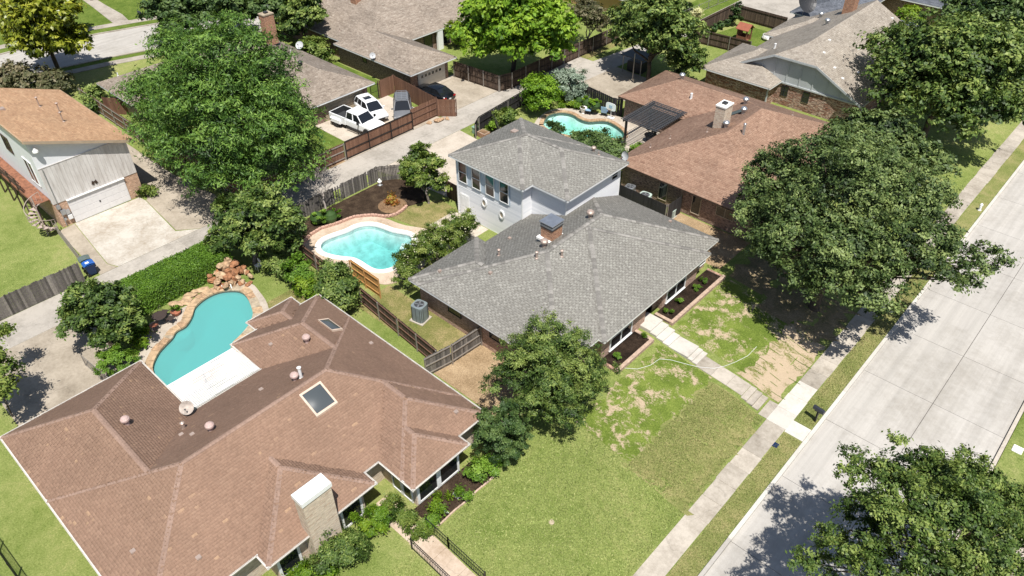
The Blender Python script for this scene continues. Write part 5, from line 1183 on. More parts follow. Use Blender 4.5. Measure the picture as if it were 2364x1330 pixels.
# dark street trees at the top left, over the back street
for k, (b, lb, lab) in enumerate([((-89.6, 39.6, 0), [(-87.8, 37.8, 3.5, 2.2), (-90.0, 41.1, 3.9, 2.5), (-91.6, 38.6, 4.2, 2.2), (-89.5, 40, 5.2, 1.8)], 'leftmost dark tree over the back street'),
        ((-87.0, 43.6, 0), [(-87.3, 43.1, 3.9, 2.4), (-85.0, 44.2, 3.6, 2.0), (-88, 45.5, 4.6, 2.3), (-86, 43.5, 5.2, 1.9)], 'middle dark tree over the back street'),
        ((-83.6, 48.2, 0), [(-84.1, 47.8, 3.8, 2.5), (-82.4, 48.6, 3.4, 2.1), (-84.6, 50.4, 4.6, 2.6), (-82, 50.5, 4.8, 2.2)], 'rightmost dark tree over the back street, left of the tall brick chimney'),
        ((-77.2, 48.2, 0), [(-77.2, 48.0, 4.2, 2.2), (-76.6, 48.8, 5.4, 1.9), (-78.2, 47.2, 3, 1.6)], 'full green tree behind the tall brick chimney'),
        ((-100.5, 44.5, 0), [(-100, 44, 5.5, 2.8), (-98, 46, 6.2, 3.0), (-96.5, 49, 6.4, 3.2), (-102, 47, 6, 3)], 'shady tree across the back street at the top edge'),
        ((-104.6, 31.6, 0), [(-104.9, 31.2, 4.2, 1.7), (-103.8, 32.2, 4.8, 1.6)], 'young tree on the far lawn behind the magnolia'),
        ((-100, 57, 0), [(-98, 55, 6, 3.5), (-94, 58, 6.5, 3.6), (-90, 61, 6.5, 3.6), (-101, 60, 7, 3.5)], 'dense dark tree mass at the top edge left of the chimney roof'),
        ((-62, 104, 0), [(-62, 104, 5, 4), (-56, 106, 5.5, 4), (-50, 108, 5, 4)], 'dark tree at the top edge above the wire fence'),
        ((-51.5, 84.5, 0), [(-51.6, 84.2, 3.8, 2.0), (-52.6, 86.5, 4.6, 2.4), (-52.4, 90, 4.6, 2.4)], 'dark tree beyond the wire fence at the top')]):
    tree('street_tree', lab, 'tree', b, lb, 5000*len(lb), .4, 'leaf_dark' if k != 3 else 'leaf_elm', .22, 40+k, .5, clump=.5, tshift=.1)
bush('foundation_shrub', 'row of dark shrubs before the red brick house at the top left', (-115.2, 39, 0), [(-115, 41.5, .9, 1.3), (-115.1, 44, .9, 1.3), (-115, 46.5, .9, 1.2)], 2500, .35, 'leaf_dark', 77)
# clipped balls
def ball(name, lab, c, r, mat='leaf_hedge', group=None, stem=0, n=4500, sz=.12, cat='shrub'):
    t = thing(name, lab, cat, (c[0], c[1], 0), group)
    MB().tube((c[0], c[1], -.05), (c[0], c[1], c[2]), .05, .03).build('stem', 'bark', t)
    leaves('foliage', [(c[0], c[1], c[2], r*.97, r*.97, r*.9)], n, sz, mat, t, int(abs(c[0]*10)), clump=.09, shell=.9, tshift=-.05)
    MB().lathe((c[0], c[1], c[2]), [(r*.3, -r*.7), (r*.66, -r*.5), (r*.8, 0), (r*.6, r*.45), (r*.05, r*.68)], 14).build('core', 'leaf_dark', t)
ball('ball_bush', 'left one of two clipped ball bushes in the mulch bed', (-46.75, 27.3, .62), .72, group='ball bushes in the mulch bed')
ball('ball_bush', 'right one of two clipped ball bushes in the mulch bed', (-46.05, 28.15, .62), .74, group='ball bushes in the mulch bed')
for k, (x, y, lab) in enumerate(((-44.4, 58.6, 'leftmost clipped ball by the black fence'), (-43.3, 58.5, 'middle clipped ball by the black fence'), (-42.0, 58.2, 'clipped ball on a stem beside the blue lounge chair'))):
    ball('ball_bush', lab, (x, y, .8 if k < 2 else 1.1), .65, 'leaf_bright', 'clipped balls by the black fence', n=2600, sz=.17)
for k, (x, y) in enumerate(((-45.2, 84.9), (-45.0, 86.5), (-44.95, 87.9), (-44.8, 89.3))):
    ball('ball_bush', ('first', 'second', 'third', 'fourth')[k]+' clipped bush from the left along the corner yard fence', (x, y, .5), .55, 'leaf_dark', 'clipped bushes in the corner yard', n=900, sz=.18)
tree('conical_tree', 'dark conical bush in the corner of the fenced playhouse yard', 'shrub', (-44.2, 90.1, 0), [(-44.2, 90.1, 1.0, .9), (-44.2, 90.1, 1.9, .7), (-44.2, 90.1, 2.7, .4)], 3500, .2, 'leaf_dark', .06, 50, .2, clump=.25)
# hedge by the alley
hd = thing('hedge', 'long clipped green hedge between the alley and the milky pool', 'hedge', (-47.6, 15.2, 0))
def boxleaves(name, x0, x1, y0, y1, z1, n, size, mat, parent, seed=1, wav=.12):
    rg = np.random.default_rng(seed); A = ((x1-x0)*(y1-y0), (y1-y0)*z1, (y1-y0)*z1, (x1-x0)*z1); A = np.array(A)/sum(A); f = rg.choice(4, n, p=A); u = rg.random(n); v = rg.random(n)
    P = np.zeros((n, 3)); O = np.zeros((n, 3))
    P[:, 0] = np.where(f == 0, x0+u*(x1-x0), np.where(f == 1, x0, np.where(f == 2, x1, x0+u*(x1-x0)))); P[:, 1] = np.where(f == 3, y0, y0+np.where(f == 0, v, u)*(y1-y0)); P[:, 2] = np.where(f == 0, z1, v*z1)
    for k, o in enumerate(((0, 0, 1), (-1, 0, 0), (1, 0, 0), (0, -1, 0))): O[f == k] = o
    wv = wav*(np.sin(P[:, 1]*2.1)+np.sin(P[:, 0]*3.3+P[:, 1]*1.3)+np.sin(P[:, 1]*5.7+P[:, 2]*4))*.5; P += O*(wv+rg.normal(0, .05, n))[:, None]+rg.normal(0, .04, (n, 3))
    N = O+rg.normal(size=(n, 3))*.5+np.array([0, 0, .35]); N /= np.linalg.norm(N, axis=1)[:, None]; a = rg.normal(size=(n, 3)); a -= N*(a*N).sum(1)[:, None]; a /= np.linalg.norm(a, axis=1)[:, None]; b = np.cross(N, a); s = (size*(.6+.8*rg.random(n)))[:, None]
    V = np.stack([P-a*s*.5, P+b*s*.3, P+a*s*.5, P-b*s*.3], 1).reshape(-1, 3); T = np.clip(.42+wv*1.3+rg.normal(0, .17, n), 0, 1)
    return mesh_np(name, V, np.arange(4*n).reshape(-1, 4), mat, parent, T)
boxleaves('foliage', -49.05, -46.45, 10.3, 19.4, 1.65, 48000, .115, 'leaf_hedge', hd, 1, .06)
MB().box(-48.95, -46.55, 10.4, 19.3, 0, 1.55).build('core', 'leaf_dark', hd)
tp = thing('low_hedge', 'rounded grey-green low hedge along the entrance path of the brown house', 'hedge', (-20.7, 13.45, -.1))
leaves('foliage', [(-21.6+.35*k, 13.55, .28-.01*k, .42, .48, .45) for k in range(9)], 15000, .1, 'leaf_myrtle', tp, 6, clump=.2, shell=.6, tshift=-.2)
# bare tree
bt = thing('bare_tree', 'small leafless grey tree behind the two clipped ball bushes', 'tree', (-48.0, 29.0, .04)); rn = random.Random(12); m = MB(); tk = MB()
limb(tk, (-47.8, 28.9, 0), (-47.9, 29.0, 1.5), .09, .065, 3, .3, rn); plain('bark_bare', (.42, .37, .33), .9); tko = tk.build('trunk', 'bark_bare', bt)
def twig(p, d, L, r, lv):
    q = Vector(p)+Vector(d)*L; m.tube(p, q, r, r*.7, 5, cap=False)
    if lv:
        for _ in range(3): twig(q, (Vector(d)+Vector((rn.uniform(-.8, .8), rn.uniform(-.8, .8), rn.uniform(-.2, .5)))).normalized(), L*.72, r*.65, lv-1)
for k in range(5): twig(Vector((-47.9, 29.0, 1.3)), Vector((math.cos(k*1.3), math.sin(k*1.3), 1.3)).normalized(), .9, .04, 4)
m.build('twigs', 'bark_bare', bt)

# grass blades on the nearer lawns
tinted('blade_green', [(0, (.11, .155, .032)), (.5, (.23, .28, .08)), (1, (.37, .38, .15))], .8, grain=.1)
tinted('blade_dry', [(0, (.10, .13, .03)), (.5, (.215, .235, .075)), (1, (.38, .33, .15))], .8, grain=.1)
def blades(name, boxes, dens, mat, seed, avoid=()):
    rg = np.random.default_rng(seed); P = []
    for x0, x1, y0, y1 in boxes:
        m = int((x1-x0)*(y1-y0)*dens); P.append(np.c_[rg.uniform(x0, x1, m), rg.uniform(y0, y1, m)])
    P = np.concatenate(P)
    for x0, x1, y0, y1 in avoid: P = P[~((P[:, 0] > x0) & (P[:, 0] < x1) & (P[:, 1] > y0) & (P[:, 1] < y1))]
    n = len(P); z = np.interp(P[:, 0], GX, GZ)+.01; a = rg.uniform(0, 6.28, n); h = rg.uniform(.03, .075, n); wd = rg.uniform(.02, .045, n); lx, ly = rg.normal(0, .035, n), rg.normal(0, .035, n)
    V = np.stack([np.c_[P[:, 0]-wd*np.cos(a), P[:, 1]-wd*np.sin(a), z], np.c_[P[:, 0]+wd*np.cos(a), P[:, 1]+wd*np.sin(a), z], np.c_[P[:, 0]+lx, P[:, 1]+ly, z+h]], 1).reshape(-1, 3)
    o = mesh_np(name, V, np.arange(3*n).reshape(-1, 3), mat, None, np.clip(rg.normal(.5, .25, n), 0, 1)); o['kind'] = 'stuff'
blades('lawn_grass', [(-18.6, -9.9, 14.3, 25.0), (-18.6, -9.9, 4, 12.6)], 320, 'blade_green', 1)
blades('lawn_grass', [(-13.8, -9.9, 24.8, 33.8), (-8.4, -7.32, 12, 33.6), (-8.4, -7.32, 35.1, 60)], 420, 'blade_dry', 2)
# ------------------------------------------------------------------ fences
tinted('fence_grey', [(0, (.055, .05, .045)), (.5, (.12, .108, .097)), (1, (.25, .225, .20))], .9, grain=.3)
tinted('fence_brown', [(0, (.13, .065, .042)), (.5, (.18, .095, .06)), (1, (.24, .13, .085))], .85, grain=.15)
tinted('fence_black', [(0, (.022, .021, .022)), (1, (.045, .043, .045))], .7)
tinted('fence_dark', [(0, (.05, .035, .026)), (.5, (.09, .062, .045)), (1, (.15, .105, .075))], .9)
tinted('fence_new', [(0, (.42, .22, .07)), (1, (.55, .31, .11))], .8)
plain('post_metal', (.36, .33, .30), .5, .5); plain('post_brown', (.15, .08, .055), .8); plain('post_new', (.46, .25, .09), .8)
def fence(name, label, pts, h, mat, bw=.14, posts=2.4, rail='post_brown', postm='post_brown', side=1, z0=0, jag=.02, rails=(.25, .95, 1.6), gap=.006, group=None, tilt=0, ph=0, missing=()):
    t = thing(name, label, 'fence', (pts[0][0], pts[0][1], z0), group); b = MB(); rn = random.Random(len(label)+int(abs(pts[0][0])*7)); cnt = 0
    for (xa, ya), (xb, yb) in zip(pts, pts[1:]):
        d = Vector((xb-xa, yb-ya, 0)); L = d.length; d.normalize(); nrm = Vector((-d.y, d.x, 0))*side; k = 0
        nb = int(L/bw)
        for k in range(nb):
            cnt += 1
            if cnt in missing: continue
            u = (k+.5)*bw; hh = h+rn.uniform(-jag, jag); c = Vector((xa, ya, z0))+d*u
            zt = z0+hh; w2 = bw/2-gap/2; o = nrm*(.0+rn.uniform(-.006, .006)); q = .035
            P = [c-d*w2+o, c+d*w2+o, c+d*w2+o-nrm*.02, c-d*w2+o-nrm*.02]; base = [(p.x, p.y, z0-.02) for p in P]
            dogear = [(P[0].x, P[0].y, zt-.03), (P[1].x, P[1].y, zt-.03), (P[2].x, P[2].y, zt-.03), (P[3].x, P[3].y, zt-.03)]
            tp = [((c-d*w2*.5+o).x, (c-d*w2*.5+o).y, zt), ((c+d*w2*.5+o).x, (c+d*w2*.5+o).y, zt), ((c+d*w2*.5+o-nrm*.02).x, (c+d*w2*.5+o-nrm*.02).y, zt), ((c-d*w2*.5+o-nrm*.02).x, (c-d*w2*.5+o-nrm*.02).y, zt)]
            b.add(base+dogear+tp, [(0, 1, 5, 4), (1, 2, 6, 5), (2, 3, 7, 6), (3, 0, 4, 7), (4, 5, 9, 8), (5, 6, 10, 9), (6, 7, 11, 10), (7, 4, 8, 11), (8, 9, 10, 11)], min(1, max(0, rn.gauss(.5, .22))))
        for zr in rails: MB().bar(Vector((xa, ya, z0+zr))+nrm*.03, Vector((xb, yb, z0+zr))+nrm*.03, .045, .085).build('rail', rail, t)
        npst = max(1, round(L/posts))
        for k in range(npst+1):
            c = Vector((xa, ya, z0))+d*(L*k/npst)+nrm*.09; MB().bar(c-Vector((0, 0, .05)), c+Vector((0, 0, h+ph)), .07, .07).build('post', postm, t)
    b.build('boards', mat, t, kind='stuff'); return t
fence('board_fence', 'weathered grey picket fence round the mulch bed, along the alley', [(-48.9, 24.4), (-48.3, 27.0), (-48.25, 34.9), (-46.9, 37.0), (-44.4, 37.1)], 1.5, 'fence_grey', .13, 2.4, 'post_metal', 'post_metal', 1, 0, .06, (.3, 1.2), .014, missing=(46, 48, 50, 73))
fence('board_fence', 'short grey fence between the crape myrtle and the white wing', [(-41.9, 37.3), (-39.35, 37.2)], 1.6, 'fence_dark', .13, 2.0, side=1)
fence('board_fence', 'dark rail-side fence between the grey-roofed house and the brown roof', [(-44.9, 23.7), (-41.5, 23.5), (-36.0, 23.3), (-31.5, 22.9), (-27.3, 22.55)], 1.6, 'fence_dark', .12, 2.5, 'post_brown', 'post_metal', -1, 0, .03, (.2, .85, 1.45), .02)
fence('board_fence', 'weathered grey fence running from the brown roof to the brick side wall', [(-27.25, 21.4), (-26.9, 23.4), (-26.75, 25.95)], 1.7, 'fence_grey', .14, 2.4, 'post_metal', 'post_metal', -1, 0, .03)
fence('board_fence', 'short orange new timber fence at the corner of the clear pool', [(-38.9, 24.75), (-35.5, 24.65)], 1.75, 'fence_new', .14, 1.7, 'post_new', 'post_new', -1, 0, .01, (.3, 1.0, 1.6))
fence('board_fence', 'weathered grey fence across the lawn at the left edge', [(-53.3, 11.1), (-53.35, -3)], 1.75, 'fence_grey', .15, 2.5, 'post_metal', 'post_metal', -1, 0, .05)
fence('board_fence', 'brown fence behind the feathery tree, along the white house side', [(-83.5, 24.4), (-66.0, 24.3), (-54.6, 25.2), (-53.6, 26.4), (-53.5, 35.4)], 1.75, 'fence_brown', .14, 2.4, 'post_metal', 'post_metal', -1, 0, .01)
fence('board_fence', 'tall brown fence panel propped beside the far taupe roof', [(-79.4, 24.9), (-76.6, 26.9)], 1.8, 'fence_brown', .15, 3, side=1)
fence('sliding_gate', 'brown sliding gate with black frame in front of the parked pickup', [(-53.45, 35.5), (-53.4, 43.6)], 1.8, 'fence_brown', .15, 2.7, 'black_iron', 'black_iron', -1, .06, .004, (.06, .85, 1.78), .008)
fence('board_fence', 'brown fence panel right of the sliding gate', [(-53.7, 43.75), (-53.75, 47.2)], 2.0, 'fence_brown', .15, 3.4, side=-1)
fence('board_fence', 'plain brown fence between the parked cars and the black sedan', [(-53.9, 47.3), (-61.2, 48.0), (-61.25, 46.0)], 2.0, 'fence_brown', .15, 3.4, side=-1)
fence('board_fence', 'short brown return fence at the alley corner by the black sedan', [(-53.6, 47.25), (-52.2, 48.5)], 1.9, 'fence_brown', .15, 3.4, side=1)
fence('board_fence', 'dark brown fence with steel posts under the lime green tree', [(-59.4, 55.2), (-53.0, 55.7), (-52.6, 57.2), (-52.55, 66.0), (-52.4, 76.5)], 1.85, 'fence_dark', .14, 2.4, 'wood_dark', 'post_metal', -1, 0, .02)
fence('board_fence', 'black fence along the alley beside the mint pool', [(-47.5, 46.4), (-48.2, 47.6), (-48.9, 54.6), (-48.3, 60.4)], 1.5, 'fence_black', .14, 2.4, 'wood_black', 'post_metal', -1, 0, .01)
fence('board_fence', 'black board screen in the shrub corner of the alley fence', [(-48.0, 49.3), (-44.9, 47.2)], 1.5, 'fence_black', .14, 2.0, 'wood_black', 'post_metal', 1, 0, .01)
fence('ribbed_fence', 'tall black ribbed fence behind the blue lounge chairs', [(-45.4, 60.3), (-44.9, 59.85), (-40.45, 59.25), (-39.85, 59.85)], 1.95, 'fence_black', .28, 2.0, 'wood_black', 'wood_black', 1, 0, .0, (.3, 1.2, 1.8), .03)
fence('board_fence', 'black fence round the air conditioners beside the reddish house', [(-30.6, 46.5), (-25.7, 46.45), (-25.65, 48.6)], 1.75, 'fence_black', .15, 1.9, 'post_metal', 'post_metal', 1, 0, .005)
fence('board_fence', 'stained brown fence round the playhouse yard', [(-38.4, 92.3), (-45.9, 92.5), (-46.0, 82.0)], 1.85, 'fence_dark', .14, 30, 'wood_dark', 'wood_dark', 1, 0, .005, (.3, 1.6))
fence('board_fence', 'dark fence section at the near side of the playhouse yard', [(-45.8, 81.8), (-38.0, 82.6)], 1.7, 'fence_dark', .14, 2.5, 'wood_dark', 'post_metal', -1, 0, .01)
fence('board_fence', 'orange-brown fence corner at the very top beyond the alley', [(-41.5, 108.5), (-39.6, 104.5), (-32.5, 104.0)], 1.9, 'fence_brown', .15, 2.5, 'post_brown', 'post_brown', -1)
def wire_fence(name, label, pts, h, bars, mat='black_iron', z0=(0, 0), step=.13, cat='fence'):
    t = thing(name, label, cat, (pts[0][0], pts[0][1], z0[0])); tot = sum(math.dist(a, b) for a, b in zip(pts, pts[1:])); acc = 0; pk = MB()
    for a, b in zip(pts, pts[1:]):
        L = math.dist(a, b); za = z0[0]+(z0[1]-z0[0])*acc/tot; zb = z0[0]+(z0[1]-z0[0])*(acc+L)/tot; acc += L
        for zr in bars: MB().tube((a[0], a[1], za+zr), (b[0], b[1], zb+zr), .022, n=6).build('rail', mat, t)
        k = 0
        while k*step <= L:
            u = k*step/L; x, y, z = a[0]+(b[0]-a[0])*u, a[1]+(b[1]-a[1])*u, za+(zb-za)*u; pk.tube((x, y, z+.05), (x, y, z+h), .011, n=5); k += 1
        for u in np.linspace(0, 1, max(2, int(L/2)+1)):
            x, y, z = a[0]+(b[0]-a[0])*u, a[1]+(b[1]-a[1])*u, za+(zb-za)*u; MB().box(x-.03, x+.03, y-.03, y+.03, z-.1, z+h+.08).build('post', mat, t)
    pk.build('pickets', mat, t, kind='stuff'); return t
wire_fence('iron_fence', 'black spiked metal fence between the alley and the clipped hedge', [(-49.55, 8.5), (-49.6, 19.8)], 1.35, (.15, 1.15))
wire_fence('handrail', 'longer black handrail on the right of the entrance path', [(-19.0, 13.95), (-17.4, 13.97), (-14.8, 14.0)], .92, (.12, .92), z0=(.0, -.42), step=.12, cat='railing')
wire_fence('handrail', 'shorter black handrail on the left of the entrance path', [(-18.7, 12.62), (-14.8, 12.66)], .92, (.12, .92), z0=(-.02, -.42), step=.12, cat='railing')
wire_fence('iron_fence', 'black iron fence in the bottom left corner of the picture', [(-36.5, -1.85), (-27.5, -1.6)], 1.3, (.15, 1.2), step=.11)
wire_fence('garden_gate', 'green metal garden gate beside the parked white car', [(-61.4, 45.0), (-61.35, 45.95)], 1.7, (.15, .9, 1.65), step=.11, cat='gate')
wire_fence('wire_fence', 'galvanised wire fence beside the spiral stair and bins', [(-61.0, 12.35), (-54.6, 11.75)], 1.0, (.05, .95), 'post_metal', step=.18)
wire_fence('wire_fence', 'thin wire fence on the grass verge at the top', [(-50.6, 84.5), (-49.6, 100)], 1.1, (.1, 1.05), 'post_metal', step=.4)
wire_fence('wire_fence', 'low grey fence at the edge of the garage drive beside the clipped bush', [(-44.4, 7.2), (-39.6, 7.6)], 1.0, (.1, .95), 'post_metal', step=.14)

# ------------------------------------------------------------------ front of the grey-roofed house
sp = thing('front_steps', 'white concrete front path with steps from the door to the pavement', 'path', (-15, 35, -1.12))
ya, yb = 34.35, 35.75
def stp(x0, x1, z, y0=ya, y1=yb, mat='concrete_new', nm='step'): return MB().box(x0, x1, y0, y1, z-.35, z).build(nm, mat, sp, bevel=.012)
def ramp_slab(x0, x1, z0, z1, y0, y1, mat, nm='path_slab', par=None):
    MB().add([(x0, y0, z0-.3), (x1, y0, z1-.3), (x1, y1, z1-.3), (x0, y1, z0-.3), (x0, y0, z0), (x1, y0, z1), (x1, y1, z1), (x0, y1, z0)], [(0, 3, 2, 1), (4, 5, 6, 7), (0, 1, 5, 4), (1, 2, 6, 5), (2, 3, 7, 6), (3, 0, 4, 7)]).build(nm, mat, par or sp, bevel=.01)
stp(-20.3, -19.0, .27, 34.5, 36.0); stp(-18.995, -18.45, .17, 34.45, 35.95); stp(-18.445, -17.9, .08, 34.4, 35.9); stp(-17.895, -17.4, .0)
stp(-17.395, -15.9, -.08, nm='path_slab'); stp(-15.895, -15.55, -.19); stp(-15.545, -15.2, -.28)
for k in range(3): x = -15.195+1.15*k; ramp_slab(x, x+1.138, gz(x)+.045, gz(x+1.138)+.045, 34.25, 35.5, 'concrete_walk')
for k, z in enumerate((-.72, -.84, -.96)): stp(-11.74+.42*k, -11.74+.42*(k+1)-.005, z, 34.1, 35.5, 'concrete_walk')
MB().box(-10.47, -9.77, 33.95, 35.5, -1.4, -1.095).build('path_slab', 'concrete_walk', sp)
plain('brick_cap', (.46, .34, .26), .9, var=.3, scale=4)
for nm, y0, y1, lab in (('brick_planter', 29.9, 34.0, 'raised brick planter with dark mulch left of the front steps'), ('brick_planter', 36.2, 43.3, 'longer raised brick planter with dark mulch right of the front steps')):
    t = thing(nm, lab, 'planter', (-19.2, (y0+y1)/2, -.1), 'brick planters before the windows')
    MB().box(-19.84, -18.55, y0+.2, y1-.2, -.3, .16).build('soil', 'mulch_dark', t)
    m = MB(); m.box(-18.55, -18.33, y0, y1, -.5, .2); m.box(-19.84, -18.552, y0, y0+.2, -.5, .198); m.box(-19.84, -18.552, y1-.2, y1, -.5, .198); m.build('wall', 'brick_pink', t)
    src = None; y = y0+.05
    def cap(x, y, rz):
        global src
        if src is None: src = MB().box(-.13, .13, -.045, .045, 0, .055).build('brick', 'brick_cap', t, org=(0, 0, 0), bevel=.006); place(src, (x, y, .2), t); src.rotation_euler = (0, 0, rz)
        else: inst(src, (x, y, .2), t, (0, 0, rz))
    src = None
    while y < y1: cap(-18.44, y, 0); y += .102
    x = -18.62
    while x > -19.8: cap(x, y0+.1 if y0 > 35 else y1-.1, math.pi/2); x -= .102
for k, (y, lab) in enumerate(((30.9, 'first small green shrub from the left in the brick planters'), (33.6, 'second small shrub from the left, beside the steps'), (36.9, 'third small shrub from the left, right of the steps'), (38.5, 'fourth small shrub, under the right front window'), (40.5, 'fifth small shrub from the left in the planters'), (41.6, 'last small shrub at the far end of the planters'))):
    bush('planter_shrub', lab, (-19.15, y, .16), [(-19.15, y, .36, .27)], 900, .09, 'leaf_hedge', 80+k, group='small shrubs in the brick planters', clump=.1, stems=2)
ep = thing('entrance_path', 'tan concrete entrance path between two black handrails', 'path', (-17, 13.3, -.6))
MB().box(-22.2, -19.0, 12.75, 13.95, -.3, .02).build('path_slab', 'concrete_deck', ep)
for k in range(5): x = -18.99+1.5*k; ramp_slab(x, x+1.488, gz(x)+.05, gz(x+1.488)+.05, 12.7, 13.9, 'concrete_deck', 'path_slab', ep)
gb = thing('garden_bed', 'flower bed with thin brick edging under the double window of the brown house', 'garden bed', (-19.2, 16.5, -.1))
MB().box(-20.4, -18.75, 14.2, 19.0, -.25, .03).build('soil', 'mulch_brown', gb)
for k in range(17): MB().box(-18.75+.02*math.sin(k), -18.66+.02*math.sin(k), 14.2+.28*k, 14.47+.28*k, -.2, .07).build('brick', 'brick_cap', gb)
MB().bar((-19.9, 14.95, .12), (-18.8, 15.35, .12), .1, .06).build('white_plank', 'white_paint', gb); MB().box(-19.5, -19.1, 16.3, 16.75, .03, .2).build('stone', 'white_paint', gb)

# ------------------------------------------------------------------ utilities
def ac_unit(label, c, s, h, mat, rz=0):
    t = thing('air_conditioner', label, 'air conditioner', c, rz=rz, local=True)
    MB().box(-s*.6, s*.6, -s*.6, s*.6, 0, .07).build('pad', 'concrete_walk', t)
    m = MB(); r = s/2; pts = [(r*math.copysign(abs(math.cos(a))**.45, math.cos(a)), r*math.copysign(abs(math.sin(a))**.45, math.sin(a))) for a in [2*math.pi*k/28 for k in range(28)]]
    m.prism(pts, .08, h); body = m.build('cabinet', mat, t)
    m = MB()
    for k in range(28): 
        if k % 2: m.obox((pts[k][0]*1.006, pts[k][1]*1.006, h*.5), (.012, 0, 0), (0, .012, 0), (0, 0, h*.42))
    m.build('louvres', 'metal_dark', body)
    MB().lathe((0, 0, h), [(r*.78, 0), (r*.78, .025), (r*.72, .03), (r*.70, .004)], 24).build('fan_ring', 'metal_galv', t)
    MB().lathe((0, 0, h), [(r*.70, .001), (r*.70, .006)], 24).build('fan_well', 'metal_dark', t)
    g = MB()
    for k in range(12): a = math.pi*k/12; g.bar((r*.74*math.cos(a), r*.74*math.sin(a), h+.045), (-r*.74*math.cos(a), -r*.74*math.sin(a), h+.045), .008, .008)
    g.build('grille', 'metal_galv', t)
    f = MB()
    for k in range(4): a = math.pi*k/2+.3; f.obox((r*.35*math.cos(a), r*.35*math.sin(a), h+.02), (r*.3*math.cos(a), r*.3*math.sin(a), 0), (-r*.12*math.sin(a), r*.12*math.cos(a), .005), (0, 0, .004))
    f.build('fan_blade', 'metal_grey', t); return t
plain('ac_grey', (.21, .25, .26), .5, .2); plain('ac_pale', (.42, .50, .45), .55)
ac_unit('grey cylindrical air conditioner beside the dark brick side wall', (-31.7, 25.0, 0), .95, 1.35, 'ac_grey', .2)
ac_unit('pale green square air conditioner inside the black fence', (-28.6, 47.6, 0), 1.0, 1.0, 'ac_pale', .1)
ac_unit('smaller grey air conditioner left of the pale green one', (-30.4, 48.0, 0), .85, .9, 'metal_galv', .2)
ac_unit('white round unit at the end corner of the black fence', (-25.9, 47.6, 0), .6, .75, 'ac_pale', 0)
def bin_(label, c, mat, lid, rz):
    t = thing('wheelie_bin', label, 'bin', c, 'bins by the alley', rz, True)
    m = MB(); P = [(-.26, -.28, .1), (.26, -.28, .1), (.26, .24, .1), (-.26, .24, .1), (-.32, -.36, 1.0), (.32, -.36, 1.0), (.32, .36, 1.0), (-.32, .36, 1.0)]
    m.add(P, [(0, 3, 2, 1), (0, 1, 5, 4), (1, 2, 6, 5), (2, 3, 7, 6), (3, 0, 4, 7), (4, 5, 6, 7)]); m.build('body', mat, t, bevel=.03)
    m = MB(); rows = [[(-.34, y, z), (.34, y, z)] for y, z in ((-.4, 1.0), (-.38, 1.06), (-.1, 1.12), (.2, 1.1), (.38, 1.03))]; m.grid(rows); m.grid([[(-.34, -.4, 1.0), (.34, -.4, 1.0)], [(-.34, .38, 1.0), (.34, .38, 1.0)]]); m.build('lid', lid, t)
    for x in (-.25, .25): MB().lathe((x, .27, .13), [(.13, -.03), (.13, .03)], 12, axis='x').build('wheel', 'black_iron', t)
    MB().tube((-.28, .4, .98), (.28, .4, .98), .02, n=6).build('handle', lid, t); return t
plain('bin_blue', (.008, .022, .07), .45); plain('bin_lid_blue', (.02, .10, .36), .4); plain('bin_grey', (.05, .07, .06), .5); plain('bin_lid_grey', (.10, .13, .12), .5)
bb = bin_('blue bin with bright blue lid by the alley fence', (-53.75, 11.85, .03), 'bin_blue', 'bin_lid_blue', R(175))
MB().box(-.14, .08, -.05, .2, 1.105, 1.125).build('lid_sticker', 'white_paint', bb); MB().box(-.09, .09, .362, .372, .62, .82).build('emblem', 'bin_lid_grey', bb)
bin_('dark grey bin just behind the blue one', (-54.55, 11.9, .03), 'bin_grey', 'bin_lid_grey', R(170))
def mailbox(label, c, rz, g=None):
    t = thing('mailbox', label, 'mailbox', c, g, rz, True); MB().box(-.055, .055, -.055, .055, -.1, 1.0).build('post', 'black_iron', t)
    m = MB(); n = 8; pr = [(-.12, 1.0), (.12, 1.0)]+[(.12*math.cos(math.pi*k/n), 1.14+.12*math.sin(math.pi*k/n)) for k in range(n+1)]
    m.add([(y, x, z) for y in (-.36, .36) for x, z in pr], [(k, (k+1) % len(pr), len(pr)+(k+1) % len(pr), len(pr)+k) for k in range(len(pr))]+[tuple(range(len(pr))), tuple(range(2*len(pr)-1, len(pr)-1, -1))]); m.build('box', 'metal_black_paint', t)
    MB().box(-.2, .2, -.12, .12, .955, .998).build('bracket', 'black_iron', t); return t
plain('metal_black_paint', (.035, .04, .05), .35, .2)
mailbox('black mailbox on a post on the grass verge by the street', (-7.45, 35.75, -1.13), R(-8)); mailbox('dark mailbox on the far verge of the back street', (-102.3, 40.2, .05), 0)
plain('dish_rust', (.36, .31, .27), .7, var=.45, scale=3); plain('dish_grey', (.45, .46, .47), .6)
def dish(label, c, rz, s=.45, arm=.5, el=40, mat='dish_grey'):
    t = thing('satellite_dish', label, 'satellite dish', c, rz=rz, local=True); m = MB(); n = 18; nr = 5; pts = []
    e = R(el); ax = Vector((math.cos(e), 0, math.sin(e))); u = Vector((0, 1, 0)); v = ax.cross(u)
    ctr = Vector((0, 0, arm)); rows = []
    for k in range(nr+1):
        r = s*k/nr; rows.append([ctr+ax*(.28*r*r/s)+u*(r*math.cos(2*math.pi*i/n))+v*(r*math.sin(2*math.pi*i/n)) for i in range(n+1)])
    m.grid(rows); m.build('reflector', mat, t)
    MB().tube((0, 0, -.1), (0, 0, arm), .025, n=8).build('mast', 'metal_grey', t); MB().tube(ctr-v*s*.8, ctr+ax*s*1.1-v*s*.2, .012, n=6).build('arm', 'metal_grey', t)
    MB().obox(ctr+ax*s*1.1-v*s*.2, ax*.05, u*.04, v*.04).build('feed', 'metal_dark', t); return t
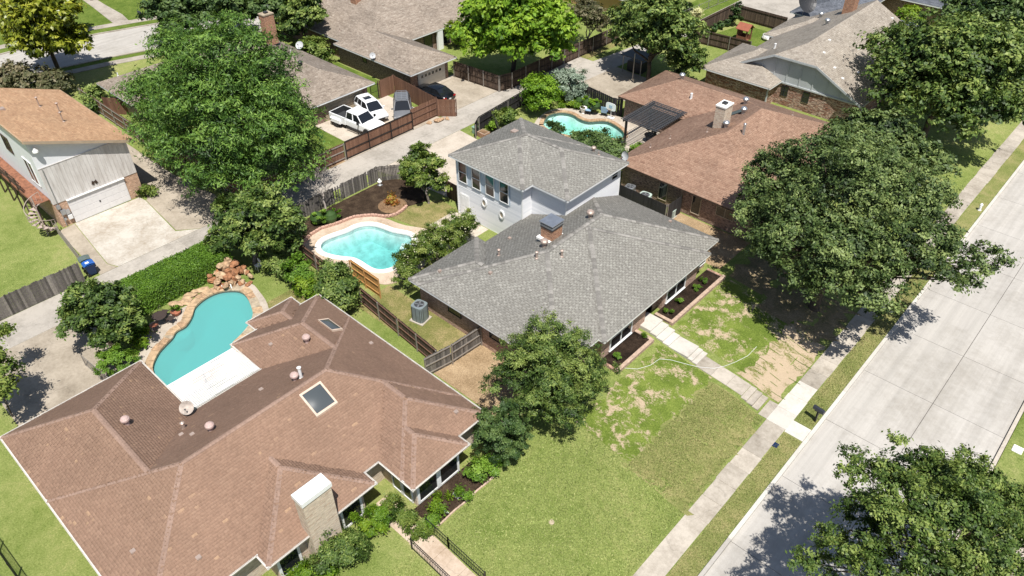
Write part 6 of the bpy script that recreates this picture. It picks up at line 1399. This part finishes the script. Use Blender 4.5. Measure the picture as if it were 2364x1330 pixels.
dish('rusty grey dish on the inner edge of the brown roof by the patio cover', (-33.0, 8.9, ZL+.05), R(-35), .4, .55, 45, 'dish_rust')
dish('small dish on the eave of the taupe roof near the chimney', (-73.4, 45.0, 2.4), R(-60), .45, .5); dish('white dish on a pole at the taupe garage side', (-64.9, 48.4, 2.4), R(-30), .33, .6, 30)
dish('thin tilted dish at the corner of the reddish roof', (-31.6, 48.7, 2.6), R(-100), .4, .5, 15); dish('large black mesh dish in front of the slate roof', (-36.3, 91.3, 2.6), R(-20), 1.4, 1.9, 30, 'metal_dark')
tb = thing('utility_box', 'small green utility box on the alley verge by the brick planter', 'utility box', (-48.3, 47.2, 0)); plain('utility_green', (.22, .33, .25), .6)
MB().box(-48.5, -48.1, 47.0, 47.4, 0, .65).build('cabinet', 'utility_green', tb, bevel=.02); MB().box(-48.55, -48.05, 46.95, 47.45, .652, .71).build('lid', 'utility_green', tb)
bp = thing('brick_box', 'square brick planter on the alley verge behind the two-storey roof', 'planter', (-47.2, 47.3, 0)); MB().box(-47.7, -46.7, 46.9, 47.7, 0, .5).build('wall', 'brick_orange', bp); MB().box(-47.6, -46.8, 47.0, 47.6, .502, .53).build('soil', 'mulch_tan', bp)
uv = thing('meter_cover', 'white square meter cover on the grass across the street', 'cover', (2.5, 41.9, -1.13)); MB().box(2.2, 2.75, 41.5, 42.1, -1.15, -1.06).build('lid', 'coping_white', uv, bevel=.02)
uv = thing('meter_cover', 'small blue meter lid beside the pavement', 'cover', (-8.35, 32.4, -1.11)); MB().box(-8.5, -8.2, 32.2, 32.6, -1.14, -1.085).build('lid', 'bin_blue', uv, bevel=.01)
uv = thing('drain_cover', 'small round tan drain cover in the front lawn of the brown house', 'cover', (-14.6, 18.9, gz(-14.6))); MB().lathe((-14.6, 18.9, gz(-14.6)-.02), [(.16, 0), (.16, .04), (.13, .045)], 16).build('lid', 'stone_grey', uv)
hs_ = thing('garden_hose', 'thin white hose lying across the front lawn and path', 'hose', (-16, 34, -.5)); m = MB(); HP = [(-18.4, 30.6), (-17.7, 31.2), (-17.3, 32.1), (-17.2, 33.0), (-16.6, 33.5), (-15.8, 33.9), (-15.0, 34.25), (-14.2, 34.9), (-13.8, 35.6), (-13.5, 36.5), (-13.2, 37.6), (-13.2, 38.8)]; HP = [tuple(p) for p in HP]
for i in range(len(HP)-1):
    a, b = HP[i], HP[i+1]
    m.tube((a[0], a[1], gz(a[0])+(.08 if 34.1 < a[1] < 35.7 else .03)), (b[0], b[1], gz(b[0])+(.08 if 34.1 < b[1] < 35.7 else .03)), .011, n=6)
m.build('hose', 'white_paint', hs_)

# ------------------------------------------------------------------ pool furniture and yard things
rk = thing('rock_waterfall', 'stacked red and tan boulders forming a waterfall at the head of the milky pool', 'waterfall', (-45.6, 18.6, 0))
def boulder(parent, c, r, mat, seed, nm='boulder'):
    bm = bmesh.new(); bmesh.ops.create_icosphere(bm, subdivisions=2, radius=1); rn = random.Random(seed); ph = [rn.uniform(0, 6) for _ in range(6)]
    for v in bm.verts:
        d = 1+.2*math.sin(3*v.co.x+ph[0])+.18*math.sin(4*v.co.y+ph[1])+.15*math.sin(4*v.co.z+ph[2])+rn.uniform(-.13, .13); v.co = Vector((v.co.x*r[0], v.co.y*r[1], v.co.z*r[2]))*d
    me = bpy.data.meshes.new(nm); bm.to_mesh(me); bm.free(); me.materials.append(MATS[mat]); o = bpy.data.objects.new(nm, me); link(o); place(o, c, parent); o.rotation_euler = (0, 0, rn.uniform(0, 3)); return o
rn = random.Random(9)
for k, (x, y, z, s) in enumerate(((-44.9, 17.5, .15, .45), (-44.5, 18.1, .15, .4), (-45.2, 18.2, .45, .5), (-45.9, 18.0, .5, .55), (-45.4, 18.9, .5, .5), (-46.2, 18.7, .85, .6), (-46.7, 18.2, .6, .5), (-46.8, 19.1, 1.05, .55), (-46.1, 19.4, .75, .5), (-46.5, 19.8, .5, .45), (-45.6, 19.6, .4, .4), (-44.8, 18.8, .25, .4), (-47.2, 18.6, .9, .5), (-45.6, 17.3, .25, .42), (-46.2, 17.2, .25, .45), (-44.2, 18.9, .15, .32), (-47.0, 17.6, .3, .45), (-45.0, 17.0, .1, .3), (-43.6, 19.2, .1, .3), (-46.3, 18.25, 1.1, .35), (-45.5, 18.45, .8, .35))):
    x, y = -45.6+(x+45.6)*.82, 18.4+(y-18.4)*.82
    boulder(rk, (x, y, z), (s*.72, s*rn.uniform(.6, .95), s*rn.uniform(.45, .65)), ('rock_red', 'rock_tan', 'rock_red', 'stone_flag')[k % 4], k)
for k in range(26):
    boulder(rk, (-45.6+rn.uniform(-1.3, 1.3), 18.5+rn.uniform(-1.3, 1.3), rn.uniform(.1, .6)), (rn.uniform(.15, .28),)*2+(rn.uniform(.1, .2),), ('rock_red', 'stone_flag', 'rock_tan')[k % 3], 200+k)
m = MB()
for x, y in ((-44.72, 17.75), (-44.5, 17.95), (-44.85, 17.45)): m.tube((x-.1, y+.05, .35), (x+.12, y-.05, -.16), .035, .05, 6)
plain('foam_white', (.8, .86, .86), .3); m.build('falling_water', 'foam_white', rk)
for k, (x, y) in enumerate(((-45.6, 14.9), (-45.9, 15.5), (-45.9, 16.2), (-45.7, 14.3))):
    boulder(None, (x, y, .08), (.55, .35, .14), 'stone_flag', 60+k, 'flat_rock'); tag(bpy.context.scene.collection.objects[-1], ('first', 'second', 'third', 'fourth')[k]+' flat tan rock at the hedge foot beside the milky pool', 'rock', 'flat rocks beside the milky pool')
lt = thing('garden_lattice', 'small white garden chair frame beside the rock waterfall', 'chair', (-44.9, 20.6, 0))
for k in range(4): MB().tube((-45.1+.35*(k % 2), 20.4+.35*(k//2), 0), (-45.1+.35*(k % 2), 20.4+.35*(k//2), .95 if k//2 else .45), .02, n=6).build('leg', 'white_paint', lt)
MB().box(-45.14, -44.71, 20.36, 20.79, .45, .48).build('seat', 'white_paint', lt); MB().box(-45.14, -44.71, 20.74, 20.78, .6, .95).build('backrest', 'white_paint', lt)
plain('terracotta', (.36, .13, .075), .8); plain('iron_brown', (.05, .035, .03), .6)
pt = thing('patio_table', 'round dark iron patio table by the milky pool', 'table', (-44.65, 12.6, .05)); MB().lathe((-44.65, 12.6, .72), [(.5, 0), (.5, .03), (.46, .035)], 18).build('table_top', 'iron_brown', pt)
for k in range(4): MB().tube((-44.65+.3*math.cos(k*1.57+.7), 12.6+.3*math.sin(k*1.57+.7), .05), (-44.65+.36*math.cos(k*1.57+.7), 12.6+.36*math.sin(k*1.57+.7), .72), .02, n=6).build('leg', 'iron_brown', pt)
for k, (x, y, a, lab) in enumerate(((-44.3, 11.95, 1.9, 'iron patio chair on the near side of the patio table'), (-45.1, 13.15, -.9, 'iron patio chair on the hedge side of the patio table'), (-44.15, 13.1, 3.6, 'iron patio chair on the pool side of the patio table'))):
    t = thing('patio_chair', lab, 'chair', (x, y, .05), 'chairs round the patio table', a, True); MB().box(-.22, .22, -.22, .22, .42, .45).build('seat', 'terracotta' if k == 0 else 'iron_brown', t); b = MB()
    for q in range(5): b.tube((-.2+.1*q, -.22, .45), (-.2+.1*q, -.28, .9), .012, n=5)
    b.tube((-.22, -.28, .9), (.22, -.28, .9), .018, n=6); b.build('backrest', 'iron_brown', t)
    for q in range(4): MB().tube((-.2+.4*(q % 2), -.2+.4*(q//2), 0), (-.2+.4*(q % 2), -.2+.4*(q//2), .42), .016, n=6).build('leg', 'iron_brown', t)
for x, y, lab in ((-44.6, 11.4, 'terracotta bowl pot with plant at the lower end of the patio'), (-44.75, 13.75, 'terracotta bowl pot with plant at the upper end of the patio')):
    t = thing('flower_pot', lab, 'pot', (x, y, .05), 'terracotta pots on the patio'); MB().lathe((x, y, .05), [(.2, 0), (.3, .12), (.36, .3), (.33, .31), (.28, .26)], 16).build('pot', 'terracotta', t); leaves('plant', [(x, y, .5, .3)], 260, .15, 'leaf_hedge', t, 7, clump=.15)
plain('pergola_wood', (.065, .067, .073), .45, var=.2)
pg = thing('pergola', 'black slatted pergola beside the mint pool and reddish roof', 'pergola', (-34.6, 57.4, 0))
for x in (-35.95, -32.75):
    for y in (54.9, 59.0): MB().box(x-.09, x+.09, y-.09, y+.09, 0, 2.72).build('post', 'wood_black', pg)
for x in (-35.95, -32.75): MB().box(x-.05, x+.05, 54.35, 59.5, 2.72, 2.90).build('beam', 'wood_black', pg)
for k in range(19): y = 54.4+5.05*k/18; MB().box(-36.25, -32.3, y-.045, y+.045, 2.902, 2.96).build('slat', 'pergola_wood', pg)
for k in range(8): x = -36.0+.5*k; MB().box(x-.02, x+.02, 54.35, 59.5, 2.962, 2.99).build('top_batten', 'pergola_wood', pg)
gt = thing('bistro_set_table', 'glass table under the black pergola', 'table', (-34.6, 57.2, .05)); MB().lathe((-34.6, 57.2, .72), [(.6, 0), (.6, .03)], 18).build('table_top', 'car_glass', gt)
for k in range(4): MB().tube((-34.6+.4*math.cos(k*1.57), 57.2+.4*math.sin(k*1.57), .05), (-34.6+.45*math.cos(k*1.57), 57.2+.45*math.sin(k*1.57), .72), .025, n=6).build('leg', 'black_iron', gt)
hp = thing('basketball_hoop', 'portable white basketball hoop at the edge of the mint pool', 'basketball hoop', (-40.3, 58.6, .05)); MB().box(-40.65, -39.95, 58.4, 58.85, .05, .2).build('base', 'white_paint', hp, bevel=.04); MB().tube((-40.3, 58.6, .15), (-40.3, 58.55, 1.5), .04).build('pole', 'white_paint', hp)
m = MB(); pts = [(-40.3+.6*math.copysign(abs(math.cos(a))**.5, math.cos(a)), 1.35+.4*math.copysign(abs(math.sin(a))**.5, math.sin(a))) for a in [2*math.pi*k/24 for k in range(24)]]
m.add([(x, y, z) for y in (58.45, 58.49) for x, z in pts], [(k, (k+1) % 24, 24+(k+1) % 24, 24+k) for k in range(24)]+[tuple(range(24)), tuple(range(47, 23, -1))]); m.build('backboard', 'white_paint', hp)
plain('blue_grey', (.35, .48, .58), .5); MB().box(-40.5, -40.1, 58.435, 58.448, 1.2, 1.5).build('target_square', 'blue_grey', hp)
m = MB(); [m.tube((-40.3+.22*math.cos(a), 58.2+.22*math.sin(a), 1.12), (-40.3+.22*math.cos(a+.4), 58.2+.22*math.sin(a+.4), 1.12), .012, n=5) for a in [k*.4 for k in range(16)]]; m.build('rim', 'rock_red', hp)
plain('cushion_blue', (.10, .22, .42), .8); plain('cushion_light', (.28, .42, .55), .8)
for k, (x, y, lab) in enumerate(((-41.2, 58.75, 'navy lounge chair with blue cushion beside the black fence'), (-42.6, 57.9, 'lounge seat with pale blue cushion left of the stemmed ball bush'))):
    t = thing('lounge_chair', lab, 'chair', (x, y, .05), rz=R(200), local=True); MB().box(-.32, .32, -.3, .3, .34, .4).build('seat', 'wood_black', t); MB().box(-.29, .29, -.27, .28, .402, .5).build('cushion', 'cushion_blue' if k == 0 else 'cushion_light', t, bevel=.03)
    if k == 0: MB().obox((0, .36, .72), (.3, 0, 0), (0, .03, 0), (0, .06, .34)).build('backrest', 'cushion_light', t)
    for q in range(4): MB().box(-.3+.54*(q % 2), -.24+.54*(q % 2), -.28+.5*(q//2), -.22+.5*(q//2), 0, .34).build('leg', 'wood_black', t)
ur = thing('garden_urn', 'pale stone urn planter at the edge of the mint pool', 'urn', (-43.1, 57.7, .05)); MB().lathe((-43.1, 57.7, .05), [(.22, 0), (.18, .08), (.3, .35), (.38, .6), (.36, .62), (.3, .55)], 16).build('urn', 'coping_white', ur); leaves('plant', [(-43.1, 57.7, .7, .28)], 200, .16, 'leaf_olive', ur, 3, clump=.12)
ph_ = thing('playhouse', 'small reddish timber playhouse on the corner lawn', 'playhouse', (-41.0, 86.6, 0)); plain('play_wood', (.20, .085, .05), .8); plain('play_roof', (.28, .09, .05), .7)
for x in (-41.6, -40.4):
    for y in (86.0, 87.2): MB().box(x-.07, x+.07, y-.07, y+.07, 0, 1.5).build('post', 'play_wood', ph_)
for y in (86.0, 87.2): MB().box(-41.6, -40.4, y-.04, y+.04, .05, .6).build('wall_panel', 'play_wood', ph_); MB().box(-41.6, -40.4, y-.03, y+.03, 1.3, 1.5).build('lintel', 'play_wood', ph_)
MB().box(-41.64, -41.56, 86.1, 87.1, .05, 1.3).build('wall_panel', 'play_wood', ph_); MB().box(-41.55, -40.45, 86.1, 87.1, .0, .05).build('floor', 'play_wood', ph_)
for s in (-1, 1): MB().add([(-41.85, 86.6, 2.05), (-40.15, 86.6, 2.05), (-40.15, 86.6+s*.85, 1.45), (-41.85, 86.6+s*.85, 1.45), (-41.85, 86.6, 2.0), (-40.15, 86.6, 2.0), (-40.15, 86.6+s*.85, 1.40), (-41.85, 86.6+s*.85, 1.40)], [(0, 1, 2, 3), (4, 7, 6, 5), (3, 2, 6, 7), (0, 3, 7, 4), (1, 5, 6, 2)]).build('roof_panel', 'play_roof', ph_)
bo_ = boulder(None, (-39.0, 88.6, .3), (.8, .6, .5), 'coping_white', 99, 'garden_boulder'); tag(bo_, 'big pale boulder on the corner lawn near the playhouse', 'boulder')
cp = thing('carport', 'small dark metal shelter under the blossom tree by the alley', 'carport', (-45.2, 69.8, 0))
for x in (-46.4, -44.0):
    for y in (69.0, 71.0): MB().tube((x, y, 0), (x, y, 1.9), .05).build('post', 'post_metal', cp)
MB().box(-46.7, -43.7, 68.8, 71.2, 1.9, 1.98).build('roof_panel', 'metal_dark', cp); MB().box(-46.2, -44.3, 69.5, 70.8, 0, 1.2).build('covered_trailer', 'metal_dark', cp, bevel=.06)
gp = thing('pole', 'thin grey steel pole at the end of the shaded drive', 'pole', (-43.9, 67.4, 0)); MB().tube((-43.9, 67.4, 0), (-43.9, 67.4, 3.2), .05).build('shaft', 'post_metal', gp)

# ------------------------------------------------------------------ vehicles
plain('paint_white', (.78, .79, .80), .25, var=.02, spec=.6); plain('paint_black', (.006, .007, .009), .2, var=.05, spec=.7); plain('paint_grey', (.20, .205, .215), .3, .3, var=.04)
plain('tyre', (.012, .012, .012), .85); plain('rim', (.45, .45, .46), .3, .8); plain('lamp_red', (.35, .01, .01), .2); plain('lamp_clear', (.7, .72, .74), .1); plain('bed_liner', (.03, .032, .036), .8); plain('plate', (.75, .75, .72), .5)
def loft(rings, cap=True):
    m = MB(); n = len(rings[0]); P = [p for r in rings for p in r]
    f = [(k*n+i, k*n+(i+1) % n, (k+1)*n+(i+1) % n, (k+1)*n+i) for k in range(len(rings)-1) for i in range(n)]
    if cap: f += [tuple(range(n-1, -1, -1)), tuple(range((len(rings)-1)*n, len(rings)*n))]
    return m.add(P, f)
def ringy(x, w, zb, zm, zt, tw): return [(x, -w*.88, zb), (x, -w, zb+.12), (x, -w, zm), (x, -w*.985, zm+.6*(zt-zm)), (x, -tw, zt), (x, 0, zt+.025), (x, tw, zt), (x, w*.985, zm+.6*(zt-zm)), (x, w, zm), (x, w, zb+.12), (x, w*.88, zb)]
def wheel(t, x, y, r, w, s):
    tw = MB().lathe((x, y, r), [(r*.6, -w/2), (r*.92, -w/2), (r, -w/2+.04), (r, w/2-.04), (r*.92, w/2), (r*.6, w/2)], 20, axis='y').build('wheel', 'tyre', t)
    m = MB().lathe((x, y+s*(w/2-.02), r), [(r*.62, -.01), (r*.62, .02), (r*.5, .028)], 16, axis='y'); m.build('rim', 'rim', tw)
    m = MB()
    for k in range(5): a = k*2*math.pi/5; m.obox((x+r*.3*math.cos(a), y+s*(w/2+.012), r+r*.3*math.sin(a)), (r*.28*math.cos(a), 0, r*.28*math.sin(a)), (-.03*math.sin(a), 0, .03*math.cos(a)), (0, .012, 0))
    m.build('spokes', 'metal_dark', tw)
def car(label, c, rz, paint, L, W, body, cabin, wr, wb, roofm=None, sunroof=False, rack=False, suv=False):
    """body: list of (x, zb, zm, zt) stations; cabin: (x_rear_base, x_rear_top, x_front_top, x_front_base, z_belt, z_roof)"""
    t = thing('car', label, 'car', c, 'cars parked behind the houses', rz, True); w = W/2
    rings = [ringy(x, w*(1-.10*max(0, abs(x)/(L/2)-.72)/.28), zb, zm, zt, w*.86*(1-.14*max(0, abs(x)/(L/2)-.72)/.28)) for x, zb, zm, zt in body]
    loft(rings).build('body', paint, t, smooth=True)
    xr, xrt, xft, xf, zb, zr = cabin; wb_, wt = w*.9, w*.70
    P = [(xr, -wb_, zb), (xf, -wb_*.97, zb), (xf, wb_*.97, zb), (xr, wb_, zb), (xrt, -wt, zr), (xft, -wt, zr), (xft, wt, zr), (xrt, wt, zr)]
    gl = MB().add(P, [(0, 1, 5, 4), (1, 2, 6, 5), (2, 3, 7, 6), (3, 0, 4, 7), (4, 5, 6, 7)]).build('windows', 'car_glass', t)
    rows = []
    for k in range(7):
        x = xrt-.05+(xft-xrt+.1)*k/6; h = .045*math.sin(math.pi*k/6); rows.append([(x, -wt-.02, zr-.01), (x, -wt*.6, zr+.022+h), (x, 0, zr+.03+h), (x, wt*.6, zr+.022+h), (x, wt+.02, zr-.01)])
    ro = MB().grid(rows).build('car_roof', roofm or paint, t, smooth=True)
    m = MB()
    for s in (-1, 1):
        for a, b in (((xr, s*wb_, zb), (xrt, s*wt, zr)), ((xf, s*wb_*.97, zb), (xft, s*wt, zr))): m.bar(Vector(a)+Vector((0, s*.005, 0)), b, .07, .05)
        xm = (xr+xf)/2-.05; m.bar((xm, s*(wb_+.004), zb), (xm, s*(wt+.004), zr), .08, .03); m.bar((xrt, s*wt, zr), (xft, s*wt, zr), .05, .05)
        if suv: m.bar((xr*.55+xm*.45, s*(wb_+.004), zb), (xrt*.6+xm*.4, s*(wt+.004), zr), .1, .03)
    m.build('pillars', paint, t)
    for s in (-1, 1):
        MB().obox((xf-.28, s*(w+.08), zb+.06), (.07, 0, 0), (0, .1, 0), (0, 0, .065)).build('mirror', paint, t, bevel=.02)
        for x in (-wb, wb):
            MB().lathe((x, s*(w-.06), wr), [(wr*1.13, -.04), (wr*1.13, .04), (wr*1.02, .055)], 20, axis='y').build('wheel_arch', 'black_iron', t); wheel(t, x, s*(w-.1), wr, .22, s)
        xe = body[-1][0]; MB().obox((xe-.16, s*w*.72, body[-2][3]-.12), (.12, 0, 0), (0, .16, 0), (0, 0, .055)).build('headlight', 'lamp_clear', t)
        xe = body[0][0]; MB().obox((xe+.08, s*w*.74, body[1][3]-.16), (.09, 0, 0), (0, .17, 0), (0, 0, .07)).build('tail_light', 'lamp_red', t)
    xe = body[-1][0]; MB().obox((xe-.005, 0, .5), (.03, 0, 0), (0, w*.45, 0), (0, 0, .09)).build('grille', 'black_iron', t)
    xe = body[0][0]; MB().obox((xe-.004, 0, .62), (.012, 0, 0), (0, .16, 0), (0, 0, .07)).build('licence_plate', 'plate', t)
    if sunroof: MB().obox(((xrt+xft)/2+.1, 0, zr+.078), (.35, 0, 0), (0, wt*.6, 0), (0, 0, .006)).build('sunroof', 'car_glass', ro)
    if rack:
        m = MB()
        for s in (-1, 1): m.bar((xrt, s*wt*.8, zr+.16), (xft, s*wt*.8, zr+.16), .04, .04)
        for k in range(6): x = xrt+(xft-xrt)*k/5; m.bar((x, -wt*.8, zr+.16), (x, wt*.8, zr+.16), .04, .03)
        m.bar((xrt, 0, zr+.15), (xft, 0, zr+.15), .03, .03); m.build('roof_rack', 'metal_grey', ro)
    return t
sedan = [(-2.4, .45, .6, .75), (-2.3, .3, .62, .95), (-1.7, .24, .64, 1.0), (-.8, .2, .62, .96), (.9, .2, .6, .92), (1.7, .22, .58, .84), (2.25, .28, .52, .72), (2.4, .38, .48, .58)]
suvb = [(-2.25, .5, .75, .95), (-2.18, .35, .75, 1.12), (-1.5, .28, .72, 1.08), (0, .26, .70, 1.05), (1.0, .26, .68, 1.02), (1.75, .28, .66, .94), (2.15, .34, .6, .82), (2.25, .45, .58, .7)]
car('glossy black sedan parked before the cream garage door', (-57.1, 49.95, .035), R(182), 'paint_black', 4.8, 1.85, sedan, (-2.1, -1.1, .35, 1.25, .93, 1.42), .33, 1.4)
car('white SUV with sunroof between the pickup and the grey car', (-58.8, 42.85, .035), R(-12), 'paint_white', 4.5, 1.85, suvb, (-2.05, -1.75, .35, 1.2, 1.03, 1.62), .35, 1.32, sunroof=True, suv=True)
car('grey car with roof rack parked at an angle behind the sliding gate', (-56.6, 45.15, .035), R(-40), 'paint_grey', 4.5, 1.85, suvb, (-2.05, -1.75, .35, 1.2, 1.03, 1.62), .35, 1.32, roofm='paint_grey', rack=True, suv=True)
pk = thing('pickup_truck', 'white crew-cab pickup with black bed and dual rear wheels behind the gate', 'pickup', (-57.55, 40.2, .035), rz=R(5), local=True); w = .98
loft([ringy(x, w*q, zb, zm, zt, w*.9*q) for x, zb, zm, zt, q in ((-.75, .45, .9, 1.22, 1), (.2, .4, .85, 1.2, 1), (1.3, .4, .85, 1.18, 1), (1.6, .42, .9, 1.2, .99), (2.6, .45, .9, 1.15, .97), (3.0, .5, .85, 1.05, .93), (3.1, .55, .8, .95, .9))]).build('body', 'paint_white', pk, smooth=False, bevel=.01)
for s in (-1, 1): MB().box(-3.0, -.74, s*w-.05, s*w+.05, .5, 1.28).build('bed_side', 'paint_white', pk, bevel=.02); MB().obox((-1.95, s*(w+.16), .72), (.75, 0, 0), (0, .15, 0), (0, 0, .28)).build('rear_fender', 'paint_white', pk, bevel=.1)
MB().box(-3.06, -2.97, -w, w, .5, 1.26).build('tailgate', 'paint_white', pk, bevel=.02); MB().box(-2.96, -.76, -w+.06, w-.06, .6, .68).build('bed_floor', 'bed_liner', pk); MB().box(-.80, -.76, -w+.06, w-.06, .68, 1.2).build('bed_front', 'bed_liner', pk); MB().box(-2.965, -2.93, -w+.06, w-.06, .68, 1.245).build('bed_end', 'bed_liner', pk)
for s in (-1, 1): MB().box(-2.96, -.76, s*(w-.085)-.02, s*(w-.085)+.02, .68, 1.24).build('bed_liner', 'bed_liner', pk)
P = [(-.72, -.88, 1.2), (1.5, -.86, 1.17), (1.5, .86, 1.17), (-.72, .88, 1.2), (-.6, -.72, 1.85), (.85, -.72, 1.85), (.85, .72, 1.85), (-.6, .72, 1.85)]
MB().add(P, [(0, 1, 5, 4), (1, 2, 6, 5), (2, 3, 7, 6), (3, 0, 4, 7), (4, 5, 6, 7)]).build('windows', 'car_glass', pk); ro = MB().box(-.66, .92, -.77, .77, 1.84, 1.93).build('cab_roof', 'paint_white', pk, bevel=.035)
m = MB()
for s in (-1, 1):
    for a, b in (((-.72, s*.885, 1.2), (-.6, s*.725, 1.85)), ((1.5, s*.865, 1.17), (.85, s*.725, 1.85)), ((.3, s*.885, 1.18), (.2, s*.73, 1.85))): m.bar(a, b, .09, .05)
m.build('pillars', 'paint_white', pk)
for s in (-1, 1):
    wheel(pk, 2.15, s*(w-.1), .42, .26, s); wheel(pk, -1.95, s*(w+.12), .42, .26, s); wheel(pk, -1.95, s*(w-.2), .42, .24, s); MB().lathe((2.15, s*(w-.03), .45), [(.49, -.03), (.49, .03), (.45, .04)], 20, axis='y').build('wheel_arch', 'black_iron', pk); MB().obox((1.25, s*(w+.16), 1.32), (.06, 0, 0), (0, .13, 0), (0, 0, .14)).build('mirror', 'black_iron', pk, bevel=.02)
    MB().obox((3.02, s*.74, .92), (.08, 0, 0), (0, .16, 0), (0, 0, .1)).build('headlight', 'lamp_clear', pk); MB().box(-.5, 1.5, s*(w+.1)-.06, s*(w+.1)+.06, .42, .47).build('running_board', 'black_iron', pk)
MB().box(3.06, 3.13, -.55, .55, .6, .98).build('grille', 'black_iron', pk); MB().box(3.0, 3.2, -.95, .95, .4, .58).build('bumper', 'rim', pk, bevel=.03)

# ------------------------------------------------------------------ small things along the kerbs and alley
hy = thing('fire_hydrant', 'small white fire hydrant on the grass verge near the far street end', 'hydrant', (-7.6, 67.8, -1.13)); MB().lathe((-7.6, 67.8, -1.13), [(.16, 0), (.16, .06), (.11, .08), (.11, .5), (.14, .52), (.13, .6), (.05, .7)], 12).build('barrel', 'white_paint', hy)
for s_ in (-1, 1): MB().tube((-7.6, 67.8, -.72), (-7.6, 67.8+s_*.2, -.72), .055, n=8).build('nozzle', 'white_trim', hy)
og = thing('garden_ornament', 'grey and white garden ornament at the fence in the mulch bed', 'ornament', (-47.6, 34.6, .04)); MB().lathe((-47.6, 34.6, .04), [(.14, 0), (.1, .1), (.16, .25), (.2, .4), (.08, .5), (.11, .58), (.02, .68)], 12).build('statue', 'coping_white', og); MB().box(-47.78, -47.42, 34.42, 34.78, .02, .09).build('plinth', 'metal_grey', og)
for k, (x, y, r_, lab) in enumerate(((-52.75, 46.6, .5, 'larger tan boulder at the alley corner by the gate'), (-53.1, 45.6, .3, 'smaller tan rock beside the gate end'), (-52.4, 47.4, .28, 'small rock by the driveway edge at the alley corner'))): tag(boulder(None, (x, y, .12), (r_, r_*.7, r_*.5), 'rock_tan', 300+k, 'boulder'), lab, 'boulder', 'rocks at the alley corner')
